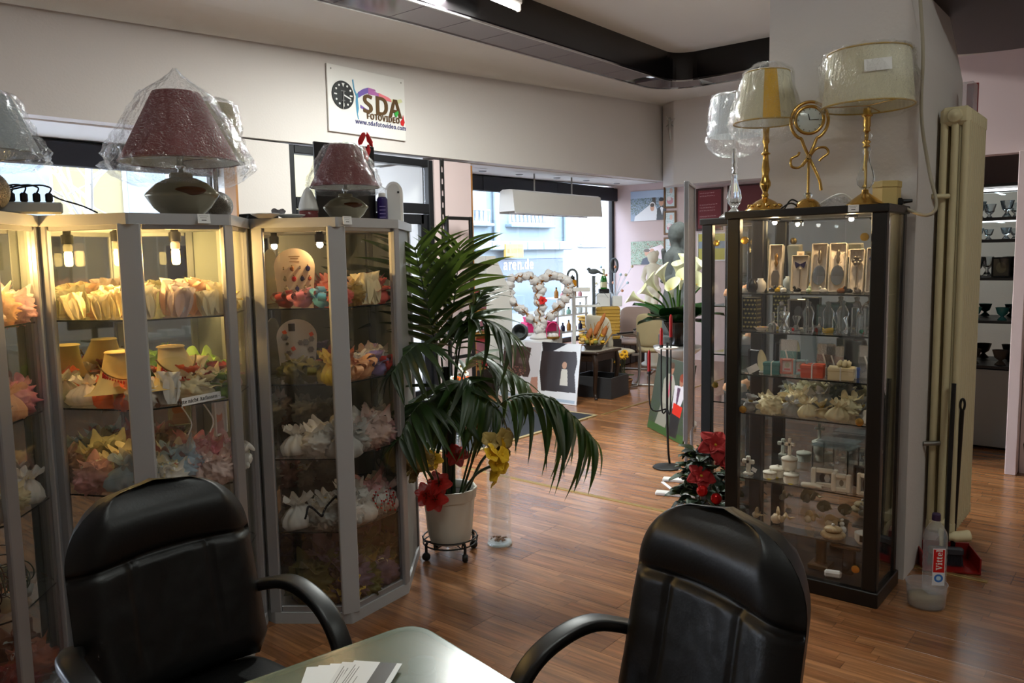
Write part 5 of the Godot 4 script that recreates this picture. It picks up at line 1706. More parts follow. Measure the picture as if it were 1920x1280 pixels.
	part(ch, "column", glathe([Vector2(0, 0), Vector2(0.17, 0), Vector2(0.17, 0.05), Vector2(0.12, 0.08), Vector2(0.11, 0.60), Vector2(0.16, 0.66), Vector2(0.16, 0.72), Vector2(0, 0.72)], 24), pz)
	var gs = thing("stone_woman_statue", "dark grey stone statue of a woman with a raised hand behind the callas", "statue", Vector3(7.2, 0, -3.80), -2.45)
	bones = [[Vector3(0, 1.79, 0), Vector3(0, 1.82, -0.01), 0.072, 0.08], [Vector3(0, 1.85, -0.04), Vector3(-0.02, 1.72, -0.09), 0.07, 0.055], [Vector3(-0.02, 1.72, -0.09), Vector3(-0.02, 1.6, -0.10), 0.05, 0.03], [Vector3(0, 1.64, 0), Vector3(0, 1.72, 0.01), 0.04, 0.04],
		[Vector3(-0.10, 1.58, 0), Vector3(0.10, 1.58, 0), 0.062, 0.062], [Vector3(0, 1.56, 0.01), Vector3(0, 1.36, 0.01), 0.10, 0.085], [Vector3(0, 1.34, 0), Vector3(0, 1.18, 0), 0.088, 0.12], [Vector3(-0.055, 1.15, 0), Vector3(-0.05, 0.86, 0.02), 0.11, 0.10], [Vector3(0.055, 1.15, 0), Vector3(0.05, 0.86, 0.0), 0.11, 0.10],
		[Vector3(-0.15, 1.58, 0), Vector3(-0.20, 1.40, 0.04), 0.045, 0.038], [Vector3(-0.20, 1.40, 0.04), Vector3(-0.09, 1.64, 0.10), 0.034, 0.024], [Vector3(0.15, 1.58, 0), Vector3(0.19, 1.38, 0.03), 0.045, 0.038], [Vector3(0.19, 1.38, 0.03), Vector3(0.02, 1.34, 0.13), 0.034, 0.025]]
	part(gs, "figure", nets(bones, 0.014, 0.03), ref("stone_grey"))
	part(gs, "pedestal", gbox(Vector3(0, 0.40, 0), Vector3(0.30, 0.80, 0.28), 0.01), ref("stone_grey"))
	# white unit with red shelves
	var wu = thing("white_unit", "white corner unit with red shelves full of straw trays", "shelf unit", Vector3(6.98, 0, -6.08))
	var side = G.new()
	side.extr(PackedVector2Array([Vector2(0, 0.325), Vector2(0.45, 0.325), Vector2(0.45, 1.15), Vector2(0.16, 1.62), Vector2(0, 1.62)]), 0.02, Transform3D(Basis(), Vector3(0, 0, -0.02)), 0.003)
	part(wu, "side_panel", side, ref("white_gloss"))
	part(wu, "upper_panel", gbox(Vector3(0.01, 1.42, -0.35), Vector3(0.02, 0.40, 0.63), 0.003), ref("white_gloss"))
	part(wu, "back_panel", gbox(Vector3(0.42, 0.78, -0.35), Vector3(0.02, 0.90, 0.63)), mat("shelf_red", Color(0.50, 0.05, 0.06), 0.5))
	for y in [0.35, 0.63, 0.90, 1.21]:
		part(wu, "shelf", gbox(Vector3(0.21, y, -0.35), Vector3(0.42, 0.02, 0.62), 0.002), ref("shelf_red"))
	for q in [[0.91, 0.28, "straw tray on the uppermost red shelf of the white unit"], [0.64, 0.26, "straw tray on the middle red shelf of the white unit"], [0.36, 0.3, "woven straw tray on the lowest red shelf of the white unit"]]:
		var tr = thing("straw_tray", q[2], "tray", Vector3(7.2, q[0], -6.42))
		for k in 5:
			var ring = []
			for i in 25:
				ring.append(Vector3(cos(i * TAU / 24) * (0.11 + k * 0.012), 0.008 + k * 0.014, sin(i * TAU / 24) * (0.14 + k * 0.016)))
			var rg = G.new()
			rg.tube(ring, 0.008, 6, -1.0, true)
			part(tr, "coil", rg, ref("straw"))
		part(tr, "base", glathe([Vector2(0, 0.004), Vector2(0.12, 0.004), Vector2(0.12, 0.012), Vector2(0, 0.012)], 20), ref("straw"))
	# slotted rail and black frame by the door
	var rl = thing("slotted_rail", "black slotted shelf rail screwed to the pier beside the door", "rail", Vector3(6.185, 0, -6.0))
	for i in 14:
		part(rl, "rung", gbox(Vector3(0, 1.0 + i * 0.123, 0.008), Vector3(0.035, 0.06, 0.014), 0.002), ref("black_iron"))
	for s in [-1, 1]:
		part(rl, "side_strip", gbox(Vector3(s * 0.021, 1.8, 0.008), Vector3(0.012, 1.7, 0.014), 0.002), ref("black_iron"))
	var rk = thing("black_frame_rack", "black metal frame rack standing before the pier behind the palm", "rack", Vector3(6.26, 0, -5.84), 0.0)
	for s in [-1, 1]:
		part(rk, "upright", gbox(Vector3(s * 0.185, 1.02, 0), Vector3(0.035, 2.04, 0.035), 0.004), ref("black_iron"))
		part(rk, "foot", gbox(Vector3(s * 0.185, 0.015, 0.0), Vector3(0.04, 0.03, 0.26), 0.004), ref("black_iron"))
	for y in [2.02, 1.25, 0.55]:
		part(rk, "crossbar", gbox(Vector3(0, y, 0), Vector3(0.34, 0.035, 0.03), 0.004), ref("black_iron"))
	# flower pots behind the palm, planter under the table
	var spots = [[5.6, 0, -5.25, "wicker pot of orange gerberas on the door mat behind the palm", Color(0.9, 0.36, 0.05), 0.42], [5.98, 0, -5.62, "wicker pot of white daisies on the door mat", Color(0.9, 0.9, 0.86), 0.46], [5.35, 0, -4.9, "low wicker pot of orange red blossoms on the door mat", Color(0.88, 0.22, 0.08), 0.26]]
	for q in spots:
		flower_pot(q[3], Vector3(q[0], 0.011, q[2]), q[4], q[5], int(q[0] * 10))
	var pb = thing("grey_planter", "dark grey planter box under the low table", "planter", Vector3(7.70, 0, -5.02), 0.06)
	for s in [-1, 1]:
		part(pb, "wall", gbox(Vector3(s * 0.2, 0.12, 0), Vector3(0.02, 0.24, 0.5), 0.004), mat("planter_grey", Color(0.17, 0.17, 0.18), 0.6))
		part(pb, "wall", gbox(Vector3(0, 0.12, s * 0.25), Vector3(0.42, 0.24, 0.02), 0.004), ref("planter_grey"))
	part(pb, "bottom", gbox(Vector3(0, 0.015, 0), Vector3(0.4, 0.03, 0.5)), ref("planter_grey"))
	flower_pot("wicker pot of yellow sunflowers beside the low table leg", Vector3(8.12, 0, -4.98), Color(0.86, 0.64, 0.08), 0.42, 77)
	# writing board and posters on the far right wall
	var wr = []
	var rr = RandomNumberGenerator.new()
	rr.seed = 4
	for i in 11:
		if i in [2, 3, 7]:
			continue
		var x = 0.12
		while x < 0.62 + rr.randf() * 0.2:
			var w = 0.02 + rr.randf() * 0.07
			wr.append(["r", x, 0.1 + i * 0.072 - 0.02 * x, w, 0.012, Color(0.80, 0.68, 0.68)])
			wr.append(["r", x, 0.1 + i * 0.072 - 0.03 + rr.randf() * 0.02, 0.008, 0.035, Color(0.78, 0.62, 0.62)])
			x += w + 0.02
	framed("writing_board", "maroon board with white handwriting behind the crystal lamp", "board", Vector3(11.085, 2.25, -5.29), -PI / 2, 0.43, 0.62, painted(160, 230, Color(0.42, 0.10, 0.14), wr, 0.5), mat("maroon_wood", Color(0.22, 0.06, 0.05), 0.4), 0.03)
	framed("yellow_poster", "yellow and grey poster on the wall behind the narrower black vitrine", "poster", Vector3(11.085, 1.70, -5.25), -PI / 2, 0.46, 0.42, painted(64, 64, Color(0.72, 0.68, 0.16), [["r", 0, 0.3, 1, 0.28, Color(0.5, 0.56, 0.58)]]), ref("white_gloss"), 0.02)
	framed("maroon_panel", "plain maroon panel on the wall left of the pillar", "panel", Vector3(11.085, 2.30, -4.66), -PI / 2, 0.7, 0.55, mat("maroon_flat", Color(0.33, 0.08, 0.10), 0.6), ref("maroon_wood"), 0.02)
	# glass ornament with wire branches near the far window corner
	var wo = thing("beaded_wire_tree", "white beaded wire ornament with an oval medallion by the window corner", "ornament", Vector3(10.3, 0.32, -6.45), face)
	part(wo, "stand", gbox(Vector3(0, 0.24, 0), Vector3(0.4, 0.48, 0.3), 0.01), ref("white_gloss"))
	for i in 12:
		var a = i * TAU / 12
		var top = Vector3(cos(a) * (0.12 + 0.1 * (i % 3)), 0.75 + 0.12 * (i % 4), sin(a) * 0.12)
		var br = part(wo, "branch", gtube(smooth([Vector3(0, 0.48, 0), Vector3(cos(a) * 0.05, 0.7, sin(a) * 0.05), top], 4), 0.006, 5, 0.003), mat("pale_wire", Color(0.75, 0.78, 0.8), 0.3, 0.4))
		var bg = G.new()
		bg.ball(top, Vector3.ONE * 0.022, 9, 6)
		part(br, "bead", bg, mat("bead_%d" % (i % 3), [Color(0.75, 0.5, 0.35), Color(0.7, 0.8, 0.85), Color(0.8, 0.75, 0.6)][i % 3], 0.15))
	var ov = []
	for i in 25:
		ov.append(Vector3(cos(i * TAU / 24) * 0.05, 1.13 + sin(i * TAU / 24) * 0.10, 0))
	var og = G.new()
	og.tube(ov, 0.018, 7, -1.0, true)
	part(wo, "medallion", og, ref("stone_grey"))
	part(wo, "medallion_rod", gtube([Vector3(0, 0.48, 0), Vector3(0, 1.03, 0)], 0.01), ref("pale_wire"))

func upright_plate(x: float) -> G:
	var g = G.new()
	g.extr(PackedVector2Array([Vector2(-0.13, 0.03), Vector2(-0.10, 0.28), Vector2(-0.06, 0.30), Vector2(0.06, 0.30), Vector2(0.10, 0.28), Vector2(0.13, 0.03)]), 0.012, Transform3D(Basis(Vector3(0, 0, 1), Vector3.UP, Vector3(1, 0, 0)), Vector3(x, 0, 0)))
	return g

func flower_pot(label: String, at: Vector3, col: Color, h: float, sd: int) -> Node3D:
	var o = thing("flower_pot", label, "flower pot", at)
	var r = RandomNumberGenerator.new()
	r.seed = sd
	for k in 5:
		var ring = []
		for i in 21:
			ring.append(Vector3(cos(i * TAU / 20) * (0.08 + k * 0.008), 0.015 + k * 0.028, sin(i * TAU / 20) * (0.08 + k * 0.008)))
		var rg = G.new()
		rg.tube(ring, 0.015, 7, -1.0, true)
		part(o, "wicker_coil", rg, mat("wicker_brown", Color(0.45, 0.30, 0.17), 0.7))
	part(o, "soil", glathe([Vector2(0.1, 0.12), Vector2(0, 0.125)], 14), ref("soil"))
	for i in 7:
		var a = r.randf() * TAU
		var d = r.randf() * 0.13
		var top = Vector3(cos(a) * d, h * (0.7 + 0.4 * r.randf()), sin(a) * d)
		part(o, "stem", gtube([Vector3(cos(a) * 0.03, 0.1, sin(a) * 0.03), top], 0.004, 5), ref("stem_green"))
		var bl = part(o, "flower_head", glathe([Vector2(0, 0.0), Vector2(0.016, 0.004), Vector2(0.012, 0.012), Vector2(0, 0.014)], 9), mat("flower_eye", Color(0.45, 0.30, 0.06), 0.8), top, Vector3(0.7, -0.9 + r.randf(), 0))
		for p in 7:
			var q = part(bl, "petal", lily_mesh(), cloth(col, 0.3))
			q.transform = Transform3D(Basis(Vector3.UP, p * TAU / 7) * Basis().scaled(Vector3(1, 1, 0.9) * 0.05), Vector3.ZERO)
		var lf = part(o, "leaf", lily_mesh(), ref("leaf"))
		lf.transform = Transform3D(Basis(Vector3.UP, a + 0.6) * Basis(Vector3.BACK, 0.5) * Basis().scaled(Vector3(0.16, 0.16, 0.13)), Vector3(0, 0.13, 0))
	return o

func silver_figure():
	var o = solo("silver_angel", nets([[Vector3(0, .30, 0), Vector3(0, .31, 0), .018, .018], [Vector3(0, .27, 0), Vector3(0, .16, .01), .022, .026], [Vector3(0, .16, .01), Vector3(.01, .0, 0), .022, .012], [Vector3(-.01, .26, 0), Vector3(-.06, .34, .01), .01, .008], [Vector3(.01, .26, 0), Vector3(.07, .30, .01), .01, .008], [Vector3(0, .24, -.01), Vector3(-.05, .20, -.02), .014, .006], [Vector3(0, .24, -.01), Vector3(.05, .19, -.02), .014, .006]], 0.007, 0.012), ref("steel"), "silver winged figure hung on the bulkhead corner above the gilt frames", "figurine", Vector3(10.66, 3.25, -5.72), -1.2)

func window_wares():
	var white: Material = ref("white_gloss")
	var sh = thing("white_wire_shelf", "white two tier shelf of small bottles behind the post stands", "shelf", Vector3(8.98, 0.325, -6.42), 0.0)
	for x in [-0.34, 0.34]:
		for z in [-0.12, 0.12]:
			part(sh, "post", gbox(Vector3(x, 0.36, z), Vector3(0.025, 0.72, 0.025), 0.003), white)
	for y in [0.25, 0.48, 0.71]:
		part(sh, "board", gbox(Vector3(0, y, 0), Vector3(0.72, 0.018, 0.28), 0.003), white)
	var cols = [["pale pink", Color(0.80, 0.58, 0.62)], ["clear", Color(0.8, 0.84, 0.85)], ["dark blue", Color(0.10, 0.10, 0.22)], ["mint", Color(0.55, 0.72, 0.68)], ["amber", Color(0.62, 0.42, 0.18)], ["white", Color(0.86, 0.86, 0.84)]]
	var n = 0
	for y in [0.584, 0.814, 1.044]:
		for i in 5:
			var c: Array = cols[(n * 5 + i * 2) % 6]
			var h = 0.09 + 0.03 * ((n + i) % 3)
			var o = thing("small_flask", "%s flask, %s on the %s board of the white window shelf" % [c[0], ORD[i], ["lowest", "middle", "top"][n]], "flask", Vector3(8.70 + i * 0.14, y, -6.36), 0.0, "flasks on the white window shelf")
			part(o, "body", glathe([Vector2(0, 0), Vector2(0.028, 0), Vector2(0.031, h * 0.12), Vector2(0.03, h * 0.55), Vector2(0.012, h * 0.72), Vector2(0.01, h * 0.85), Vector2(0, h * 0.85)], 14), mat("flask " + c[0], c[1], 0.15))
			part(o, "stopper", gball(0.012, 0.0), mat("black_glaze", Color(0.03, 0.03, 0.03), 0.25), Vector3(0, h * 0.9, 0))
		n += 1
	var pb = thing("pink_wire_basket", "small basket with pink wire handles before the heart wreath", "basket", Vector3(7.72, 0.617, -5.70), -0.9)
	for k in 2:
		part(pb, "handle", gtube(smooth([Vector3(-0.075, 0.02, 0.03 - k * 0.06), Vector3(-0.07, 0.14, 0.03 - k * 0.06), Vector3(0, 0.20, 0.03 - k * 0.06), Vector3(0.07, 0.14, 0.03 - k * 0.06), Vector3(0.075, 0.02, 0.03 - k * 0.06)], 5), 0.005, 6), mat("pink_card", Color(0.84, 0.14, 0.42), 0.45))
	part(pb, "tray", glathe([Vector2(0, 0), Vector2(0.07, 0), Vector2(0.085, 0.03), Vector2(0.08, 0.03), Vector2(0, 0.008)], 20), ref("straw"))
	for i in 5:
		part(pb, "tulle_puff", gball(0.03, i + 1.0), cloth(Color(0.87, 0.85, 0.84), 0.6), Vector3(cos(i * 1.26) * 0.04, 0.035, sin(i * 1.26) * 0.04))
	var pl = thing("cream_box_stack", "cream wicker hamper on the window sill near the far corner", "hamper", Vector3(9.75, 0.325, -6.45))
	for i in 7:
		part(pl, "weave_band", gbox(Vector3(0, 0.03 + i * 0.055, 0), Vector3(0.42, 0.045, 0.3), 0.016), ref("wicker_gold"))
	part(pl, "lid", gbox(Vector3(0, 0.405, 0), Vector3(0.44, 0.03, 0.32), 0.01), ref("wicker_gold"))
	var dv = thing("glass_decanter", "tall clear glass decanter standing on the cream wicker hamper", "decanter", Vector3(9.72, 0.747, -6.42))
	part(dv, "body", glathe([Vector2(0, 0), Vector2(0.06, 0), Vector2(0.065, 0.02), Vector2(0.04, 0.16), Vector2(0.016, 0.22), Vector2(0.018, 0.30), Vector2(0.03, 0.32), Vector2(0.026, 0.32), Vector2(0.014, 0.29), Vector2(0.034, 0.16), Vector2(0.058, 0.02), Vector2(0, 0.01)], 22), ref("cylinder_glass"))
	part(dv, "stopper", gball(0.022, 0.0), ref("crystal"), Vector3(0, 0.345, 0))

# ---------------------------------------------------------------- partition panel, callas, couple picture, poinsettia
func couple_print() -> StandardMaterial3D:
	var su = Color(0.60, 0.59, 0.54)
	var skin = Color(0.62, 0.42, 0.33)
	return painted(150, 160, Color(0.24, 0.28, 0.24), [["d", 0, 0.6, 1, 0.4, 3, 700, Color(0.24, 0.34, 0.17)], ["r", 0, 0.9, 1, 0.1, Color(0.2, 0.34, 0.16)],
		["p", [0.26, 0.30, 0.36, 0.2, 0.5, 0.2, 0.58, 0.3, 0.56, 0.62, 0.3, 0.62], su], ["p", [0.3, 0.6, 0.56, 0.6, 0.5, 0.9, 0.2, 0.9], Color(0.54, 0.53, 0.48)], ["p", [0.42, 0.22, 0.48, 0.22, 0.47, 0.5, 0.44, 0.5], Color(0.75, 0.35, 0.42)], ["e", 0.44, 0.13, 0.055, 0.07, skin], ["e", 0.44, 0.08, 0.06, 0.04, Color(0.3, 0.2, 0.15)],
		["p", [0.58, 0.62, 0.84, 0.62, 0.82, 0.97, 0.6, 0.97], Color(0.13, 0.14, 0.15)], ["p", [0.58, 0.32, 0.8, 0.3, 0.86, 0.42, 0.78, 0.62, 0.6, 0.62], Color(0.80, 0.78, 0.80)], ["p", [0.66, 0.34, 0.74, 0.34, 0.72, 0.55, 0.68, 0.55], Color(0.35, 0.26, 0.34)], ["e", 0.74, 0.24, 0.055, 0.07, skin], ["e", 0.75, 0.2, 0.075, 0.055, Color(0.52, 0.22, 0.14)],
		["p", [0.62, 0.54, 0.86, 0.56, 0.84, 0.70, 0.62, 0.68], Color(0.80, 0.16, 0.10)]], 0.3)

func build_partition_area():
	# thin free-standing panel seen nearly edge on
	var pn = thing("partition_panel", "thin grey brown partition panel beside the narrower black vitrine", "panel", Vector3(4.86, 0, -2.46), 0.36)
	part(pn, "panel", gbox(Vector3(0.02, 1.22, 0), Vector3(0.40, 1.64, 0.012), 0.002), painted(48, 200, Color(0.50, 0.47, 0.45), [["d", 0, 0, 1, 1, 3, 500, Color(0.55, 0.50, 0.47)], ["p", [0, 0.55, 1, 0.45, 1, 0.9, 0, 1], Color(0.46, 0.38, 0.33)], ["d", 0, 0.55, 1, 0.4, 8, 260, Color(0.58, 0.50, 0.46)]], 0.4))
	for s in [-1, 1]:
		part(pn, "edge_profile", gbox(Vector3(0.02 + s * 0.205, 1.22, 0), Vector3(0.018, 1.68, 0.03), 0.003), ref("alu"))
	part(pn, "top_profile", gbox(Vector3(0.02, 2.05, 0), Vector3(0.42, 0.018, 0.03), 0.003), ref("alu"))
	for s in [-1, 1]:
		part(pn, "foot", gbox(Vector3(0.02 + s * 0.17, 0.012, 0), Vector3(0.06, 0.024, 0.40), 0.006), ref("white_gloss"))
		part(pn, "leg", gbox(Vector3(0.02 + s * 0.17, 0.21, 0), Vector3(0.03, 0.38, 0.02), 0.003), ref("alu"))
	# urn pedestal with calla lilies
	var pd = thing("white_urn_pedestal", "white turned pedestal carrying the vase of calla lilies", "pedestal", Vector3(6.62, 0, -3.47))
	pd.scale = Vector3(1.1, 0.865, 1.1)
	part(pd, "column", glathe([Vector2(0, 0), Vector2(0.16, 0), Vector2(0.16, 0.06), Vector2(0.11, 0.10), Vector2(0.09, 0.16), Vector2(0.085, 0.55), Vector2(0.11, 0.60), Vector2(0.11, 0.64), Vector2(0.08, 0.68), Vector2(0.09, 0.74), Vector2(0.19, 0.84), Vector2(0.20, 0.88), Vector2(0, 0.88)], 28), ref("white_gloss"))
	var vz = solo("black_vase", glathe([Vector2(0, 0), Vector2(0.06, 0), Vector2(0.07, 0.02), Vector2(0.05, 0.06), Vector2(0.075, 0.13), Vector2(0.11, 0.19), Vector2(0.115, 0.2), Vector2(0.10, 0.2), Vector2(0.06, 0.12), Vector2(0, 0.1)], 24), mat("black_glaze", Color(0.03, 0.03, 0.03), 0.25), "black fluted vase holding the calla lilies", "vase", Vector3(6.62, 0.762, -3.47))
	vz.scale = Vector3.ONE * 1.15
	var face = Basis(Vector3.UP, -deg_to_rad(50.6))
	var cal = G.new()
	cal.surf(func(u, t):
		var a: float = u * TAU
		var r: float = 0.012 + 0.05 * pow(t, 2.4) * (1.0 + 0.25 * cos(a))
		return Vector3(r * cos(a) + 0.03 * t * t * t * maxf(0, cos(a)), t * 0.15 + 0.03 * t * t * cos(a), r * sin(a)), 18, 10, true)
	var cmesh = cal.mesh()
	var lf = G.new()
	lf.surf(func(u, v):
		var s: float = v * 2.0 - 1.0
		var w: float = 0.5 * pow(sin(PI * clampf(0.04 + u * 0.96, 0, 1)), 0.55) * (1.0 - 0.35 * u)
		return Vector3(u, 0.28 * u - 0.5 * u * u + 0.06 * absf(s) + 0.02 * sin(u * 14.0) * absf(s), s * w * 0.75), 10, 6)
	var lmesh = lf.mesh()
	var pale = cloth(Color(0.86, 0.86, 0.70), 0.4)
	var tips = [[-.33, .28, .05, "lowest left"], [-.20, .44, .05, "middle left"], [-.12, .53, .02, "upper left"], [-.26, .36, .12, "left of centre"], [.0, .60, 0, "topmost left"], [.06, .72, -.05, "topmost centre"], [.0, .46, .12, "front centre"], [-.08, .36, .16, "front low"], [.14, .62, .05, "right of centre"], [.22, .48, .0, "far right"], [.10, .40, .14, "front right"]]
	for q in tips:
		var top: Vector3 = face * Vector3(q[0] * 0.95, q[1] * 0.62 + 0.02, q[2])
		var o = thing("calla_lily", "cream calla lily in the black vase, %s bloom of the bunch" % q[3], "flower", Vector3(6.62, 0.98, -3.47) + top, 0.0, "calla lilies in the black vase")
		var dir: Vector3 = (top * Vector3(1, 0.75, 1)).normalized()
		o.basis = Basis(Quaternion(Vector3.UP, dir)) * Basis(Vector3.UP, q[0] * 9.0) * Basis().scaled(Vector3.ONE * 1.0)
		part(o, "spathe", cmesh, pale, Vector3.ZERO, Vector3.ZERO)
		part(o, "spadix", gtube([Vector3(0, 0.03, 0), Vector3(0.004, 0.11, 0)], 0.006, 7, 0.004), mat("spadix", Color(0.80, 0.62, 0.15), 0.7))
		var iv = o.basis.inverse()
		part(o, "stem", gtube(smooth([Vector3(0, 0.01, 0), iv * (-top * 0.45 +  Vector3(0, 0.02, 0)), iv * (-top + face * Vector3(q[0] * 0.12, -0.08, q[2] * 0.1))], 5), 0.009, 7), mat("calla_stem", Color(0.24, 0.36, 0.13), 0.45))
	var leaves = thing("calla_leaves", "big dark green leaves around the calla lilies in the black vase", "leaves", Vector3(6.62, 0.97, -3.47))
	leaves.scale = Vector3.ONE * 1.2
	for i in 9:
		var a = i * TAU / 9 + 0.3
		var p = part(leaves, "leaf", lmesh, mat("broad_leaf", Color(0.07, 0.22, 0.06), 0.35))
		p.transform = Transform3D(Basis(Vector3.UP, a) * Basis(Vector3.BACK, 0.2 + 0.2 * (i % 3)) * Basis().scaled(Vector3(1, 1, 1.5) * (0.26 + 0.04 * (i % 3))), Vector3(cos(a), 0, -sin(a)) * 0.05)
	# candelabrum with red candles
	var cd = thing("candelabrum", "black iron candelabrum with curled arms before the calla pedestal", "candle holder", Vector3(5.30, 0, -2.86))
	part(cd, "stem", gtube(smooth([Vector3(0.08, 0.008, -0.02), Vector3(0.02, 0.12, 0), Vector3(0, 0.4, 0), Vector3(0, 0.95, 0)]), 0.009, 7), ref("black_iron"))
	part(cd, "base", glathe([Vector2(0, 0), Vector2(0.11, 0), Vector2(0.10, 0.012), Vector2(0.02, 0.02), Vector2(0, 0.02)], 20), ref("black_iron"))
	part(cd, "tray", glathe([Vector2(0, 0.905), Vector2(0.07, 0.905), Vector2(0.085, 0.915), Vector2(0.07, 0.912), Vector2(0, 0.912)], 20), ref("white_gloss"))
	for q in [[-0.13, 0.72, -0.03, 0.16, "leftmost and lowest"], [-0.045, 0.92, 0.0, 0.13, "middle"], [0.02, 0.98, 0.03, 0.17, "tallest"]]:
		var top: Vector3 = face * Vector3(q[0], q[1], q[2])
		part(cd, "arm", gtube(smooth([Vector3(0, 0.45, 0), face * Vector3(q[0] * 0.9, 0.45, q[2]), top], 6), 0.006, 7), ref("black_iron"))
		part(cd, "cup", glathe([Vector2(0, -0.012), Vector2(0.012, -0.01), Vector2(0.017, 0.012), Vector2(0.0, 0.008)], 12), ref("black_iron"), top)
		var c = thing("red_candle", "red candle on the black candelabrum, %s of three" % q[4], "candle", Vector3(5.30, 0, -2.86) + top + Vector3(0, 0.009, 0), 0.0, "red candles on the candelabrum")
		part(c, "wax", glathe([Vector2(0, 0), Vector2(0.0125, 0), Vector2(0.012, q[3] - 0.02), Vector2(0.006, q[3]), Vector2(0, q[3])], 14), mat("red_wax", Color(0.62, 0.03, 0.04), 0.35))
		part(c, "wick", gtube([Vector3(0, q[3], 0), Vector3(0.001, q[3] + 0.01, 0)], 0.001, 5), ref("ink"))
	# picture of a couple leaning back, a second board behind it
	var cp = solo("couple_picture", gbox(Vector3(0, 0.34, 0), Vector3(0.78, 0.68, 0.014), 0.001), couple_print(), "picture of a man and a woman on grass standing on the floor", "picture board", Vector3(6.24, 0.003, -3.395), -2.24)
	cp.rotation.x = -0.17
	var bb = solo("grey_board", gbox(Vector3(0, 0.29, 0), Vector3(0.72, 0.58, 0.012), 0.001), mat("board_back", Color(0.48, 0.44, 0.38), 0.8), "plain board half hidden behind the couple picture", "board", Vector3(6.40, 0.003, -3.47), -2.24)
	bb.rotation.x = -0.14
	# white price strips on the floor
	for q in [[5.35, -2.83, "farther of two white strips lying on the floor by the partition"], [4.86, -2.62, "nearer of two white strips lying on the floor by the partition"]]:
		solo("white_strip", gbox(Vector3(0, 0.003, 0), Vector3(0.20, 0.005, 0.022), 0.001), ref("white_paper"), q[2], "strip", Vector3(q[0], 0.0, q[1]), 0.85)
	# black bag hanging at the panel foot
	var bg = thing("black_bag", "black bag with white cords leaning on the partition panel", "bag", Vector3(4.62, 0, -2.24), -0.3)
	var b = G.new()
	b.ball(Vector3(0, 0.24, 0), Vector3(0.09, 0.15, 0.05), 18, 14, 0.14, 2.0)
	b.ball(Vector3(0.03, 0.10, 0), Vector3(0.10, 0.10, 0.055), 18, 12, 0.14, 4.0)
	part(bg, "bag", b, ref("black_plastic"))
	for s in [-1, 1]:
		part(bg, "cord", gtube(smooth([Vector3(-0.02 * s, 0.38, 0.03), Vector3(0.05 * s, 0.28, 0.07), Vector3(0.0, 0.16, 0.075), Vector3(0.05, 0.05, 0.08)]), 0.003, 5), ref("white_paper"))
	# poinsettia arrangement at the foot of the black vitrine
	var po = thing("poinsettia_arrangement", "artificial poinsettia arrangement with red baubles beside the black vitrine", "flowers", Vector3(3.91, 0, -1.85))
	part(po, "pot", glathe([Vector2(0, 0), Vector2(0.09, 0), Vector2(0.11, 0.13), Vector2(0.115, 0.14), Vector2(0.1, 0.14), Vector2(0, 0.12)], 20), mat("pot_dark", Color(0.14, 0.10, 0.07), 0.6))
	var r = RandomNumberGenerator.new()
	r.seed = 21
	var gl = [mat("fir", Color(0.05, 0.11, 0.05), 0.6), mat("sage", Color(0.22, 0.30, 0.22), 0.6), ref("leaf_dark")]
	for i in 220:
		var y = r.randf_range(0.10, 0.55)
		var a = r.randf() * TAU
		var rad = 0.16 * sqrt(clampf(1.0 - pow((y - 0.28) / 0.34, 2), 0.05, 1)) * r.randf_range(0.6, 1.0)
		var p = part(po, "leaf", lily_mesh(), gl[r.randi() % 3])
		p.transform = Transform3D(Basis(Vector3.UP, -a) * Basis(Vector3.BACK, r.randf_range(-0.6, 0.7)) * Basis().scaled(Vector3(1, 1, 1.1) * r.randf_range(0.06, 0.095)), Vector3(cos(a) * rad, y, sin(a) * rad))
	var redv = cloth(Color(0.62, 0.02, 0.03), 0.2)
	for q in [[.0, .60, .09, 0.105], [-.085, .45, .14, 0.085], [.06, .52, .1, 0.075]]:
		var c: Vector3 = face * Vector3(q[0], q[1], q[2])
		var bl = part(po, "poinsettia", glathe([Vector2(0, 0.0), Vector2(0.01, 0.003), Vector2(0.008, 0.012), Vector2(0, 0.014)], 8), ref("spadix"), c, Vector3(0.5, 0.3, 0.7))
		for k in 10:
			var p = part(bl, "bract", lily_mesh(), redv)
			p.transform = Transform3D(Basis(Vector3.UP, k * TAU / 5 + (0.6 if k > 4 else 0.0)) * Basis(Vector3.BACK, 0.1 if k < 5 else 0.5) * Basis().scaled(Vector3.ONE * q[3] * (1.0 if k < 5 else 0.65)), Vector3(0, 0.004 if k > 4 else 0.0, 0))
	for q in [[-.09, .39, .19, 0.03], [-.02, .35, .2, 0.03], [-.07, .22, .19, 0.018], [-.03, .18, .18, 0.018]]:
		part(po, "bauble", glathe([Vector2(0, -q[3]), Vector2(q[3] * .5, -q[3] * .87), Vector2(q[3] * .87, -q[3] * .5), Vector2(q[3], 0), Vector2(q[3] * .87, q[3] * .5), Vector2(q[3] * .5, q[3] * .87), Vector2(0, q[3])], 16), mat("bauble_red", Color(0.70, 0.03, 0.03), 0.12, 0.5), face * Vector3(q[0], q[1], q[2]))

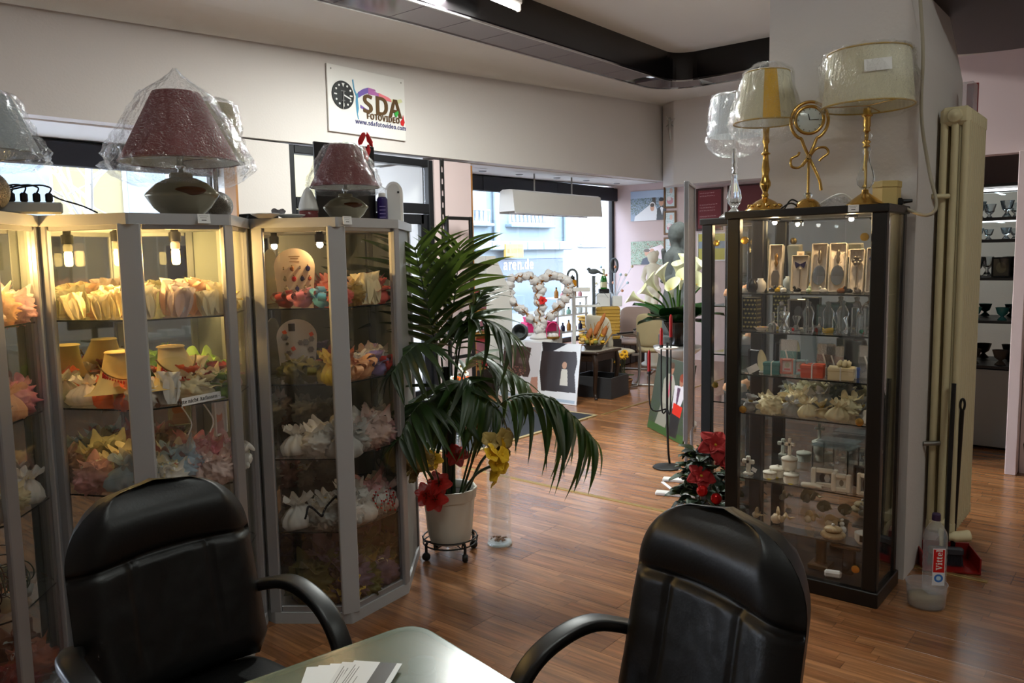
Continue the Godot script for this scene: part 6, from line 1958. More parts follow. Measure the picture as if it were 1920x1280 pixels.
# ---------------------------------------------------------------- right side: radiator, cables, bottle, dustpan, niche shelf
func build_right_side():
	var rm: Material = ref("radiator")
	var o = thing("column_radiator", "tall cream three column radiator standing in front of the pillar side", "radiator")
	for i in 9:
		var x = 4.475 + i * 0.052
		var g = part(o, "section_head", gbox(Vector3(x, 2.245, -0.845), Vector3(0.044, 0.09, 0.135), 0.018), rm)
		part(o, "section_foot", gbox(Vector3(x, 0.185, -0.845), Vector3(0.044, 0.08, 0.135), 0.018), rm)
		for z in [-0.893, -0.845, -0.797]:
			part(o, "tube", gtube([Vector3(x, 0.19, z), Vector3(x, 2.25, z)], 0.0175, 10), rm)
	part(o, "blind_plug", glathe([Vector2(0, 0), Vector2(0.034, 0), Vector2(0.036, 0.006), Vector2(0.03, 0.014), Vector2(0.03, 0.014), Vector2(0.018, 0.016), Vector2(0.014, 0.022), Vector2(0, 0.022)], 20), rm, Vector3(4.455, 2.245, -0.845), Vector3(0, 0, PI / 2))
	part(o, "wall_bracket", gtube([Vector3(4.46, 1.86, -0.86), Vector3(4.40, 1.86, -0.925)], 0.012, 8), rm)
	part(o, "wall_bracket", gtube([Vector3(4.46, 0.62, -0.86), Vector3(4.40, 0.62, -0.925)], 0.012, 8), ref("steel"))
	part(o, "pipe", gtube(smooth([Vector3(4.47, 0.17, -0.845), Vector3(4.42, 0.165, -0.83), Vector3(4.40, 0.12, -0.82), Vector3(4.40, 0.0, -0.82)]), 0.012, 8), rm)
	var vh = part(o, "thermostat_valve", glathe([Vector2(0, 0), Vector2(0.018, 0), Vector2(0.02, 0.02), Vector2(0.026, 0.03), Vector2(0.029, 0.10), Vector2(0.026, 0.106), Vector2(0, 0.108)], 20), ref("cream"), Vector3(4.42, 0.15, -0.80), Vector3(1.45, 0.5, 0))
	# cable on the pillar and adapter on the vitrine top
	var cb = solo("hanging_cable", gtube(smooth([Vector3(4.10, 3.75, -0.975), Vector3(4.09, 2.9, -0.945), Vector3(4.085, 2.5, -0.915), Vector3(4.085, 2.3, -0.915), Vector3(4.08, 2.15, -0.905), Vector3(4.085, 1.95, -0.87), Vector3(4.05, 1.80, -0.83), Vector3(4.02, 1.755, -0.86), Vector3(3.99, 1.78, -0.93), Vector3(3.98, 1.81, -0.96)], 8), 0.008, 7), mat("cable_beige", Color(0.60, 0.56, 0.48), 0.6), "beige cable hanging down the pillar edge to the black vitrine", "cable")
	var ad = thing("black_adapter", "black plug adapter on the top corner of the black vitrine", "adapter", Vector3(3.98, 1.80, -0.975), 0.4)
	part(ad, "body", gbox(Vector3(0, 0.018, 0), Vector3(0.06, 0.035, 0.04), 0.008), ref("black_plastic"))
	part(ad, "plug", gtube([Vector3(0.0, 0.02, 0.02), Vector3(0, 0.022, 0.06)], 0.012, 8, 0.007), ref("black_plastic"))
	# water bottle standing in a clear tub
	var tb = thing("clear_tub", "clear plastic tub half full of dry powder at the black vitrine foot", "tub", Vector3(3.86, 0, -0.775))
	part(tb, "tub", glathe([Vector2(0, 0.002), Vector2(0.075, 0.002), Vector2(0.078, 0.01), Vector2(0.085, 0.105), Vector2(0.088, 0.108), Vector2(0.083, 0.106), Vector2(0.076, 0.012), Vector2(0, 0.006)], 28), ref("plastic_clear"))
	part(tb, "powder", glathe([Vector2(0, 0.008), Vector2(0.073, 0.008), Vector2(0.077, 0.045), Vector2(0.04, 0.05), Vector2(0, 0.047)], 20), mat("powder", Color(0.50, 0.44, 0.33), 1.0))
	var wb = thing("water_bottle", "large empty clear water bottle with a red and white label", "bottle", Vector3(3.91, 0.052, -0.755), -1.05)
	var pr = [Vector2(0, 0.002), Vector2(0.042, 0.0), Vector2(0.05, 0.012)]
	for i in 14:
		pr.append(Vector2(0.05 - (0.002 if i % 2 else 0.0), 0.03 + i * 0.016))
	pr.append_array([Vector2(0.05, 0.26), Vector2(0.044, 0.285), Vector2(0.028, 0.312), Vector2(0.016, 0.328), Vector2(0.0155, 0.345)])
	var g = G.new()
	g.lathe(pr, 26)
	part(wb, "bottle", g, ref("plastic_clear"))
	part(wb, "cap", glathe([Vector2(0, 0.335), Vector2(0.0185, 0.335), Vector2(0.0185, 0.335), Vector2(0.018, 0.362), Vector2(0.016, 0.366), Vector2(0, 0.366)], 18), mat("cap_violet", Color(0.20, 0.13, 0.26), 0.4))
	var lab = part(wb, "label_sheet", gbox(Vector3(0, 0.135, 0.0512), Vector3(0.052, 0.17, 0.0015)), painted(60, 196, Color(0.86, 0.86, 0.88), [["r", 0.05, 0.03, 0.9, 0.62, Color(0.78, 0.06, 0.06)], ["e", 0.5, 0.8, 0.36, 0.11, Color(0.22, 0.45, 0.75)], ["e", 0.5, 0.8, 0.2, 0.06, Color(0.75, 0.85, 0.92)]]))
	lettering(lab, "Vittel", 0.034, ref("white_paper"), Vector3(0.002, 0.168, 0.0522), Vector3(0, 0, PI / 2), true, true, 0.0008)
	# dustpan and broom with long handles
	var dp = thing("red_dustpan", "red long handled dustpan lying below the radiator", "dustpan", Vector3(4.40, 0, -0.79), -1.15)
	g = G.new()
	g.extr(PackedVector2Array([Vector2(-0.13, 0), Vector2(0.13, 0), Vector2(0.12, 0.2), Vector2(-0.12, 0.2)]), 0.008, Transform3D(Basis(Vector3.RIGHT, Vector3(0, 0, -1), Vector3.UP), Vector3(0, 0.008, 0.08)))
	part(dp, "pan", g, mat("pan_red", Color(0.50, 0.05, 0.03), 0.45))
	for s in [-1, 1]:
		part(dp, "side", gbox(Vector3(s * 0.126, 0.045, -0.02), Vector3(0.008, 0.08, 0.2), 0.002), ref("pan_red"))
	part(dp, "rear", gbox(Vector3(0, 0.05, -0.122), Vector3(0.25, 0.09, 0.008), 0.002), ref("pan_red"))
	part(dp, "handle", gtube([Vector3(0.05, 0.06, -0.12), Vector3(0.052, 0.80, -0.06)], 0.011, 9), ref("black_plastic"))
	var ring = []
	for i in 17:
		ring.append(Vector3(0.0525 + cos(i * TAU / 16) * 0.010, 0.825 + sin(i * TAU / 16) * 0.03, -0.058))
	g = G.new()
	g.tube(ring, 0.006, 7, -1.0, true)
	part(dp, "hanging_loop", g, ref("black_plastic"))
	var br = thing("long_broom", "long handled black brush standing in the red dustpan", "broom", Vector3(4.39, 0.014, -0.80), -1.15)
	part(br, "handle", gtube([Vector3(0, 0.09, 0), Vector3(0.02, 0.92, -0.05)], 0.011, 9), ref("black_plastic"))
	part(br, "head", gbox(Vector3(0, 0.075, 0), Vector3(0.16, 0.04, 0.035), 0.008), mat("brush_grey", Color(0.16, 0.16, 0.19), 0.6))
	var bs = G.new()
	for i in 24:
		for k in 4:
			bs.bar(Vector3(-0.072 + i * 0.0063, 0.058, -0.012 + k * 0.008), Vector3(-0.078 + i * 0.0068, 0.0, -0.016 + k * 0.0105), 0.002, 0.002)
	var bo = part(br, "bristles", bs, ref("brush_grey"))
	bo.set_meta("kind", "stuff")
	# white jamb of the niche and the shelf unit inside it
	struct("trim_jamb", gbox(Vector3(6.59, 1.13, -0.80), Vector3(0.16, 2.26, 0.07), 0.004), ref("pink_paint"))
	var sh = thing("dark_shelf_unit", "dark shelf unit with mirrored back in the niche behind the radiator", "shelf unit", Vector3(7.45, 0, -1.12))
	var blk: Material = ref("black_lacquer")
	for z in [-0.36, 0.36]:
		part(sh, "side_panel", gbox(Vector3(0, 1.05, z), Vector3(0.34, 2.1, 0.02)), blk)
	part(sh, "mirror_back", gbox(Vector3(0.165, 1.2, 0), Vector3(0.008, 1.7, 0.70)), ref("mirror"))
	part(sh, "top_panel", gbox(Vector3(0, 2.09, 0), Vector3(0.34, 0.022, 0.74)), blk)
	part(sh, "back_board", gbox(Vector3(0.18, 1.05, 0), Vector3(0.02, 2.1, 0.74)), blk)
	for y in [0.66, 1.02, 1.36, 1.66, 1.83]:
		part(sh, "shelf", gbox(Vector3(-0.005, y, 0), Vector3(0.33, 0.022, 0.70)), blk)
	part(sh, "lower_door", gbox(Vector3(-0.165, 0.33, 0), Vector3(0.016, 0.62, 0.70), 0.003), ref("grey_panel"))
	var lb = part(sh, "light_strip", gbox(Vector3(0.05, 2.065, 0), Vector3(0.03, 0.018, 0.5), 0.004), glowing("niche_glow", Color(0.85, 0.95, 1.0), 0.7))
	area("niche_light", Vector3(7.50, 2.05, -1.12), Vector2(0.03, 0.5), Vector3.DOWN, Color(0.85, 0.95, 1.0), 0.05)
	area("niche_light", Vector3(7.46, 1.815, -1.12), Vector2(0.03, 0.5), Vector3.DOWN, Color(0.85, 0.95, 1.0), 0.04)
	part(sh, "light_strip", gbox(Vector3(0.05, 1.82, 0), Vector3(0.03, 0.010, 0.5), 0.003), glowing("niche_glow", Color.WHITE, 3.0))
	var wares = [[1.371, "crystal", 0.05, 0.16], [1.841, "crystal", 0.05, 0.13], [1.671, "crystal", 0.04, 0.09], [1.031, "teal_glass", 0.05, 0.10], [0.671, "mosaic", 0.06, 0.12]]
	var names = ["crystal goblet on the third niche shelf", "crystal bowl on the top niche shelf", "crystal drop dish on the lit niche shelf", "teal bowl on the fourth niche shelf", "silver mosaic jar on the lowest niche shelf"]
	mat("teal_glass", Color(0.25, 0.55, 0.55), 0.15)
	for i in 5:
		var w: Array = wares[i]
		for k in 2:
			solo("niche_vessel", glathe([Vector2(0, 0), Vector2(w[2] * 0.7, 0), Vector2(w[2] * 0.6, 0.01), Vector2(w[2] * 0.2, w[3] * 0.3), Vector2(w[2] * 0.7, w[3] * 0.5), Vector2(w[2], w[3]), Vector2(w[2] * 0.93, w[3]), Vector2(w[2] * 0.5, w[3] * 0.55), Vector2(0, w[3] * 0.45)], 20), mat(w[1], Color.WHITE), names[i] + [", nearer the pillar", ", nearer the white jamb"][k], "vessel", Vector3(7.38, w[0], -1.20 + k * 0.19), 0.0, "wares on the niche shelves")
	framed("small_picture", "small dark picture frame leaning on the third niche shelf", "picture frame", Vector3(7.36, 1.45, -1.03), -PI / 2, 0.13, 0.16, painted(32, 40, Color(0.35, 0.33, 0.25), [["e", 0.5, 0.5, 0.3, 0.3, Color(0.5, 0.48, 0.35)]]), ref("black_lacquer"), 0.012)
	# clear plastic bag hanging at the far right edge
	var pb = thing("clear_plastic_bag", "dark clear plastic bag standing by the white jamb", "bag", Vector3(6.22, 0, -0.60))
	var bg = G.new()
	bg.ball(Vector3(0, 0.24, 0), Vector3(0.10, 0.24, 0.09), 18, 14, 0.12, 1.0)
	part(pb, "bag", bg, mat("bag_dark", Color(0.10, 0.11, 0.11), 0.2))
	part(pb, "knot", glathe([Vector2(0, 0.44), Vector2(0.02, 0.46), Vector2(0.015, 0.49), Vector2(0.04, 0.54), Vector2(0, 0.52)], 12), ref("bag_dark"))
	# glass lamp on the radiator top (clear cylinder with a red edge)
	var gl = thing("clear_panel_holder", "clear acrylic holder with a red edge on the radiator top", "holder", Vector3(4.80, 2.29, -0.845))
	part(gl, "acrylic", gbox(Vector3(0, 0.08, 0), Vector3(0.12, 0.16, 0.05), 0.002), ref("plastic_clear"))
	part(gl, "red_edge", gbox(Vector3(0.066, 0.085, 0), Vector3(0.01, 0.17, 0.055), 0.002), ref("pan_red"))

# ---------------------------------------------------------------- things on top of the vitrines and the wall sign
func shade(r0: float, r1: float, h: float, pleats := 0) -> G:
	var g = G.new()
	var f = func(u, t):
		var th: float = u * TAU
		var k = 1.0 + (0.006 * cos(th * pleats) if pleats else 0.0)
		return Vector3(cos(th), 0, sin(th)) * lerpf(r0, r1, t) * k + Vector3(0, t * h, 0)
	g.surf(f, 160 if pleats else 48, 6, true)
	return g

func hoop(r: float, y: float, t: float) -> G:
	var p = []
	for i in 41:
		p.append(Vector3(cos(i * TAU / 40) * r, y, sin(i * TAU / 40) * r))
	var g = G.new()
	g.tube(p, t, 6, -1.0, true)
	return g

func wrap_bag(prof: Array, sd: float, crumple := 0.07) -> G:   # a loose film bag over a lamp shade
	var g = G.new()
	var m = prof.size() - 1
	g.surf(func(u, t):
		var q: float = t * m
		var i = mini(int(q), m - 1)
		var p: Vector2 = prof[i].lerp(prof[i + 1], q - i)
		var th: float = u * TAU
		var d = Vector3(cos(th), 0, sin(th))
		var n1: float = wob.get_noise_3d(d.x * 2.2 + sd, t * 3.0, d.z * 2.2)
		var n2: float = wob.get_noise_3d(d.x * 7.0 + sd, t * 9.0, d.z * 7.0 + sd)
		var k = 1.0 + crumple * (n1 * 2.4 + n2 * 1.8) + 0.02 * sin(th * 9.0 + t * 4.0 + sd)
		return Vector3(d.x * p.x * k, p.y + 0.01 * n2, d.z * p.x * k), 80, 34, true)
	return g

func build_vitrine_tops():
	var Y = 1.783
	var chrome: Material = ref("chrome")
	var film: Material = ref("film")
	var redsh = cloth(Color(0.37, 0.04, 0.045), 0.1)
	var glaze = mat("olive_glaze", Color(0.53, 0.50, 0.42), 0.16, 0.3)
	# two red shaded lamps with lens shaped bases
	for q in [[1.655, -3.03, 1.0, "large", "large table lamp with dark red shade in film on the middle silver vitrine"], [2.42, -2.97, 0.72, "small", "small table lamp with red shade in film on the right silver vitrine"]]:
		var s: float = q[2]
		var o = thing("red_table_lamp", q[4], "table lamp", Vector3(q[0], Y, q[1]))
		o.scale = Vector3.ONE * s
		var g = G.new()
		g.lathe([Vector2(0, 0.0), Vector2(0.062, 0.0), Vector2(0.075, 0.004), Vector2(0.112, 0.035), Vector2(0.142, 0.078), Vector2(0.146, 0.086), Vector2(0.140, 0.094), Vector2(0.10, 0.130), Vector2(0.062, 0.148), Vector2(0.046, 0.152), Vector2(0.046, 0.152), Vector2(0.046, 0.165), Vector2(0.04, 0.172), Vector2(0, 0.174)], 48, Vector3.ZERO, 1.0, 0.55)
		part(o, "base", g, glaze, Vector3.ZERO, Vector3(0, -0.88, 0))
		g = G.new()
		g.ball(Vector3(0.055, 0.096, 0.066), Vector3(0.066, 0.018, 0.012), 20, 10)
		part(o, "amber_inlay", g, mat("amber_inlay", Color(0.30, 0.15, 0.03), 0.15), Vector3.ZERO, Vector3(0, -0.88, 0))
		part(o, "neck", glathe([Vector2(0, 0.172), Vector2(0.012, 0.172), Vector2(0.01, 0.185), Vector2(0.02, 0.192), Vector2(0.02, 0.202), Vector2(0.012, 0.205), Vector2(0.014, 0.235), Vector2(0, 0.24)], 18), chrome)
		part(o, "shade", shade(0.222, 0.088, 0.265), redsh, Vector3(0, 0.212, 0))
		var lin = part(o, "shade_lining", shade(0.219, 0.086, 0.262), cloth(Color(0.72, 0.70, 0.64), 0.3), Vector3(0, 0.2135, 0))
		part(o, "lower_hoop", hoop(0.2225, 0.212, 0.0028), mat("hoop_dark", Color(0.30, 0.07, 0.06), 0.6))
		for a in 3:
			part(o, "spider_arm", gtube([Vector3(0, 0.235, 0), Vector3(cos(a * 2.1) * 0.2, 0.235, sin(a * 2.1) * 0.2)], 0.002, 5), chrome)
		part(o, "plastic_wrap", wrap_bag([Vector2(0.17, 0.12), Vector2(0.235, 0.145), Vector2(0.275, 0.185), Vector2(0.262, 0.24), Vector2(0.20, 0.35), Vector2(0.13, 0.47), Vector2(0.07, 0.51), Vector2(0.025, 0.545), Vector2(0.006, 0.57)] if q[3] == "large" else [Vector2(0.22, 0.17), Vector2(0.245, 0.20), Vector2(0.235, 0.24), Vector2(0.18, 0.36), Vector2(0.125, 0.47), Vector2(0.07, 0.487), Vector2(0.004, 0.495)], 3.0 + s * 5.0), film)
	# cream lamp behind the large red one, grey lamp on the left vitrine: mosaic ball bases
	for q in [[1.885, -3.17, Color(0.66, 0.62, 0.50), 0.062, 0.46, 0.125, 0.09, 0.24, "cream shaded lamp with a mosaic ball base behind the large red lamp"], [0.985, -3.10, Color(0.52, 0.55, 0.56), 0.075, 0.365, 0.185, 0.105, 0.19, "grey shaded lamp in film with a mosaic base on the left silver vitrine"]]:
		var o = thing("mosaic_table_lamp", q[8], "table lamp", Vector3(q[0], Y, q[1]))
		var br: float = q[3]
		var g = G.new()
		g.ball(Vector3(0, br * 0.95, 0), Vector3(br * 1.1, br, br * 1.1), 28, 18)
		part(o, "base", g, ref("mosaic"))
		part(o, "neck", glathe([Vector2(0.012, br * 1.85), Vector2(0.01, q[4] - 0.1), Vector2(0, q[4] - 0.1)], 14), chrome)
		part(o, "shade", shade(q[5], q[6], q[7]), cloth(q[2], 0.35), Vector3(0, q[4] - q[7] + 0.02, 0))
		part(o, "lower_hoop", hoop(q[5], q[4] - q[7] + 0.02, 0.0025), mat("hoop_grey", Color(0.4, 0.4, 0.38), 0.6))
		var y0: float = q[4] - q[7]
		part(o, "plastic_wrap", wrap_bag([Vector2(q[5] * 0.9, y0 - 0.03), Vector2(q[5] * 1.1, y0), Vector2(q[5] * 1.06, y0 + 0.04), Vector2(lerpf(q[5], q[6], 0.6) * 1.1, y0 + q[7] * 0.6), Vector2(q[6] * 1.15, y0 + q[7] + 0.02), Vector2(q[6] * 0.6, y0 + q[7] + 0.045), Vector2(0.004, y0 + q[7] + 0.05)], q[0] * 7.0), film)
	# power strip with plugs
	var ps = thing("power_strip", "white power strip with black plugs on the left silver vitrine", "power strip", Vector3(1.10, Y, -3.11), -0.35)
	part(ps, "strip", gbox(Vector3(0, 0.02, 0), Vector3(0.26, 0.04, 0.05), 0.006), mat("strip_grey", Color(0.62, 0.62, 0.6), 0.5))
	for i in 6:
		var pg = part(ps, "plug", gbox(Vector3(-0.10 + i * 0.038, 0.056, 0), Vector3(0.024, 0.034, 0.03), 0.006), mat("plug_maroon" if i < 4 else "black_plastic", Color(0.09, 0.05, 0.07), 0.5))
		part(pg, "cable", gtube(smooth([Vector3(-0.10 + i * 0.038, 0.07, 0), Vector3(-0.095 + i * 0.038, 0.092, 0.006), Vector3(-0.12 + i * 0.03, 0.095, 0.012), Vector3(-0.155, 0.04, 0.02 + i * 0.003)], 6), 0.003, 6), ref("black_plastic"))
	part(ps, "cable", gtube(smooth([Vector3(0.09, 0.07, 0), Vector3(0.13, 0.05, 0.0), Vector3(0.19, 0.03, 0.01), Vector3(0.24, 0.006, 0.0)], 6), 0.003, 6), ref("black_plastic"))
	# flat things between the vitrines
	var fb = solo("black_tray", gbox(Vector3(0, 0.012, 0), Vector3(0.16, 0.02, 0.07), 0.003), ref("black_plastic"), "flat black case lying on the silver vitrine tops", "case", Vector3(2.03, Y + 0.001, -3.08), 0.1)
	var wd = thing("white_dish_pair", "pair of white saucers with a silver bow on the vitrine tops", "dish", Vector3(2.04, Y, -2.95))
	for s in [-1, 1]:
		part(wd, "saucer", glathe([Vector2(0, 0.0), Vector2(0.03, 0.0), Vector2(0.058, 0.014), Vector2(0.06, 0.018), Vector2(0.054, 0.016), Vector2(0, 0.006)], 22), ref("white_gloss"), Vector3(s * 0.064, 0, 0))
	var bow = G.new()
	for s in [-1, 1]:
		bow.ball(Vector3(s * 0.018, 0.03, 0), Vector3(0.018, 0.012, 0.008), 10, 7, 0.1, s)
	bow.ball(Vector3(0, 0.03, 0), Vector3(0.006, 0.008, 0.008), 8, 5)
	part(wd, "bow", bow, ref("glitter"))
	# scent diffuser, black board, spray can, white arch, red ribbon
	var sd = thing("scent_diffuser", "white drop shaped scent diffuser with a red glass foot", "diffuser", Vector3(2.27, Y, -3.05))
	part(sd, "cone", glathe([Vector2(0.0, 0.045), Vector2(0.044, 0.045), Vector2(0.045, 0.055), Vector2(0.036, 0.095), Vector2(0.018, 0.135), Vector2(0.005, 0.150), Vector2(0, 0.151)], 26), ref("white_gloss"))
	part(sd, "glass_foot", glathe([Vector2(0, 0.0), Vector2(0.04, 0.0), Vector2(0.044, 0.012), Vector2(0.044, 0.043), Vector2(0, 0.043)], 26), mat("foot_red", Color(0.42, 0.20, 0.20), 0.12))
	var bb = thing("black_backboard", "black board standing behind the small red lamp", "board", Vector3(2.58, Y, -3.16), -0.12)
	part(bb, "board", gbox(Vector3(0, 0.19, 0), Vector3(0.34, 0.385, 0.014), 0.002), mat("board_black", Color(0.035, 0.018, 0.02), 0.4))
	part(bb, "metal_stud", glathe([Vector2(0, 0), Vector2(0.008, 0), Vector2(0.006, 0.004), Vector2(0, 0.005)], 12), chrome, Vector3(-0.13, 0.32, 0.008), Vector3(PI / 2, 0, 0))
	var rb = thing("red_ribbon_bow", "red ribbon bow on the corner of the black board", "ribbon", Vector3(2.70, Y + 0.385, -3.14))
	for q in [[-.025, .03, .5], [.025, .03, -.5], [.01, -.03, 0.2], [-.005, -.04, -0.2]]:
		var g = G.new()
		g.ball(Vector3.ZERO, Vector3(0.014, 0.036, 0.01), 10, 8, 0.2, q[0] * 90)
		part(rb, "loop", g, cloth(Color(0.78, 0.06, 0.07), 0.25), Vector3(q[0], q[1], 0), Vector3(0, 0, -q[2]))
	var sc = thing("spray_can", "purple spray can behind the small red lamp", "spray can", Vector3(2.76, Y, -3.10))
	part(sc, "can", glathe([Vector2(0, 0), Vector2(0.026, 0), Vector2(0.026, 0.0), Vector2(0.027, 0.004), Vector2(0.027, 0.12), Vector2(0.02, 0.132), Vector2(0, 0.134)], 22), mat("can_purple", Color(0.16, 0.10, 0.36), 0.3))
	part(sc, "cap", glathe([Vector2(0, 0.132), Vector2(0.018, 0.132), Vector2(0.017, 0.152), Vector2(0, 0.155)], 18), ref("white_gloss"))
	for i in 4:
		part(sc, "label_line", gbox(Vector3(0.0, 0.03 + i * 0.018, 0.0265), Vector3(0.03, 0.004, 0.002)), mat("can_text", Color(0.55, 0.5, 0.7), 0.4), Vector3.ZERO, Vector3(0, -0.7, 0))
	var wa = thing("white_arched_case", "white arched plastic case on the end of the right silver vitrine", "case", Vector3(2.86, Y, -3.12), 0.0)
	var ag = G.new()
	var ap = PackedVector2Array([Vector2(-0.045, 0)])
	for i in 13:
		var a = PI - PI * i / 12.0
		ap.append(Vector2(cos(a) * 0.045, 0.16 + sin(a) * 0.055))
	ap.append(Vector2(0.045, 0))
	ag.extr(ap, 0.07, Transform3D(Basis(Vector3.UP, -0.8), Vector3.ZERO), 0.012)
	part(wa, "case", ag, ref("white_gloss"))
	part(wa, "button", glathe([Vector2(0, 0), Vector2(0.006, 0), Vector2(0.005, 0.004), Vector2(0, 0.005)], 10), ref("black_plastic"), Vector3(-0.01, 0.16, 0.042), Vector3(PI / 2, 0, 0))
	build_dark_tops()
	build_sign()

func stem_profile(pts: Array) -> Array:
	var out = []
	for p in pts:
		out.append(Vector2(p[0], p[1]))
	return out

func build_dark_tops():
	var Y = 1.80
	var gold: Material = ref("gold")
	var film: Material = ref("film")
	var creamsh = cloth(Color(0.78, 0.76, 0.64), 0.45)
	# gold lamp with the conical shade and yellow stripe
	var o = thing("gold_table_lamp", "gold table lamp whose cream conical shade in film has a yellow stripe", "table lamp", Vector3(3.86, Y, -1.55))
	part(o, "base", glathe(stem_profile([[0, 0], [.098, 0], [.098, .006], [.088, .014], [.07, .03], [.045, .05], [.02, .062], [.012, .07], [0, .07]]), 32), gold)
	for i in 12:
		var a = i * TAU / 12
		part(o, "base_lobe", glathe([Vector2(0, -0.012), Vector2(0.014, -0.004), Vector2(0.014, 0.004), Vector2(0, 0.012)], 10), gold, Vector3(cos(a) * 0.07, 0.026, sin(a) * 0.07), Vector3(0.5, -a, 0))
	part(o, "stem", glathe(stem_profile([[.012, .065], [.018, .08], [.012, .09], [.014, .10], [.026, .125], [.026, .14], [.018, .16], [.016, .18], [.02, .2], [.015, .24], [.013, .27], [.022, .275], [.022, .28], [.012, .285], [.011, .32], [.018, .335], [.014, .36], [.016, .40], [0, .40]]), 20), gold)
	part(o, "shade", shade(0.152, 0.104, 0.235, 34), creamsh, Vector3(0, 0.425, 0))
	part(o, "lower_hoop", hoop(0.153, 0.425, 0.004), mat("hoop_gold", Color(0.70, 0.58, 0.28), 0.5))
	part(o, "upper_hoop", hoop(0.105, 0.66, 0.003), ref("hoop_gold"))
	var st = G.new()
	st.surf(func(u, t):
		var th: float = lerpf(-0.27, 0.27, u) - 0.55 + PI
		return Vector3(cos(th), 0, sin(th)) * (lerpf(0.152, 0.104, t) * 1.012) + Vector3(0, 0.427 + t * 0.231, 0), 8, 6, false)
	part(o, "yellow_stripe", st, cloth(Color(0.85, 0.66, 0.10), 0.4))
	part(o, "plastic_wrap", wrap_bag([Vector2(0.10, 0.33), Vector2(0.155, 0.36), Vector2(0.172, 0.41), Vector2(0.168, 0.45), Vector2(0.135, 0.56), Vector2(0.113, 0.66), Vector2(0.06, 0.70), Vector2(0.004, 0.71)], 2.0, 0.09), film)
	# tall crystal lamp with the drum shade
	o = thing("crystal_table_lamp", "tall crystal and gold table lamp with wide cream drum shade in film", "table lamp", Vector3(3.86, Y, -1.085))
	part(o, "base", glathe(stem_profile([[0, 0], [.085, 0], [.086, .006], [.075, .014], [.055, .032], [.03, .05], [.016, .06], [.014, .075], [0, .075]]), 32), gold)
	var crys = G.new()
	crys.lathe(stem_profile([[0, .08], [.018, .08], [.034, .10], [.038, .125], [.032, .155], [.018, .195], [.014, .23], [.02, .25], [.016, .262], [0, .262]]), 32, Vector3.ZERO, 1, 1, 8, 0.06)
	part(o, "crystal_body", crys, ref("crystal"))
	part(o, "core_rod", gtube([Vector3(0, 0.07, 0), Vector3(0, 0.34, 0)], 0.006, 10), gold)
	part(o, "gold_collar", glathe(stem_profile([[.008, .262], [.018, .266], [.01, .275], [.02, .285], [.012, .295], [0, .295]]), 18), gold)
	part(o, "crystal_bead", glathe(stem_profile([[0, .296], [.02, .30], [.025, .312], [.018, .325], [0, .327]]), 18), ref("crystal"))
	part(o, "candle_sleeve", glathe(stem_profile([[.008, .327], [.016, .335], [.013, .35], [.016, .355], [.016, .395], [.024, .40], [.024, .408], [.018, .412], [.018, .435], [0, .436]]), 18), gold)
	part(o, "shade", shade(0.192, 0.170, 0.235, 46), creamsh, Vector3(0, 0.44, 0))
	part(o, "lower_hoop", hoop(0.194, 0.44, 0.004), ref("hoop_gold"))
	part(o, "upper_hoop", hoop(0.172, 0.675, 0.004), ref("hoop_gold"))
	for a in 3:
		part(o, "spider_arm", gtube([Vector3(0, 0.445, 0), Vector3(cos(a * 2.1) * 0.19, 0.445, sin(a * 2.1) * 0.19)], 0.003, 5), gold)
	part(o, "care_label", gbox(Vector3(0, 0, 0), Vector3(0.11, 0.05, 0.002)), ref("white_paper"), Vector3(-0.165, 0.585, 0.085), Vector3(0, -1.1, 0.05))
	part(o, "plastic_wrap", wrap_bag([Vector2(0.15, 0.405), Vector2(0.20, 0.425), Vector2(0.208, 0.46), Vector2(0.20, 0.56), Vector2(0.186, 0.67), Vector2(0.16, 0.69), Vector2(0.09, 0.685)], 8.0, 0.06), film)
	# gold mantel clock on a ribbon stand
	o = thing("gold_clock", "gold clock on a twisted ribbon stand between the two gold lamps", "clock", Vector3(3.84, Y, -1.335), -1.15)
	part(o, "base", glathe(stem_profile([[0, 0], [.064, 0], [.065, .006], [.056, .012], [.052, .026], [.035, .042], [.016, .05], [0, .05]]), 28), gold)
	part(o, "crystal_knob", glathe(stem_profile([[0, .05], [.018, .054], [.022, .064], [.016, .075], [0, .078]]), 16), ref("crystal"))
	part(o, "rod", glathe(stem_profile([[.006, .045], [.006, .24], [0, .24]]), 10), gold)
	var lp = []
	for i in 34:
		var a = -PI / 2 + 0.42 + (TAU - 0.84) * i / 33.0
		lp.append(Vector3(cos(a) * 0.082, 0.405 + sin(a) * 0.088, 0.0))
	var loop = [Vector3(-0.03, 0.20, 0.01), Vector3(0.0, 0.245, 0.01), Vector3(0.02, 0.29, 0.008)] + lp + [Vector3(-0.02, 0.29, -0.004), Vector3(0.0, 0.245, -0.006), Vector3(0.025, 0.19, -0.004), Vector3(0.05, 0.13, 0.0), Vector3(0.058, 0.085, 0.0)]
	part(o, "ribbon_loop", gtube(smooth(loop, 3), 0.0075, 8), gold)
	part(o, "ribbon_curl", gtube(smooth([Vector3(0, 0.235, 0), Vector3(-0.04, 0.195, 0.01), Vector3(-0.075, 0.20, 0.01), Vector3(-0.078, 0.235, 0.01), Vector3(-0.05, 0.25, 0.01), Vector3(-0.042, 0.265, 0.01)], 6), 0.006, 8), gold)
	part(o, "ribbon_curl", gtube(smooth([Vector3(0, 0.235, 0), Vector3(0.03, 0.275, 0.01), Vector3(0.07, 0.28, 0.01), Vector3(0.085, 0.255, 0.01), Vector3(0.06, 0.235, 0.01), Vector3(0.045, 0.22, 0.01)], 6), 0.006, 8), gold)
	part(o, "gem", glathe(stem_profile([[0, -.006], [.012, -.003], [.012, .003], [0, .007]]), 12), ref("crystal"), Vector3(0, 0.24, 0.016), Vector3(PI / 2, 0, 0))
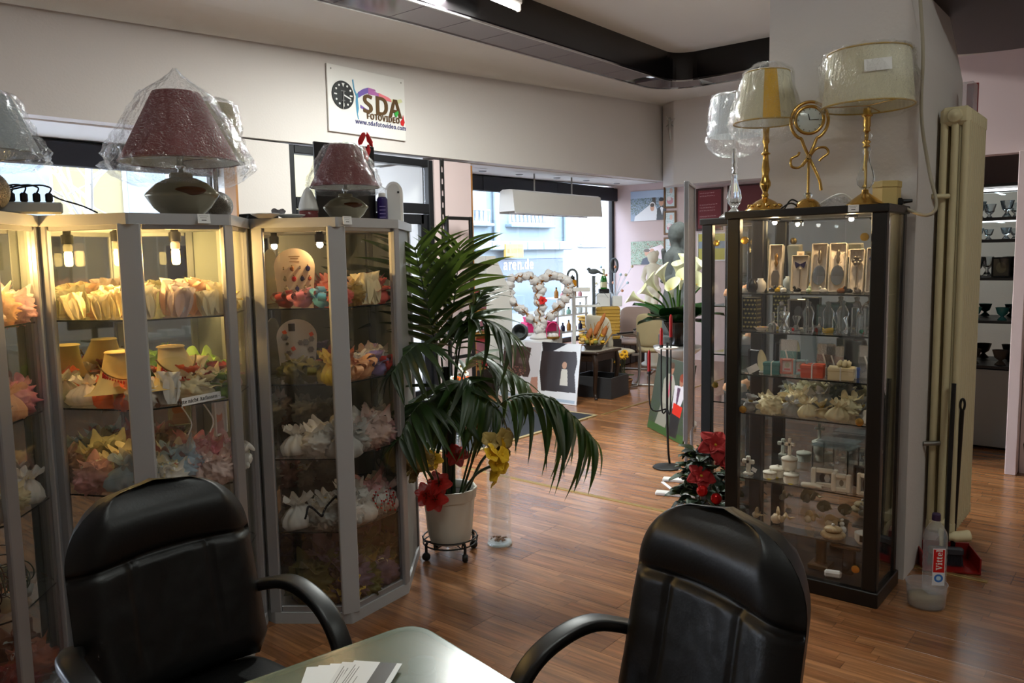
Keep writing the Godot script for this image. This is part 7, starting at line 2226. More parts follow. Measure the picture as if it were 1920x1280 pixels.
	part(o, "bezel", hoop(0.062, 0.0, 0.008), gold, Vector3(0, 0.41, 0.004), Vector3(PI / 2, 0, 0))
	var dial = part(o, "dial", glathe([Vector2(0, 0.006), Vector2(0.058, 0.006), Vector2(0.058, -0.006), Vector2(0, -0.006)], 32), mat("dial_white", Color(0.80, 0.84, 0.83), 0.15), Vector3(0, 0.41, 0.0), Vector3(PI / 2, 0, 0))
	part(dial, "hand", gbox(Vector3(0, 0.008, 0.014), Vector3(0.003, 0.002, 0.03)), ref("ink"), Vector3.ZERO, Vector3(0, 0.2 + PI, 0))
	part(dial, "hand", gbox(Vector3(0, 0.009, 0.02), Vector3(0.0022, 0.002, 0.042)), ref("ink"), Vector3.ZERO, Vector3(0, 1.6, 0))
	for i in 12:
		var a = i * TAU / 12
		part(dial, "hour_mark", gbox(Vector3(sin(a) * 0.05, 0.0065, cos(a) * 0.05), Vector3(0.004, 0.001, 0.004)), ref("ink"))
	# clear crystal lamp and candlestick on the vitrine behind
	o = thing("crystal_white_lamp", "clear crystal lamp with white drum shade in film on the narrower black vitrine", "table lamp", Vector3(4.47, Y, -1.98))
	part(o, "base", glathe(stem_profile([[0, 0], [.085, 0], [.085, .012], [.06, .03], [.03, .045], [.016, .06], [0, .06]]), 28), mat("glass_base", Color(0.72, 0.72, 0.70), 0.1, 0.5))
	crys = G.new()
	crys.lathe(stem_profile([[0, .06], [.016, .06], [.034, .09], [.04, .12], [.034, .155], [.02, .2], [.015, .24], [.02, .255], [0, .258]]), 32, Vector3.ZERO, 1, 1, 9, 0.08)
	part(o, "crystal_body", crys, ref("crystal"))
	part(o, "collar", glathe(stem_profile([[.01, .255], [.018, .265], [.01, .28], [.02, .29], [.012, .305], [.016, .32], [.014, .40], [0, .40]]), 18), ref("chrome"))
	part(o, "shade", shade(0.145, 0.120, 0.22, 40), cloth(Color(0.76, 0.79, 0.80), 0.45), Vector3(0, 0.47, 0))
	part(o, "plastic_wrap", wrap_bag([Vector2(0.09, 0.36), Vector2(0.13, 0.39), Vector2(0.165, 0.45), Vector2(0.158, 0.5), Vector2(0.145, 0.6), Vector2(0.13, 0.70), Vector2(0.07, 0.71), Vector2(0.004, 0.712)], 12.0, 0.07), film)
	part(o, "finial_rod", gtube([Vector3(0, 0.39, 0), Vector3(0, 0.52, 0)], 0.004, 6), ref("chrome"))
	o = thing("crystal_heart_stand", "crystal stand with a silver loop behind the gold lamp", "ornament", Vector3(4.50, Y, -1.80))
	part(o, "body", glathe(stem_profile([[0, 0], [.05, 0], [.055, .01], [.048, .05], [.03, .09], [.014, .14], [.012, .2], [.02, .22], [0, .225]]), 24), ref("crystal"))
	part(o, "loop", gtube(smooth([Vector3(0, .22, 0), Vector3(.04, .3, 0), Vector3(.03, .37, 0), Vector3(-.03, .38, 0), Vector3(-.045, .30, 0), Vector3(0, .22, 0)], 6), 0.008, 8), ref("chrome"))
	# cream hexagonal box, loose cable and tissue
	o = thing("cream_hexagon_box", "cream hexagonal cardboard box behind the tall crystal lamp", "box", Vector3(3.965, Y, -1.02))
	var hx = []
	for i in 6:
		hx.append([cos(i * TAU / 6) * 0.075, sin(i * TAU / 6) * 0.06])
	part(o, "box", flat(hx, 0.0, 0.085), mat("carton_cream", Color(0.74, 0.64, 0.40), 0.7))
	for q in hx:
		q[0] *= 1.05
		q[1] *= 1.05
	part(o, "lid", flat(hx, 0.085, 0.112), ref("carton_cream"))
	solo("lamp_cord", gtube(smooth([Vector3(3.80, Y + 0.006, -1.43), Vector3(3.86, Y + 0.05, -1.42), Vector3(3.92, Y + 0.03, -1.40), Vector3(3.88, Y + 0.008, -1.38), Vector3(3.80, Y + 0.03, -1.40), Vector3(3.78, Y + 0.006, -1.44)]), 0.004, 6), ref("black_plastic"), "dark lamp cord coiled left of the gold clock", "cord")
	var ts = G.new()
	ts.surf(func(u, t):
		var n: float = wob.get_noise_2d(u * 9.0, t * 9.0)
		return Vector3((u - 0.5) * 0.16, 0.012 + 0.035 * sin(u * PI) * sin(t * PI) + 0.03 * n * sin(u * PI), (t - 0.5) * 0.14), 24, 20)
	var tw = solo("crumpled_film", ts, ref("film"), "crumpled clear film and white cord between clock and crystal lamp", "wrapping", Vector3(3.88, Y + 0.004, -1.215))
	part(tw, "cord", gtube(smooth([Vector3(-0.02, 0.01, -0.08), Vector3(0, 0.05, -0.02), Vector3(-0.02, 0.055, 0.04), Vector3(0.0, 0.008, 0.09)]), 0.005, 6), ref("white_gloss"))

func build_sign():
	# the clock and logo board on the fascia
	var o = thing("logo_board", "white board with a bronze SDA FOTOVIDEO logo and web address", "sign", Vector3(5.19, 3.075, -5.985))
	o.rotation.z = 0.0
	part(o, "board", gbox(Vector3.ZERO, Vector3(0.95, 0.60, 0.018), 0.002), ref("white_gloss"))
	for q in [[-0.43, 0.26], [0.43, 0.26]]:
		part(o, "screw", glathe([Vector2(0, 0), Vector2(0.008, 0), Vector2(0.006, 0.003), Vector2(0, 0.004)], 10), ref("steel"), Vector3(q[0], q[1], 0.01), Vector3(PI / 2, 0, 0))
	var bz = mat("bronze", Color(0.40, 0.30, 0.19), 0.35, 0.5)
	lettering(o, "SDA", 0.24, bz, Vector3(0.175, -0.005, 0.014), Vector3(0, 0, 0), true, false, 0.008, "logo_letters").scale.x = 1.12
	lettering(o, "FOTOVIDEO", 0.076, bz, Vector3(0.18, -0.115, 0.015), Vector3.ZERO, true, false, 0.008, "logo_letters")
	lettering(o, "www.sdafotovideo.com", 0.057, ref("navy"), Vector3(0.155, -0.18, 0.0105), Vector3.ZERO, true, false, 0.003, "web_address")
	# leaping figure with streaming colours, cut from thin sheet
	var flatp = func(pts, col, z): 
		var g = G.new()
		var pv = PackedVector2Array()
		for i in range(0, pts.size(), 2):
			pv.append(Vector2(pts[i], pts[i + 1]))
		g.extr(pv, 0.003, Transform3D(Basis(), Vector3(0, 0, z)))
		part(o, "colour_streamer", g, mat("print" + col.to_html(), col, 0.5))
	flatp.call([-.19, .195, -.175, .20, -.165, .12, -.14, .07, -.12, .09, -.115, .06, -.13, .03, -.12, -.06, -.135, -.11, -.125, -.155, -.10, -.15, -.135, -.16, -.15, -.08, -.155, .0, -.15, .05, -.175, .10], Color(0.30, 0.55, 0.68), 0.011)
	flatp.call([-.125, .09, -.06, .13, .0, .15, .03, .13, .0, .10, -.07, .07, -.12, .04], Color(0.42, 0.33, 0.62), 0.012)
	flatp.call([.0, .15, .08, .145, .1, .13, .06, .13, .2, .10, .2, .075, .08, .09, .0, .09], Color(0.65, 0.38, 0.62), 0.0125)
	flatp.call([.13, .12, .25, .095, .3, .075, .3, .055, .22, .06, .13, .085], Color(0.86, 0.45, 0.48), 0.013)
	flatp.call([.28, .08, .36, .085, .42, .10, .44, .075, .38, .05, .30, .05], Color(0.80, 0.80, 0.62), 0.0135)
	flatp.call([-.10, -.02, -.03, -.05, .02, -.06, -.02, -.075, -.10, -.05], Color(0.45, 0.32, 0.60), 0.0115)
	flatp.call([.32, -.045, .37, -.02, .375, -.045, .35, -.085, .33, -.075], Color(0.20, 0.62, 0.25), 0.02)
	flatp.call([.40, -.12, .43, -.09, .44, -.05, .45, -.09, .46, -.12, .44, -.16, .41, -.15], Color(0.75, 0.12, 0.12), 0.014)
	var c = thing("wall_clock", "black faced round clock with white hour marks on the logo board", "clock", Vector3(4.885, 3.115, -5.972))
	part(c, "face", glathe([Vector2(0, -0.006), Vector2(0.125, -0.006), Vector2(0.125, -0.006), Vector2(0.128, 0.0), Vector2(0.125, 0.006), Vector2(0.125, 0.006), Vector2(0, 0.006)], 48), mat("clock_black", Color(0.035, 0.04, 0.042), 0.35), Vector3.ZERO, Vector3(PI / 2, 0, 0))
	var wh: Material = ref("white_paper")
	for i in 12:
		var a = i * TAU / 12
		if i == 0:
			var g = G.new()
			g.extr(PackedVector2Array([Vector2(-0.016, 0.105), Vector2(0.016, 0.105), Vector2(0, 0.07)]), 0.003, Transform3D(Basis(), Vector3(0, 0, 0.008)))
			part(c, "hour_mark", g, wh)
		elif i % 3 == 0:
			part(c, "hour_mark", gbox(Vector3(sin(a) * 0.09, cos(a) * 0.09, 0.008), Vector3(0.03 if i != 6 else 0.012, 0.012 if i != 6 else 0.03, 0.003)), wh)
		else:
			part(c, "hour_mark", glathe([Vector2(0, -0.0015), Vector2(0.0095, -0.0015), Vector2(0.0095, 0.0015), Vector2(0, 0.0015)], 14), wh, Vector3(sin(a) * 0.095, cos(a) * 0.095, 0.008), Vector3(PI / 2, 0, 0))
	var g2 = G.new()
	g2.bar(Vector3(0, 0, 0.011), Vector3(0.085, -0.03, 0.011), 0.012, 0.003, 0.0, Vector3.BACK)
	part(c, "minute_hand", g2, wh)
	g2 = G.new()
	g2.bar(Vector3(0.002, 0.03, 0.013), Vector3(-0.012, -0.13, 0.013), 0.007, 0.003, 0.0, Vector3.BACK)
	part(c, "second_hand", g2, ref("steel"))
	for q in [[0.035, 0.05], [-0.05, 0.035]]:
		part(c, "dial_text", gbox(Vector3(0, q[0], 0.0075), Vector3(q[1], 0.008, 0.002)), mat("dial_grey", Color(0.45, 0.45, 0.45), 0.5))

# ---------------------------------------------------------------- favours on the silver shelves
var protos := {}

func proto(kind: String) -> Node3D:
	if protos.has(kind):
		return protos[kind]
	var o = Node3D.new()
	o.name = kind
	var m: Material = ref("white_paper")
	var ruff = func(r, h, waves, amp):
		var g = G.new()
		g.surf(func(u, t):
			var th: float = u * TAU
			var rr: float = 0.006 + (r - 0.006) * pow(t, 0.8)
			var wv: float = amp * t * t * (sin(th * waves) + 0.5 * sin(th * waves * 1.7 + 1.0))
			return Vector3(cos(th) * (rr + wv * 0.6), h * t * (0.7 + 0.5 * sin(th * waves * 0.5 + 0.6)) + wv, sin(th) * (rr + wv * 0.6)), 90, 8, true)
		return g
	if kind == "petal_favour":
		var pg = G.new()
		pg.surf(func(u, v):
			var s: float = v * 2.0 - 1.0
			var w: float = 0.036 * pow(sin(PI * (0.10 + 0.80 * u)), 0.5) * sqrt(1.0 - 0.75 * pow(u, 6.0))
			return Vector3(s * w, 0.118 * u - 0.022 * u * u, 0.018 + 0.024 * u * u - 0.016 * s * s * (0.3 + u) + 0.003 * sin(s * 8.0) * u), 12, 12)
		var pm = pg.mesh()
		for i in 7:
			var a = i * TAU / 7 + 0.2 * (i % 2)
			part(o, "petal", pm, m, Vector3(0, 0.002 * (i % 3), 0), Vector3(0.05 * (i % 2), a, 0))
		var g = G.new()
		g.ball(Vector3(0, 0.03, 0), Vector3(0.024, 0.03, 0.024), 12, 8, 0.1, 1.0)
		part(o, "core", g, m)
	elif kind == "tulle_favour":
		var g = G.new()
		crumple(g, Vector3(0, 0.034, 0), Vector3(0.042, 0.034, 0.039), 1.0)
		part(o, "pouch", g, m)
		part(o, "ribbon", hoop(0.010, 0.062, 0.004), m)
		part(o, "ruffle", ruff.call(0.038, 0.022, 7, 0.0045), m, Vector3(0, 0.062, 0))
		for s in [-1, 1]:
			var bg = G.new()
			bg.surf(func(u, t):
				var th: float = u * TAU
				return Vector3(s * (0.014 - 0.014 * cos(th)), 0.062 + 0.010 * sin(th), 0.012 + 0.009 * (t - 0.5)), 18, 2, true)
			part(o, "ribbon", bg, m)
	elif kind == "rosette_favour":
		var pg = G.new()
		pg.surf(func(u, v):
			var s: float = v * 2.0 - 1.0
			var w: float = 0.022 * pow(sin(PI * (0.08 + 0.87 * u)), 0.6)
			return Vector3(0.006 + 0.038 * u, 0.016 * u - 0.014 * u * u + 0.003 * sin(s * 9.0) * u + 0.006 * s * s, s * w), 8, 6)
		var pm = pg.mesh()
		for k in 2:
			for i in 6:
				part(o, "petal", pm, m, Vector3(0, 0.034 + k * 0.010, 0), Vector3(0, i * TAU / 6 + k * 0.5, 0.15 + k * 0.55))
		var g = G.new()
		g.ball(Vector3(0, 0.052, 0), Vector3(0.012, 0.010, 0.012), 10, 7, 0.15, 1.0)
		part(o, "ribbon", g, m)
		g = G.new()
		g.ball(Vector3(0, 0.02, 0), Vector3(0.030, 0.022, 0.028), 14, 9, 0.12, 5.0)
		part(o, "pouch", g, m)
	elif kind == "organza_favour":
		var g = G.new()
		g.surf(func(u, t):
			var th: float = u * TAU
			var prof: float = [0.004, 0.042, 0.050, 0.048, 0.036, 0.020, 0.012, 0.020, 0.031, 0.038][mini(int(round(t * 9)), 9)]
			var y: float = [0.0, 0.002, 0.014, 0.030, 0.046, 0.056, 0.062, 0.070, 0.079, 0.084][mini(int(round(t * 9)), 9)]
			var k = 1.0 + 0.16 * sin(th * 9.0 + t * 3.0) * t + 0.08 * sin(th * 3.0 + 1.0) + 0.30 * wob.get_noise_3d(cos(th) * 3.5, t * 6.0, sin(th) * 3.5)
			return Vector3(cos(th) * prof * k, y + (0.010 * sin(th * 7.0) * t * t), sin(th) * prof * k * 0.85), 54, 9, true)
		part(o, "pouch", g, m)
		part(o, "ribbon", hoop(0.012, 0.066, 0.003), m)
		var al = G.new()
		al.ball(Vector3.ZERO, Vector3(0.013, 0.009, 0.009), 10, 7)
		var am = al.mesh()
		for i in 5:
			part(o, "almond", am, m, Vector3(cos(i * 1.3) * 0.018, 0.014 + 0.012 * (i % 2), sin(i * 1.3) * 0.014), Vector3(0, i, 0.4 * i))
	elif kind == "bow_favour":
		var g = G.new()
		for i in 7:
			var a = i * TAU / 7
			g.surf(func(u, t):
				var th: float = u * TAU
				var d = Vector3(cos(a), 0.35 + 0.25 * (i % 2), sin(a)).normalized()
				var e = Vector3(-sin(a), 0, cos(a))
				return Vector3(0, 0.03, 0) + d * (0.026 - 0.026 * cos(th)) + e.cross(d) * 0.014 * sin(th) + e * 0.026 * (t - 0.5) * (0.6 + 0.4 * sin(th * 0.5)), 18, 3, true)
		part(o, "loops", g, m)
		g = G.new()
		g.ball(Vector3(0, 0.024, 0), Vector3(0.034, 0.024, 0.032), 14, 9, 0.1, 3.0)
		part(o, "pouch", g, m)
		g = G.new()
		g.ball(Vector3(0, 0.042, 0), Vector3(0.008, 0.008, 0.008), 8, 6)
		part(o, "ribbon", g, m)
	protos[kind] = o
	return o

const ORD := ["first", "second", "third", "fourth", "fifth", "sixth", "seventh", "eighth", "ninth", "tenth", "eleventh", "twelfth", "thirteenth"]
const SHELF_NAME := ["floor panel", "lowest shelf", "second lowest shelf", "second highest shelf", "top shelf"]
const KIND_WORDS := {"petal_favour": "petal favour cup", "tulle_favour": "tulle favour bag", "rosette_favour": "fabric rosette favour", "organza_favour": "organza favour pouch", "bow_favour": "ribbon bow favour"}
const COL := {"cream": [0.88, 0.83, 0.66], "pale pink": [0.82, 0.62, 0.62], "peach": [0.88, 0.66, 0.48], "purple": [0.40, 0.30, 0.48], "white": [0.84, 0.83, 0.80], "orange": [0.86, 0.36, 0.10], "lime green": [0.50, 0.66, 0.20], "yellow": [0.86, 0.74, 0.30], "dark red": [0.50, 0.04, 0.06], "pink": [0.80, 0.46, 0.52], "sky blue": [0.36, 0.66, 0.80], "coral": [0.84, 0.38, 0.32], "olive": [0.40, 0.37, 0.14], "lilac": [0.58, 0.50, 0.70], "bright red": [0.82, 0.14, 0.10], "rust": [0.62, 0.28, 0.12], "mauve": [0.46, 0.36, 0.42], "greyish": [0.62, 0.62, 0.60], "pale blue": [0.64, 0.74, 0.80], "mustard": [0.62, 0.50, 0.20], "brown": [0.38, 0.27, 0.16], "blush": [0.80, 0.70, 0.66]}

func colour(n: String, see := 0.4) -> StandardMaterial3D:
	var c: Array = COL[n]
	return cloth(Color(c[0], c[1], c[2]), see)

func favour(kind: String, ca: String, cb: String, at: Vector3, turn: float, sc: float, label: String, group: String) -> Node3D:
	var o = proto(kind).duplicate() as Node3D
	o.name = numbered(kind)
	o.position = at
	o.rotation = Vector3(rng.randf_range(-.22, .22), turn, rng.randf_range(-.22, .22))
	o.scale = Vector3.ONE * sc
	add_child(o)
	tag(o, label, "favour", group)
	for ch in o.get_children():
		var nm = String(ch.name)
		if nm.begins_with("ribbon"):
			ch.material_override = colour(cb, 0.2)
		elif nm.begins_with("almond") or nm.begins_with("core"):
			ch.material_override = colour("white", 0.1)
		else:
			ch.material_override = sheer(ca) if kind in ["tulle_favour", "organza_favour"] else colour(ca, 0.45)
	return o

func sheer(n: String) -> StandardMaterial3D:   # tulle: half of the light passes between the threads
	var c: Array = COL[n]
	var m = mat("sheer " + n, Color(minf(c[0] * 1.08, 0.95), minf(c[1] * 1.08, 0.95), minf(c[2] * 1.08, 0.95), 0.72), 0.5)
	m.transparency = BaseMaterial3D.TRANSPARENCY_ALPHA
	m.backlight_enabled = true
	m.backlight = Color(0.5, 0.5, 0.5)
	return m

func crumple(g: G, c: Vector3, r: Vector3, sd: float):
	g.surf(func(u, t):
		var ph: float = (t - 0.5) * PI
		var d = Vector3(cos(ph) * cos(u * TAU), sin(ph), cos(ph) * sin(u * TAU))
		var n: float = absf(wob.get_noise_3d(d.x * 3.2 + sd * 9.0, d.y * 3.2, d.z * 3.2)) * 0.9 + absf(wob.get_noise_3d(d.x * 7.5, d.y * 7.5 + sd, d.z * 7.5)) * 0.45
		return c + d * r * (0.84 + n), 40, 22, true)

func along(c: Dictionary, s: float, inset: float) -> Vector3:   # a spot near the front glass, s from 0 to 1 along it
	var P: Array = c.pts
	var L = []
	var tot = 0.0
	for i in P.size() - 1:
		var l = Vector2(P[i][0], P[i][1]).distance_to(Vector2(P[i + 1][0], P[i + 1][1]))
		L.append(l)
		tot += l
	var q = s * tot
	for i in L.size():
		if q <= L[i] or i == L.size() - 1:
			var a = Vector2(P[i][0], P[i][1])
			var b = Vector2(P[i + 1][0], P[i + 1][1])
			var d = (b - a).normalized()
			var p = a + d * q + Vector2(d.y, -d.x) * inset
			p.y = maxf(p.y, c.back + 0.055)
			p.x = clampf(p.x, P[0][0] + 0.055, P[-1][0] - 0.055)
			return Vector3(p.x, 0, p.y)
		q -= L[i]
	return Vector3.ZERO

func fill(ci: int, sh: int, row: String, s0: float, s1: float, inset: float, items: Array, sc: float):
	var c: Dictionary = cabs[ci]
	for i in items.size():
		var it: Array = items[i]
		var s = lerpf(s0, s1, (i + 0.5) / items.size())
		var p = along(c, s, maxf(inset, (0.064 if it[0] in ["tulle_favour", "organza_favour"] else 0.058) * sc) + rng.randf_range(-0.004, 0.008))
		p.y = SHELF_Y[sh]
		var lab = "%s %s, %s in %s row, %s, %s vitrine" % [it[1], KIND_WORDS[it[0]], ORD[i], row, SHELF_NAME[sh], c.name]
		favour(it[0], it[1], it[2], p, rng.randf() * TAU, sc * 1.17 * rng.randf_range(0.88, 1.12), lab, "favours on the %s of the %s silver vitrine" % [SHELF_NAME[sh], c.name])

func rep(kind: String, cols: Array, n: int, cb := "white") -> Array:
	var o = []
	for i in n:
		o.append([kind, cols[i % cols.size()], cb])
	return o

func build_favours():
	# left vitrine
	fill(0, 4, "front", 0.45, 1.0, 0.06, [["tulle_favour", "cream", "white"], ["tulle_favour", "pale pink", "pink"], ["tulle_favour", "blush", "white"], ["tulle_favour", "peach", "cream"], ["tulle_favour", "pale pink", "white"]], 1.25)
	fill(0, 4, "back", 0.5, 0.98, 0.15, [["rosette_favour", "purple", "lilac"], ["tulle_favour", "pale pink", "white"], ["rosette_favour", "purple", "lilac"], ["tulle_favour", "peach", "white"]], 1.3)
	fill(0, 3, "front", 0.45, 1.0, 0.06, [["tulle_favour", "pale pink", "white"], ["organza_favour", "pink", "white"], ["tulle_favour", "blush", "coral"], ["organza_favour", "peach", "white"], ["tulle_favour", "pink", "pale pink"]], 1.3)
	fill(0, 3, "back", 0.5, 0.98, 0.15, [["tulle_favour", "purple", "white"], ["tulle_favour", "coral", "white"], ["tulle_favour", "peach", "white"], ["tulle_favour", "lilac", "white"]], 1.4)
	fill(0, 2, "front", 0.45, 1.0, 0.06, [["organza_favour", "cream", "white"], ["tulle_favour", "white", "cream"], ["organza_favour", "white", "white"], ["tulle_favour", "cream", "white"], ["organza_favour", "white", "cream"]], 1.25)
	fill(0, 2, "back", 0.5, 0.98, 0.15, [["tulle_favour", "white", "white"], ["rosette_favour", "orange", "yellow"], ["tulle_favour", "cream", "white"], ["rosette_favour", "orange", "orange"], ["tulle_favour", "white", "white"]], 1.35)
	for i in 8:
		var p = along(cabs[0], 0.5 + 0.06 * i, 0.07 + 0.05 * (i % 2))
		var w = thing("wire_favour_ring", "%s wire ring basket on the lowest shelf of left silver vitrine, %s from left" % [["green", "grey", "brown"][i % 3], ORD[i]], "favour", Vector3(p.x, 0.412, p.z), rng.randf() * 6, "wire favour rings in the left silver vitrine")
		for k in 3:
			part(w, "wire_hoop", hoop(0.034 + 0.004 * k, 0.0, 0.0022), mat("wire_%d" % (i % 3), [Color(0.22, 0.28, 0.2), Color(0.35, 0.35, 0.35), Color(0.33, 0.2, 0.14)][i % 3], 0.4, 0.5), Vector3(0, 0.04 + k * 0.03, 0), Vector3(1.1 + 0.3 * k, 0.4 * k, 0.2))
		part(w, "pouch", gball(0.03, i), colour(["greyish", "cream", "peach"][i % 3]), Vector3(0, 0.03, 0))
	fill(0, 0, "front", 0.5, 1.0, 0.07, [["tulle_favour", "dark red", "dark red"], ["tulle_favour", "dark red", "brown"], ["tulle_favour", "dark red", "white"], ["tulle_favour", "rust", "white"]], 1.5)
	# middle vitrine
	fill(1, 4, "front", 0.02, 0.98, 0.055, [["petal_favour", "cream", "white"], ["petal_favour", "cream", "yellow"], ["petal_favour", "cream", "white"], ["petal_favour", "cream", "white"], ["petal_favour", "blush", "white"], ["petal_favour", "cream", "white"], ["petal_favour", "cream", "white"], ["tulle_favour", "cream", "white"], ["rosette_favour", "yellow", "orange"]], 0.95)
	fill(1, 4, "back", 0.08, 0.94, 0.16, rep("petal_favour", ["cream", "peach", "cream", "blush"], 7), 1.1)
	bust("necklace_bust", "cream velvet bust with a red drop necklace, left in the middle vitrine", Vector3(1.37, 1.13, -3.04), -0.15, 1.15)
	bust("necklace_bust", "cream velvet bust with a red drop necklace, right in the middle vitrine", Vector3(1.545, 1.13, -2.985), 0.1, 1.2)
	fill(1, 3, "front", 0.02, 0.98, 0.055, [["organza_favour", "white", "cream"], ["organza_favour", "orange", "white"], ["organza_favour", "orange", "peach"], ["tulle_favour", "white", "cream"], ["petal_favour", "white", "white"], ["tulle_favour", "cream", "dark red"], ["rosette_favour", "lime green", "yellow"], ["tulle_favour", "cream", "olive"], ["rosette_favour", "cream", "rust"], ["rosette_favour", "pale pink", "cream"]], 1.15)
	fill(1, 3, "middle", 0.55, 0.97, 0.12, [["rosette_favour", "dark red", "rust"], ["rosette_favour", "cream", "brown"], ["tulle_favour", "cream", "white"], ["rosette_favour", "dark red", "dark red"], ["tulle_favour", "lime green", "cream"]], 1.25)
	fill(1, 3, "back", 0.4, 0.95, 0.20, [["rosette_favour", "rust", "orange"], ["rosette_favour", "yellow", "orange"], ["rosette_favour", "orange", "bright red"], ["petal_favour", "cream", "white"], ["tulle_favour", "lime green", "white"]], 1.5)
	var sg = thing("paper_strip_sign", "white paper strip reading Bitte nicht Anfassen in the middle silver vitrine", "sign", Vector3(1.63, 1.088, -2.838), 0.2)
	part(sg, "strip", gbox(Vector3(-0.04, 0, 0), Vector3(0.22, 0.030, 0.002)), ref("white_paper"))
	lettering(sg, "Bitte nicht Anfassen - Danke", 0.0185, ref("ink"), Vector3(-0.04, -0.001, 0.0012), Vector3.ZERO, true, true, 0.001)
	fill(1, 2, "front", 0.02, 0.98, 0.055, [["tulle_favour", "pale pink", "white"], ["organza_favour", "pale blue", "white"], ["organza_favour", "white", "pale blue"], ["tulle_favour", "white", "pale blue"], ["organza_favour", "blush", "white"], ["tulle_favour", "blush", "pale pink"], ["organza_favour", "white", "white"], ["organza_favour", "cream", "white"]], 1.2)
	fill(1, 2, "middle", 0.05, 0.95, 0.13, [["organza_favour", "cream", "white"], ["tulle_favour", "greyish", "white"], ["tulle_favour", "cream", "rust"], ["organza_favour", "dark red", "dark red"], ["tulle_favour", "pale pink", "white"], ["rosette_favour", "blush", "pink"], ["tulle_favour", "pink", "pale pink"], ["tulle_favour", "pale pink", "white"]], 1.35)
	fill(1, 2, "back", 0.08, 0.9, 0.21, [["tulle_favour", "cream", "cream"], ["tulle_favour", "cream", "cream"], ["tulle_favour", "greyish", "cream"], ["tulle_favour", "pink", "white"], ["tulle_favour", "pale blue", "mustard"], ["tulle_favour", "blush", "white"]], 1.7)
	for q in [[1.52, -2.92, "left of two wine glasses with white ribbons in the middle vitrine"], [1.60, -2.90, "right of two wine glasses with white ribbons in the middle vitrine"]]:
		var wg = thing("wine_glass", q[2], "glass", Vector3(q[0], 0.741, q[1]))
		part(wg, "glass", glathe([Vector2(0, 0.001), Vector2(0.032, 0.001), Vector2(0.03, 0.004), Vector2(0.005, 0.01), Vector2(0.004, 0.08), Vector2(0.02, 0.10), Vector2(0.036, 0.13), Vector2(0.038, 0.16), Vector2(0.031, 0.20), Vector2(0.030, 0.20), Vector2(0.036, 0.16), Vector2(0.034, 0.132), Vector2(0.0, 0.104)], 24), ref("pane"))
		part(wg, "ribbon", gtube(smooth([Vector3(0.03, 0.2, 0.02), Vector3(0.04, 0.25, 0.03), Vector3(0.0, 0.33, 0.02)]), 0.003, 5), ref("white_gloss"))
	framed("baby_photo", "small print of a sleeping baby in the middle silver vitrine", "photo", Vector3(1.80, 0.95, -3.11), 0.55, 0.10, 0.16, painted(50, 80, Color(0.80, 0.76, 0.74), [["e", 0.45, 0.5, 0.3, 0.2, Color(0.82, 0.55, 0.46)], ["e", 0.5, 0.3, 0.34, 0.16, Color(0.86, 0.80, 0.78)], ["p", [0.1, 1, 0.2, 0.66, 0.8, 0.62, 0.9, 1], Color(0.78, 0.62, 0.62)]]), ref("white_gloss"), 0.008)
	var rb = thing("plush_rabbit", "white plush rabbit with dark eyes in the middle silver vitrine", "toy", Vector3(1.835, 0.741, -2.99), -0.75)
	rb.scale = Vector3.ONE * 0.95
	var g = G.new()
	g.ball(Vector3(0, 0.035, 0), Vector3(0.04, 0.036, 0.036), 16, 10, 0.05, 1.0)
	part(rb, "body", g, colour("white", 0.2))
	g = G.new()
	g.ball(Vector3(0, 0.085, 0.012), Vector3(0.030, 0.026, 0.028), 16, 10, 0.04, 2.0)
	part(rb, "head", g, colour("white", 0.2))
	for s in [-1, 1]:
		g = G.new()
		g.ball(Vector3.ZERO, Vector3(0.012, 0.034, 0.007), 10, 8)
		part(rb, "ear", g, colour("white", 0.2), Vector3(s * 0.030, 0.095, 0.008), Vector3(0.2, 0, s * 0.7))
		part(rb, "eye", gball(0.0035, 0.0), ref("ink"), Vector3(s * 0.010, 0.092, 0.0385))
		g = G.new()
		g.ball(Vector3.ZERO, Vector3(0.012, 0.014, 0.02), 10, 7)
		part(rb, "paw", g, colour("white", 0.2), Vector3(s * 0.022, 0.012, 0.032))
	part(rb, "nose", gball(0.004, 0.0), colour("pink", 0.1), Vector3(0, 0.082, 0.0405))
	# right vitrine
	card("earring_card", "cream rounded card of coloured earrings on the top shelf, right vitrine", Vector3(2.255, 1.401, -3.155), -0.62, 0)
	card("earring_card", "cream rounded card of silver brooches below the coloured earrings", Vector3(2.25, 1.071, -3.155), -0.62, 1)
	fill(2, 4, "front", 0.04, 0.62, 0.055, [["bow_favour", "dark red", "dark red"], ["bow_favour", "pink", "pale pink"], ["bow_favour", "sky blue", "sky blue"], ["tulle_favour", "coral", "pink"], ["bow_favour", "rust", "peach"], ["tulle_favour", "mustard", "cream"], ["petal_favour", "cream", "white"], ["petal_favour", "cream", "white"], ["rosette_favour", "coral", "cream"]], 1.15)
	fill(2, 4, "back", 0.35, 0.85, 0.16, [["tulle_favour", "coral", "pink"], ["rosette_favour", "rust", "mustard"], ["tulle_favour", "rust", "olive"], ["rosette_favour", "cream", "yellow"], ["tulle_favour", "dark red", "cream"]], 1.25)
	fill(2, 3, "front", 0.04, 0.64, 0.055, [["tulle_favour", "olive", "olive"], ["bow_favour", "olive", "mustard"], ["organza_favour", "yellow", "cream"], ["organza_favour", "yellow", "cream"], ["bow_favour", "peach", "rust"], ["bow_favour", "peach", "peach"], ["rosette_favour", "lilac", "lilac"], ["bow_favour", "bright red", "bright red"]], 1.2)
	fill(2, 3, "back", 0.18, 0.85, 0.16, [["tulle_favour", "rust", "cream"], ["rosette_favour", "dark red", "rust"], ["tulle_favour", "white", "cream"], ["tulle_favour", "white", "white"], ["tulle_favour", "blush", "white"], ["rosette_favour", "lilac", "white"]], 1.3)
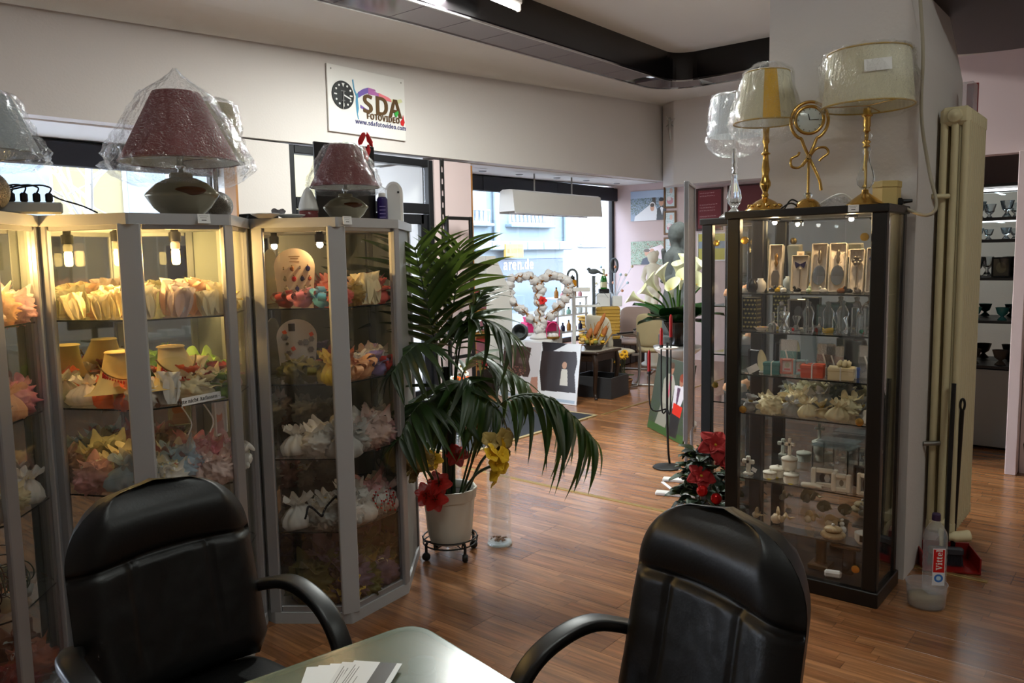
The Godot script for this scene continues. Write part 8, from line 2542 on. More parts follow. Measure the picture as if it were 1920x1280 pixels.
	fill(2, 2, "front", 0.04, 0.64, 0.055, [["organza_favour", "white", "white"], ["tulle_favour", "white", "white"], ["organza_favour", "greyish", "white"], ["organza_favour", "white", "white"], ["tulle_favour", "blush", "white"], ["organza_favour", "blush", "pale pink"], ["tulle_favour", "pale pink", "white"]], 1.3)
	fill(2, 2, "middle", 0.1, 0.85, 0.14, rep("tulle_favour", ["white", "greyish", "cream", "white", "blush"], 7, "greyish"), 1.5)
	beads("bead_garland", "black bead garland standing on the second lowest shelf, right silver vitrine", Vector3(2.50, 0.741, -2.84), mat("black_bead", Color(0.05, 0.04, 0.07), 0.2), 0.0)
	fill(2, 1, "front", 0.04, 0.64, 0.055, [["organza_favour", "white", "white"], ["organza_favour", "white", "white"], ["tulle_favour", "white", "white"], ["organza_favour", "greyish", "white"], ["organza_favour", "white", "white"], ["tulle_favour", "white", "white"], ["organza_favour", "blush", "white"]], 1.3)
	fill(2, 1, "middle", 0.1, 0.85, 0.14, rep("tulle_favour", ["white", "greyish", "white", "pale pink"], 6, "mustard"), 1.5)
	beads("bead_garland", "dark bead twig lying over the organza pouches on the lowest shelf", Vector3(2.12, 0.49, -2.86), ref("black_bead"), 1.0)
	beads("bead_garland", "red bead garland over the white pouches, lowest shelf, right silver vitrine", Vector3(2.44, 0.42, -2.83), mat("red_bead", Color(0.70, 0.04, 0.05), 0.25), 2.0)
	fill(2, 0, "front", 0.04, 0.64, 0.06, [["tulle_favour", "mauve", "mauve"], ["tulle_favour", "mustard", "olive"], ["rosette_favour", "yellow", "lime green"], ["tulle_favour", "brown", "mustard"], ["tulle_favour", "olive", "olive"], ["tulle_favour", "mauve", "cream"], ["rosette_favour", "mustard", "yellow"]], 1.4)
	fill(2, 0, "middle", 0.08, 0.85, 0.15, rep("tulle_favour", ["olive", "mauve", "brown", "mustard", "olive"], 7, "brown"), 1.8)
	fill(2, 0, "back", 0.1, 0.8, 0.24, rep("tulle_favour", ["brown", "olive", "mauve"], 6, "olive"), 2.2)
	solo("paper_tag", gbox(Vector3(0, 0.004, 0), Vector3(0.05, 0.008, 0.03), 0.001), ref("white_paper"), "small white paper tag on the floor panel of the right vitrine", "tag", Vector3(2.38, 0.055, -2.79), 0.2)

func gball(r: float, sd: float) -> G:
	var g = G.new()
	g.ball(Vector3.ZERO, Vector3.ONE * r, 12, 8, 0.12 if sd > 0.0 else 0.0, sd)
	return g

func beads(nm: String, label: String, at: Vector3, m: Material, mode: float):
	var o = thing(nm, label, "garland", at, -0.2)
	var bm = gball(0.0052 if mode != 2.0 else 0.0045, 0.0).mesh()
	var path = []
	var n = 56
	for i in n:
		var t = i / float(n - 1)
		if mode == 0.0:
			path.append(Vector3(cos(t * TAU * 1.5) * (0.062 - 0.02 * t), 0.012 + 0.10 * t + 0.03 * sin(t * TAU * 1.5), 0.02 * sin(t * 9.0)))
		elif mode == 1.0:
			path.append(Vector3(-0.11 + 0.22 * t, 0.02 + 0.03 * sin(t * 12.0) + 0.05 * t, 0.07 + 0.015 * cos(t * 20.0)))
		else:
			path.append(Vector3(cos(t * TAU * 2.0) * (0.06 - 0.015 * t) + 0.008 * sin(i * 2.4), 0.03 + 0.05 * t + 0.03 * sin(i * 1.7), 0.03 * sin(t * TAU * 2.0) + 0.03))
	part(o, "wire", gtube(path, 0.0012, 5), ref("black_iron"))
	for p in path:
		part(o, "bead", bm, m, p)

func bust(nm: String, label: String, at: Vector3, turn: float, sc: float):
	var o = thing(nm, label, "necklace bust", at, turn)
	o.scale = Vector3.ONE * sc
	var vel: Material = ref("velvet_cream")
	part(o, "easel", gbox(Vector3(0, -0.024, 0.02), Vector3(0.06, 0.048, 0.05), 0.004), vel)
	var g = G.new()
	g.surf(func(u, t):
		var th: float = u * TAU
		var w: float = lerpf(0.125, 0.042, pow(t, 0.5))
		var d: float = lerpf(0.030, 0.024, t)
		var lean = 0.05 * (1.0 - t)
		return Vector3(cos(th) * w, 0.125 * t, sin(th) * d + lean), 40, 14, true)
	part(o, "bust", g, vel)
	part(o, "neck_cap", glathe([Vector2(0.044, 0.125), Vector2(0.04, 0.129), Vector2(0, 0.130)], 24), vel, Vector3.ZERO)
	var neck = []
	for i in 25:
		var a = -PI * 0.5 + (i / 24.0 - 0.5) * 2.6
		neck.append(Vector3(cos(a) * 0.074, 0.112 + sin(a) * 0.07, 0.080 - 0.05 * (0.112 + sin(a) * 0.07) / 0.125 - 0.016 * absf(cos(a))))
	part(o, "chain", gtube(neck, 0.0028, 6), mat("old_gold", Color(0.55, 0.42, 0.22), 0.3, 0.8))
	var drop = glathe([Vector2(0, -0.022), Vector2(0.004, -0.019), Vector2(0.0035, -0.006), Vector2(0, 0.0)], 8).mesh()
	for i in range(3, 22):
		part(o, "drop", drop, mat("drop_red", Color(0.72, 0.22, 0.16), 0.15, 0.2), neck[i] + Vector3(0, -0.003, 0.004))

func card(nm: String, label: String, at: Vector3, turn: float, kind: int):
	var o = thing(nm, label, "jewellery card", at, turn)
	var pg = PackedVector2Array([Vector2(-0.078, 0)])
	for i in 17:
		var a = PI - PI * i / 16.0
		pg.append(Vector2(cos(a) * 0.092, 0.175 + sin(a) * 0.085))
	pg.append(Vector2(0.078, 0))
	var g = G.new()
	g.extr(pg, 0.004)
	part(o, "card", g, mat("card_cream", Color(0.84, 0.79, 0.70), 0.6) if kind == 0 else mat("card_white", Color(0.78, 0.76, 0.73), 0.6))
	var ink = mat("card_ink", Color(0.62, 0.52, 0.38), 0.6)
	if kind == 0:
		for q in [[0.222, 0.05], [0.212, 0.035], [0.198, 0.045]]:
			part(o, "print_line", gbox(Vector3(0, q[0], 0.0024), Vector3(q[1], 0.004, 0.0008)), ink)
		var cc = [Color(0.55, 0.36, 0.15), Color(0.16, 0.14, 0.40), Color(0.75, 0.10, 0.06), Color(0.10, 0.10, 0.28), Color(0.72, 0.34, 0.16), Color(0.42, 0.36, 0.26), Color(0.25, 0.24, 0.50), Color(0.74, 0.70, 0.62)]
		var k = 0
		for q in [[-.012, .165, 0, .011], [.06, .165, 1, .013], [-.045, .118, 5, .010], [-.005, .118, 2, .013], [.033, .118, 3, .012], [.066, .118, 4, .010], [-.04, .072, 7, .011], [.008, .072, 6, .011], [.045, .075, 7, .009], [.068, .075, 7, .009], [-.05, .165, 5, .004], [.025, .168, 5, .004]]:
			var eg = G.new()
			eg.ball(Vector3.ZERO, Vector3(q[3] * 0.85, q[3], 0.004), 10, 7, 0.22 if k % 2 == 0 else 0.0, k)
			var e = part(o, "earring", eg, mat("enamel_%d" % q[2], cc[q[2]], 0.15, 0.3), Vector3(q[0], q[1], 0.006))
			part(e, "hook", gball(0.0035, 0.0), mat("old_gold", Color(0.55, 0.42, 0.22), 0.3, 0.8), Vector3(0, q[3] + 0.003, 0))
			k += 1
	else:
		var sq = gbox(Vector3.ZERO, Vector3(0.03, 0.036, 0.002)).mesh()
		part(o, "printed_picture", sq, mat("card_dark", Color(0.12, 0.10, 0.10), 0.5), Vector3(-0.022, 0.222, 0.003))
		var os = gbox(Vector3.ZERO, Vector3(0.018, 0.018, 0.0015)).mesh()
		var br = []
		for i in 14:
			br.append(i)
		var k = 0
		for q in [[-.055, .178, .017], [-.045, .146, .008], [.015, .15, .013], [.04, .15, .016], [.066, .165, .014], [-.04, .10, .015], [.062, .115, .015], [-.045, .05, .014], [.03, .06, .014], [.064, .07, .013]]:
			var eg = G.new()
			for j in 7:
				var a = j * TAU / 6
				var rr: float = q[2] * 0.6 if j < 6 else 0.0
				eg.ball(Vector3(cos(a) * rr, sin(a) * rr, 0), Vector3(q[2] * 0.42, q[2] * 0.42, 0.004), 8, 5)
			part(o, "brooch", eg, ref("glitter"), Vector3(q[0], q[1], 0.005))
			if k in [0, 5, 4]:
				part(o, "price_sticker", os, mat("sticker_orange", Color(0.85, 0.32, 0.10), 0.5), Vector3(q[0] + (0.022 if k == 5 else 0.0), q[1] + 0.022, 0.0035), Vector3(0, 0, 0.5))
			k += 1

# ---------------------------------------------------------------- goods in the black vitrines
func silk_box(label: String, z: float, w: float, h: float, kind: int, x := 3.86):
	var o = thing("silk_lined_box", label, "gift box", Vector3(x, 1.408, z), -PI / 2 + 0.12)
	var t = Node3D.new()
	t.name = "tray"
	var lean = Basis(Vector3.RIGHT, -0.17)
	var silk = mat("silk", Color(0.80, 0.76, 0.71), 0.45)
	var card = mat("box_card", Color(0.74, 0.71, 0.66), 0.6)
	var put = func(nm, g, m, p, r := Vector3.ZERO):
		var q = part(o, nm, g, m)
		q.transform = Transform3D(lean * Basis.from_euler(r), lean * p + Vector3(0, 0.004, 0))
		return q
	put.call("box_back", gbox(Vector3(0, h / 2, -0.018), Vector3(w, h, 0.004)), card, Vector3.ZERO)
	for s in [-1, 1]:
		put.call("box_side", gbox(Vector3(s * w / 2, h / 2, 0), Vector3(0.004, h, 0.036), 0.001), card, Vector3.ZERO)
		put.call("box_end", gbox(Vector3(0, h / 2 + s * h / 2, 0), Vector3(w, 0.004, 0.036), 0.001), card, Vector3.ZERO)
	var sg = G.new()
	sg.surf(func(u, v):
		var n: float = wob.get_noise_2d(u * 5.0 + z * 20.0, v * 9.0)
		return Vector3((u - 0.5) * w * 0.96, v * h, -0.008 + 0.006 * n - 0.006 * sin(u * PI)), 14, 22, false, true)
	put.call("silk_lining", sg, silk, Vector3.ZERO)
	var ch: Material = mat("old_silver", Color(0.55, 0.51, 0.46), 0.28, 0.9)
	var han = glathe([Vector2(0, 0), Vector2(0.006, 0.004), Vector2(0.010, 0.02), Vector2(0.006, 0.035), Vector2(0.009, 0.05), Vector2(0.005, 0.065), Vector2(0, 0.07)], 14)
	if kind == 0:
		put.call("server_handle", han, mat("old_gold", Color(0.55, 0.42, 0.22), 0.3, 0.8), Vector3(0, h * 0.52, 0.004))
		var bl = G.new()
		bl.extr(PackedVector2Array([Vector2(-0.016, 0), Vector2(0.016, 0), Vector2(0.020, 0.05), Vector2(0.012, 0.075), Vector2(-0.012, 0.075), Vector2(-0.020, 0.05)]), 0.003)
		put.call("server_blade", bl, ch, Vector3(0, 0.025, 0.006))
	elif kind == 1 or kind == 4:
		var col = mat("gem_violet" if kind == 1 else "gem_blue", Color(0.10, 0.06, 0.26) if kind == 1 else Color(0.16, 0.22, 0.46), 0.15, 0.3)
		put.call("opener_blade", gtube([Vector3(0, 0.02, 0.004), Vector3(0, h * 0.62, 0.006)], 0.002, 6, 0.004), ch if kind == 1 else col, Vector3.ZERO)
		put.call("pearl", gball(0.006, 0.0), silk, Vector3(0, h * 0.64, 0.007))
		for s in [-1, 1]:
			var wg = G.new()
			if kind == 1:
				wg.extr(PackedVector2Array([Vector2(0, 0), Vector2(s * 0.026, 0.014), Vector2(s * 0.024, -0.004), Vector2(s * 0.018, -0.02), Vector2(0, -0.006)]), 0.005, Transform3D(), 0.001)
			else:
				wg.extr(PackedVector2Array([Vector2(0, 0.03), Vector2(s * 0.016, 0.0), Vector2(0, -0.035)]), 0.006, Transform3D(), 0.001)
			put.call("wing" if kind == 1 else "facet", wg, col, Vector3(0, h * 0.76, 0.01))
	elif kind == 2:
		put.call("mirror_handle", han, ch, Vector3(0, h * 0.58, 0.006))
		put.call("hand_mirror", glathe([Vector2(0, -0.002), Vector2(0.028, -0.002), Vector2(0.03, 0), Vector2(0.028, 0.002), Vector2(0, 0.002)], 24), ref("mirror"), Vector3(0, h * 0.34, 0.008), Vector3(PI / 2, 0, 0)).scale = Vector3(1, 1, 1.6)
	else:
		put.call("opener_blade", gtube([Vector3(0, 0.02, 0.004), Vector3(0, h * 0.6, 0.006)], 0.002, 6, 0.004), ch, Vector3.ZERO)
		for i in 6:
			put.call("silver_petal", gball(0.010, 0.0), ch, Vector3(cos(i * 1.05) * 0.014, h * 0.74 + sin(i * 1.05) * 0.014, 0.01))

func figurine(nm: String, label: String, at: Vector3, pr: Array, m: Material, sc := 1.0, accent = null, group := "") -> Node3D:
	var o = thing(nm, label, "figurine", at, rng.randf() * 6.0, group)
	o.scale = Vector3.ONE * sc
	part(o, "body", glathe(stem_profile(pr), 20), m)
	if accent != null:
		part(o, "accent", gball(0.009, 0.0), accent, Vector3(0.012, 0.012, 0.016))
	return o

func build_dark_contents():
	var X = 3.80
	# top shelf: silk lined boxes and trinkets
	silk_box("silk lined box with a gold handled cake server, first from the left post", -1.495, 0.062, 0.225, 0)
	silk_box("silk lined box with a violet butterfly letter opener, shorter than its neighbours", -1.375, 0.075, 0.17, 1)
	silk_box("silk lined box with an oval hand mirror, left of the two mirror boxes", -1.285, 0.068, 0.225, 2)
	silk_box("silk lined box with an oval hand mirror, right of the two mirror boxes", -1.20, 0.072, 0.225, 2)
	silk_box("silk lined box with a silver flower letter opener on the top shelf", -1.115, 0.062, 0.195, 3)
	silk_box("silk lined box with a blue faceted letter opener by the right post", -1.045, 0.05, 0.20, 4)
	var blkg = mat("black_glaze", Color(0.03, 0.03, 0.03), 0.25)
	var whg = mat("white_glaze", Color(0.80, 0.79, 0.76), 0.25)
	var vase = [[0, 0], [.016, 0], [.026, .02], [.024, .04], [.012, .055], [.014, .06], [0, .06]]
	figurine("small_vase", "black little jar at the left end of the top shelf, black vitrine", Vector3(X, 1.408, -1.585), vase, blkg, 1.1)
	figurine("small_vase", "white little jar right behind the black little jar", Vector3(X + 0.03, 1.408, -1.555), vase, whg, 1.1)
	var figs = [["black white dice shaped figurine", blkg, -1.475], ["yellow white bird figurine", mat("yolk", Color(0.80, 0.66, 0.14), 0.4), -1.455], ["white swan figurine lying down", whg, -1.42], ["black and silver heart figurine", blkg, -1.355], ["pale green egg figurine", mat("pale_green", Color(0.62, 0.70, 0.58), 0.3), -1.30], ["white heron figurine", whg, -1.235], ["amber elephant figurine", mat("amber_fig", Color(0.50, 0.30, 0.12), 0.2), -1.155], ["black pearl figurine", blkg, -1.12], ["silver blossom figurine", ref("old_silver"), -1.085]]
	for f in figs:
		var o = thing("trinket_figurine", f[0] + " in front of the silk boxes on the top shelf", "figurine", Vector3(X - 0.03 + rng.randf() * 0.02, 1.408, f[2]), rng.randf() * 6, "trinkets before the silk boxes")
		var g = G.new()
		g.ball(Vector3(0, 0.012, 0), Vector3(0.018, 0.012, 0.012), 14, 9, 0.12, f[2] * 40)
		part(o, "body", g, f[1])
		part(o, "head", gball(0.0075, 1.0), f[1], Vector3(0.014, 0.026, 0))
		part(o, "foot", gbox(Vector3(0, 0.002, 0), Vector3(0.03, 0.004, 0.02), 0.001), whg if f[1] == blkg else blkg)
	for q in [-1.405, -1.22, -1.175, -1.075]:
		solo("price_card", gbox(Vector3.ZERO, Vector3(0.002, 0.036, 0.036)), painted(32, 32, Color(0.80, 0.76, 0.68), [["r", 0.25, 0.25, 0.5, 0.5, Color(0.66, 0.58, 0.48)], ["r", 0.33, 0.35, 0.34, 0.06, Color(0.4, 0.3, 0.25)], ["r", 0.33, 0.5, 0.34, 0.06, Color(0.4, 0.3, 0.25)]]), "cream price card standing above the silk boxes, %s from the left" % ORD[[-1.405, -1.22, -1.175, -1.075].find(q)], "price card", Vector3(3.955, 1.59 if q > -1.3 else 1.585, q), 0.0, "cream price cards behind the silk boxes")
	# second shelf: glass figurines
	var y2 = 1.222
	var pb = solo("patterned_box", gbox(Vector3(0, 0.08, 0), Vector3(0.055, 0.16, 0.075), 0.002), painted(48, 96, Color(0.045, 0.04, 0.035), hearts(), 0.35), "tall black box patterned with small cream hearts on the second shelf", "box", Vector3(X + 0.02, y2, -1.595))
	var dish = thing("oval_dish", "white oval dish with red and yellow beads on the second shelf", "dish", Vector3(X, y2, -1.535))
	part(dish, "dish", glathe([Vector2(0, 0), Vector2(0.02, 0), Vector2(0.036, 0.016), Vector2(0.034, 0.017), Vector2(0, 0.006)], 24), whg)
	for i in 6:
		part(dish, "bead", gball(0.006, 0.0), mat("bead_red" if i % 2 else "yolk", Color(0.55, 0.05, 0.04), 0.2), Vector3(cos(i) * 0.018, 0.012, sin(i) * 0.018))
	var cry: Material = ref("crystal")
	var bott = [[0, 0], [.02, 0], [.022, .01], [.018, .05], [.024, .08], [.014, .105], [.008, .11], [.012, .125], [0, .13]]
	var hour = [[0, 0], [.024, 0], [.024, .008], [.008, .04], [.022, .075], [.02, .085], [0, .085]]
	var swan = [[0, 0], [.018, .0], [.026, .012], [.02, .03], [.007, .04], [.006, .07], [.01, .08], [0, .09]]
	var tall = [[0, 0], [.014, 0], [.017, .02], [.013, .09], [.02, .10], [.012, .115], [0, .13]]
	var redm = mat("bead_red", Color(0.55, 0.05, 0.04), 0.2)
	var grn = mat("bead_green", Color(0.05, 0.35, 0.22), 0.2)
	var gf = [["crystal swan with a yellow base", -1.49, swan, ref("yolk"), 1.0], ["crystal hourglass shaped bowl in front of the dark photo frame", -1.43, hour, null, 1.1], ["crystal tea light with a red heart", -1.365, hour, redm, 0.9], ["tall crystal bottle, first of three bottles", -1.30, bott, null, 1.15], ["crystal swan with a red heart", -1.26, swan, redm, 0.85], ["tall crystal bottle, second of three bottles", -1.215, bott, ref("yolk"), 1.15], ["crystal cup holding green glass beads", -1.185, hour, grn, 0.9], ["tall crystal bottle, third of three bottles", -1.15, bott, null, 1.2], ["crystal figurine with a red stopper", -1.075, tall, redm, 0.8], ["crystal tube with a green stopper", -1.055, tall, grn, 1.15], ["crystal swan beside the right post", -1.02, swan, mat("bead_blue", Color(0.10, 0.12, 0.35), 0.2), 1.0]]
	for f in gf:
		figurine("crystal_figurine", f[0] + " on the second shelf", Vector3(X + rng.randf_range(-0.03, 0.04), y2, f[1]), f[2], cry, f[4], f[3], "crystal figurines on the second shelf")
	for q in [[-1.455, "crystal block with a silver bow on the left of the second shelf"], [-1.11, "crystal block with an engraved front beside the third bottle"]]:
		var o = thing("crystal_block", q[1], "ornament", Vector3(X + 0.05, y2, q[0]))
		part(o, "block", gbox(Vector3(0, 0.06, 0), Vector3(0.03, 0.12, 0.035), 0.004), cry)
		part(o, "bow", gball(0.012, 1.0), ref("glitter"), Vector3(0, 0.13, 0))
	var teal = mat("teal_clear", Color(0.20, 0.50, 0.46, 0.35), 0.05)
	teal.transparency = BaseMaterial3D.TRANSPARENCY_ALPHA
	for q in [[-1.285, "left"], [-1.235, "right"]]:
		framed("glass_photo_frame", "clear teal edged photo frame behind the crystal bottles, %s one" % q[1], "picture frame", Vector3(3.925, y2 + 0.065, q[0] + 0.02), -PI / 2, 0.085, 0.125, mat("pale_glass", Color(0.62, 0.72, 0.74), 0.15), teal, 0.012)
	framed("dark_photo_frame", "dark glass photo frame behind the hourglass shaped crystal bowl", "picture frame", Vector3(3.93, y2 + 0.075, -1.40), -PI / 2, 0.10, 0.15, painted(40, 60, Color(0.10, 0.10, 0.11), [["e", 0.5, 0.45, 0.25, 0.25, Color(0.35, 0.36, 0.38)]]), ref("steel"), 0.01)
	# third shelf: favour boxes
	var y3 = 1.013
	framed("black_easel_frame", "black easel frame at the left end of the third shelf", "picture frame", Vector3(X + 0.04, y3 + 0.055, -1.575), -PI / 2 - 0.3, 0.08, 0.105, mat("board_black", Color(0.035, 0.018, 0.02), 0.4), blkg, 0.01)
	var ft = G.new()
	ft.surf(func(u, v):
		var s: float = v * 2.0 - 1.0
		var w: float = 0.024 * pow(sin(PI * (0.06 + 0.9 * u)), 0.7)
		return Vector3(s * w, 0.115 * u, 0.006 * s * s + 0.02 * u * u), 12, 6)
	var fe = thing("shell_fan", "cream shell shaped fan beside the black easel frame", "ornament", Vector3(X, y3, -1.525), -PI / 2)
	part(fe, "fan", ft, colour("cream", 0.2))
	part(fe, "foot", gbox(Vector3(0, 0.004, 0.0), Vector3(0.03, 0.008, 0.03), 0.002), whg)
	solo("tilted_price_card", gbox(Vector3.ZERO, Vector3(0.002, 0.034, 0.058)), ref("white_paper"), "tilted white price card in front of the shell fan", "price card", Vector3(X - 0.05, y3 + 0.022, -1.555)).rotation = Vector3(-0.5, 0, 0)
	lidded("teal_gift_box", "teal gift box with a patterned lid on the third shelf", Vector3(X - 0.02, y3, -1.47), 0.075, 0.06, mat("teal_card", Color(0.24, 0.46, 0.46), 0.5))
	lidded("coral_gift_box", "coral gift box wrapped in clear film on the third shelf", Vector3(X - 0.02, y3, -1.275), 0.10, 0.062, mat("coral_card", Color(0.80, 0.34, 0.24), 0.45))
	lidded("cream_gift_box", "cream gift box tied with white tulle on the third shelf", Vector3(X - 0.02, y3, -1.145), 0.11, 0.058, ref("cream"))
	var tb = G.new()
	for i in 5:
		tb.ball(Vector3(cos(i * 1.3) * 0.02, 0.01, sin(i * 1.3) * 0.02), Vector3(0.018, 0.016, 0.012), 10, 7, 0.2, i + 1.0)
	solo("tulle_bow", tb, colour("cream", 0.4), "white tulle bow on the cream gift box", "bow", Vector3(X - 0.02, y3 + 0.062, -1.135))
	for q in [[-1.40, 0.0, "pink small frame with a baby motif, third shelf", Color(0.80, 0.52, 0.48)], [-1.335, 0.0, "pale blue small frame with white scallops, third shelf", Color(0.62, 0.74, 0.76)]]:
		framed("baby_picture", q[2], "picture frame", Vector3(X - 0.01, y3 + 0.042, q[0]), -PI / 2 + 0.2, 0.066, 0.075, painted(32, 36, Color(0.86, 0.82, 0.80), [["e", 0.5, 0.4, 0.2, 0.2, Color(0.7, 0.7, 0.62)], ["r", 0.25, 0.68, 0.5, 0.14, Color(0.80, 0.42, 0.44)]]), mat("fr" + q[2].left(4), q[3], 0.5), 0.012)
	var pk = [["clear packet with a teal ribbon card, leftmost of four standing packets", -1.425, Color(0.35, 0.58, 0.58), 0.16], ["clear packet with a mauve band, second of four standing packets", -1.245, Color(0.60, 0.50, 0.50), 0.15], ["clear packet with white spoon, third of four standing packets", -1.205, Color(0.74, 0.66, 0.64), 0.14], ["clear packet with grey band, rightmost of four standing packets", -1.055, Color(0.52, 0.52, 0.50), 0.15]]
	for q in pk:
		var o = thing("clear_packet", q[0], "packet", Vector3(X + 0.07, y3, q[1]), -PI / 2, "standing packets on the third shelf")
		part(o, "card", gbox(Vector3(0, q[3] / 2, -0.008), Vector3(0.08, q[3], 0.003)), mat("packet_white", Color(0.76, 0.75, 0.74), 0.5))
		part(o, "band", gbox(Vector3(0, q[3] * 0.55, 0.001), Vector3(0.08, q[3] * 0.22, 0.006)), mat("band" + str(q[1]), q[2], 0.5))
		part(o, "pouch_film", gbox(Vector3(0, q[3] / 2, 0.004), Vector3(0.086, q[3] + 0.01, 0.022), 0.006), ref("film"))
		part(o, "ribbon", gtube(smooth([Vector3(-0.01, q[3] * 0.7, 0.018), Vector3(0.0, q[3] * 0.5, 0.02), Vector3(0.008, q[3] * 0.25, 0.018)]), 0.004, 6), ref("white_gloss"))
	for i in 3:
		lidded("tiny_gift_box", ["tiny red gift box with a white bow", "tiny cream gift box", "tiny blue and cream gift box"][i] + " behind the cream gift box", Vector3(X + 0.05, y3, [-1.185, -1.16, -1.10][i]), 0.03, 0.05, [mat("tiny_red", Color(0.66, 0.10, 0.10), 0.4), ref("cream"), mat("tiny_blue", Color(0.12, 0.30, 0.60), 0.4)][i])
	# fourth shelf: cream pouches
	var y4 = 0.821
	var n = 0
	for q in [[-1.585, .0, 1.05], [-1.535, .07, 1.0], [-1.475, .0, 1.15], [-1.44, .08, 1.15], [-1.395, .03, 1.1], [-1.37, .11, 1.35], [-1.335, .06, 1.0], [-1.285, .0, 1.2], [-1.255, .09, 1.5], [-1.225, .03, 1.1], [-1.16, .0, 1.25], [-1.125, .07, 1.4], [-1.06, .08, 1.35]]:
		favour(["rosette_favour", "organza_favour", "tulle_favour"][n % 3], "cream" if n % 4 else "greyish", "cream" if n % 3 else "mustard", Vector3(X - 0.03 + q[1], y4, q[0]), rng.randf() * 6, q[2] * (0.86 if n % 3 == 1 else 1.0), "cream %s on the fourth shelf of black vitrine, %s counted from the left" % [["rosette pouch", "organza pouch", "tulle bag"][n % 3], ORD[n]], "cream pouches on the fourth shelf")
		n += 1
	var an = thing("angel_figurine", "white angel figurine with a pale face beside the right post", "figurine", Vector3(X - 0.01, y4, -1.02))
	part(an, "robe", glathe([Vector2(0, 0), Vector2(0.034, 0), Vector2(0.036, 0.006), Vector2(0.018, 0.045), Vector2(0.010, 0.052), Vector2(0, 0.053)], 20), whg)
	part(an, "head", gball(0.013, 0.0), ref("plaster"), Vector3(0, 0.063, 0))
	for s in [-1, 1]:
		part(an, "wing", gball(0.014, 1.0), whg, Vector3(0.01, 0.04, s * 0.02)).scale = Vector3(0.4, 1.2, 0.9)
	# fifth shelf: crosses, round boxes, frames, glass casket
	var y5 = 0.494
	var pl: Material = ref("plaster")
	cross("cross_figurine", "cream cross figurine on a base at the left end of fifth shelf", Vector3(X - 0.02, y5, -1.585), 0.095, pl)
	var cc = thing("lidded_goblet", "white goblet box whose lid carries a cross", "goblet", Vector3(X, y5, -1.385))
	part(cc, "goblet", glathe([Vector2(0, 0), Vector2(0.028, 0), Vector2(0.028, 0.01), Vector2(0.018, 0.03), Vector2(0.022, 0.045), Vector2(0.034, 0.06), Vector2(0.036, 0.10), Vector2(0, 0.10)], 24), pl)
	part(cc, "lid", glathe([Vector2(0, 0.10), Vector2(0.039, 0.10), Vector2(0.038, 0.11), Vector2(0.012, 0.122), Vector2(0, 0.124)], 24), pl)
	var cg = G.new()
	cg.box(Vector3(0, 0.165, 0), Vector3(0.012, 0.085, 0.016), 0.003)
	cg.box(Vector3(0, 0.178, 0), Vector3(0.012, 0.016, 0.05), 0.003)
	part(cc, "cross", cg, pl)
	var tri = [[-1.455, .03, .036, .05, "tallest white fluted round box on the fifth shelf"], [-1.475, -.02, .030, .035, "small white round box in front of the tall fluted one"], [-1.36, -.04, .034, .048, "white hexagon like trinket box in front of the goblet"]]
	for q in tri:
		var o = thing("round_trinket_box", q[4], "box", Vector3(X + q[1], y5, q[0]))
		var g = G.new()
		g.lathe([Vector2(0, 0), Vector2(q[2], 0), Vector2(q[2], 0.0), Vector2(q[2], q[3] * 0.7), Vector2(q[2], q[3] * 0.7), Vector2(0, q[3] * 0.7)], 48, Vector3.ZERO, 1, 1, 16, 0.03)
		part(o, "box", g, pl)
		part(o, "lid", glathe([Vector2(0, q[3] * 0.7), Vector2(q[2] + 0.003, q[3] * 0.7), Vector2(q[2] + 0.002, q[3] * 0.95), Vector2(0.01, q[3]), Vector2(0.006, q[3] + 0.008), Vector2(0, q[3] + 0.01)], 28), pl)
		part(o, "yellow_sticker", gbox(Vector3(-q[2] - 0.004, 0.003, 0.01), Vector3(0.012, 0.002, 0.02)), mat("sticker_yellow", Color(0.82, 0.74, 0.10), 0.6))
	var gc = thing("glass_casket", "glass casket with a slanted dark lid, largest piece on fifth shelf", "casket", Vector3(X + 0.07, y5, -1.19), -0.12)
	for s in [-1, 1]:
		part(gc, "pane", gbox(Vector3(s * 0.06, 0.09, 0), Vector3(0.004, 0.18, 0.17)), ref("shelf_glass"))
		part(gc, "pane", gbox(Vector3(0, 0.09, s * 0.085), Vector3(0.12, 0.18, 0.004)), ref("shelf_glass"))
		for e in [-1, 1]:
			part(gc, "edge_strip", gbox(Vector3(s * 0.06, 0.09, e * 0.085), Vector3(0.005, 0.18, 0.005)), ref("edge_green"))
	part(gc, "lid", gbox(Vector3(0, 0.185, 0), Vector3(0.135, 0.005, 0.19)), clear("lid_glass", Color(0.45, 0.65, 0.68), 0.3, 0.03))
	part(gc, "raised_lid", gbox(Vector3(0.02, 0.205, 0.01), Vector3(0.12, 0.005, 0.18)), ref("lid_glass"), Vector3.ZERO, Vector3(0, 0.1, 0))
	for i in 4:
		part(gc, "crystal_drop", gball(0.012, 2.0), cry, Vector3(-0.02 + 0.02 * (i % 2), 0.07 + 0.02 * (i % 3), -0.05 + i * 0.033))
	var silver_pic = painted(48, 36, Color(0.45, 0.45, 0.45), [["e", 0.4, 0.5, 0.14, 0.3, Color(0.15, 0.15, 0.16)], ["e", 0.6, 0.5, 0.13, 0.3, Color(0.75, 0.75, 0.74)]])
	framed("white_photo_frame", "white wide photo frame with a grey wedding picture, fifth shelf", "picture frame", Vector3(X - 0.03, y5 + 0.048, -1.205), -PI / 2 + 0.15, 0.12, 0.09, silver_pic, pl, 0.022)
	framed("white_photo_frame", "white small square frame with an angel, right of the wide one", "picture frame", Vector3(X - 0.06, y5 + 0.045, -1.12), -PI / 2 + 0.1, 0.085, 0.085, painted(32, 32, Color(0.78, 0.77, 0.72), [["e", 0.5, 0.5, 0.14, 0.24, Color(0.45, 0.42, 0.36)]]), pl, 0.02)
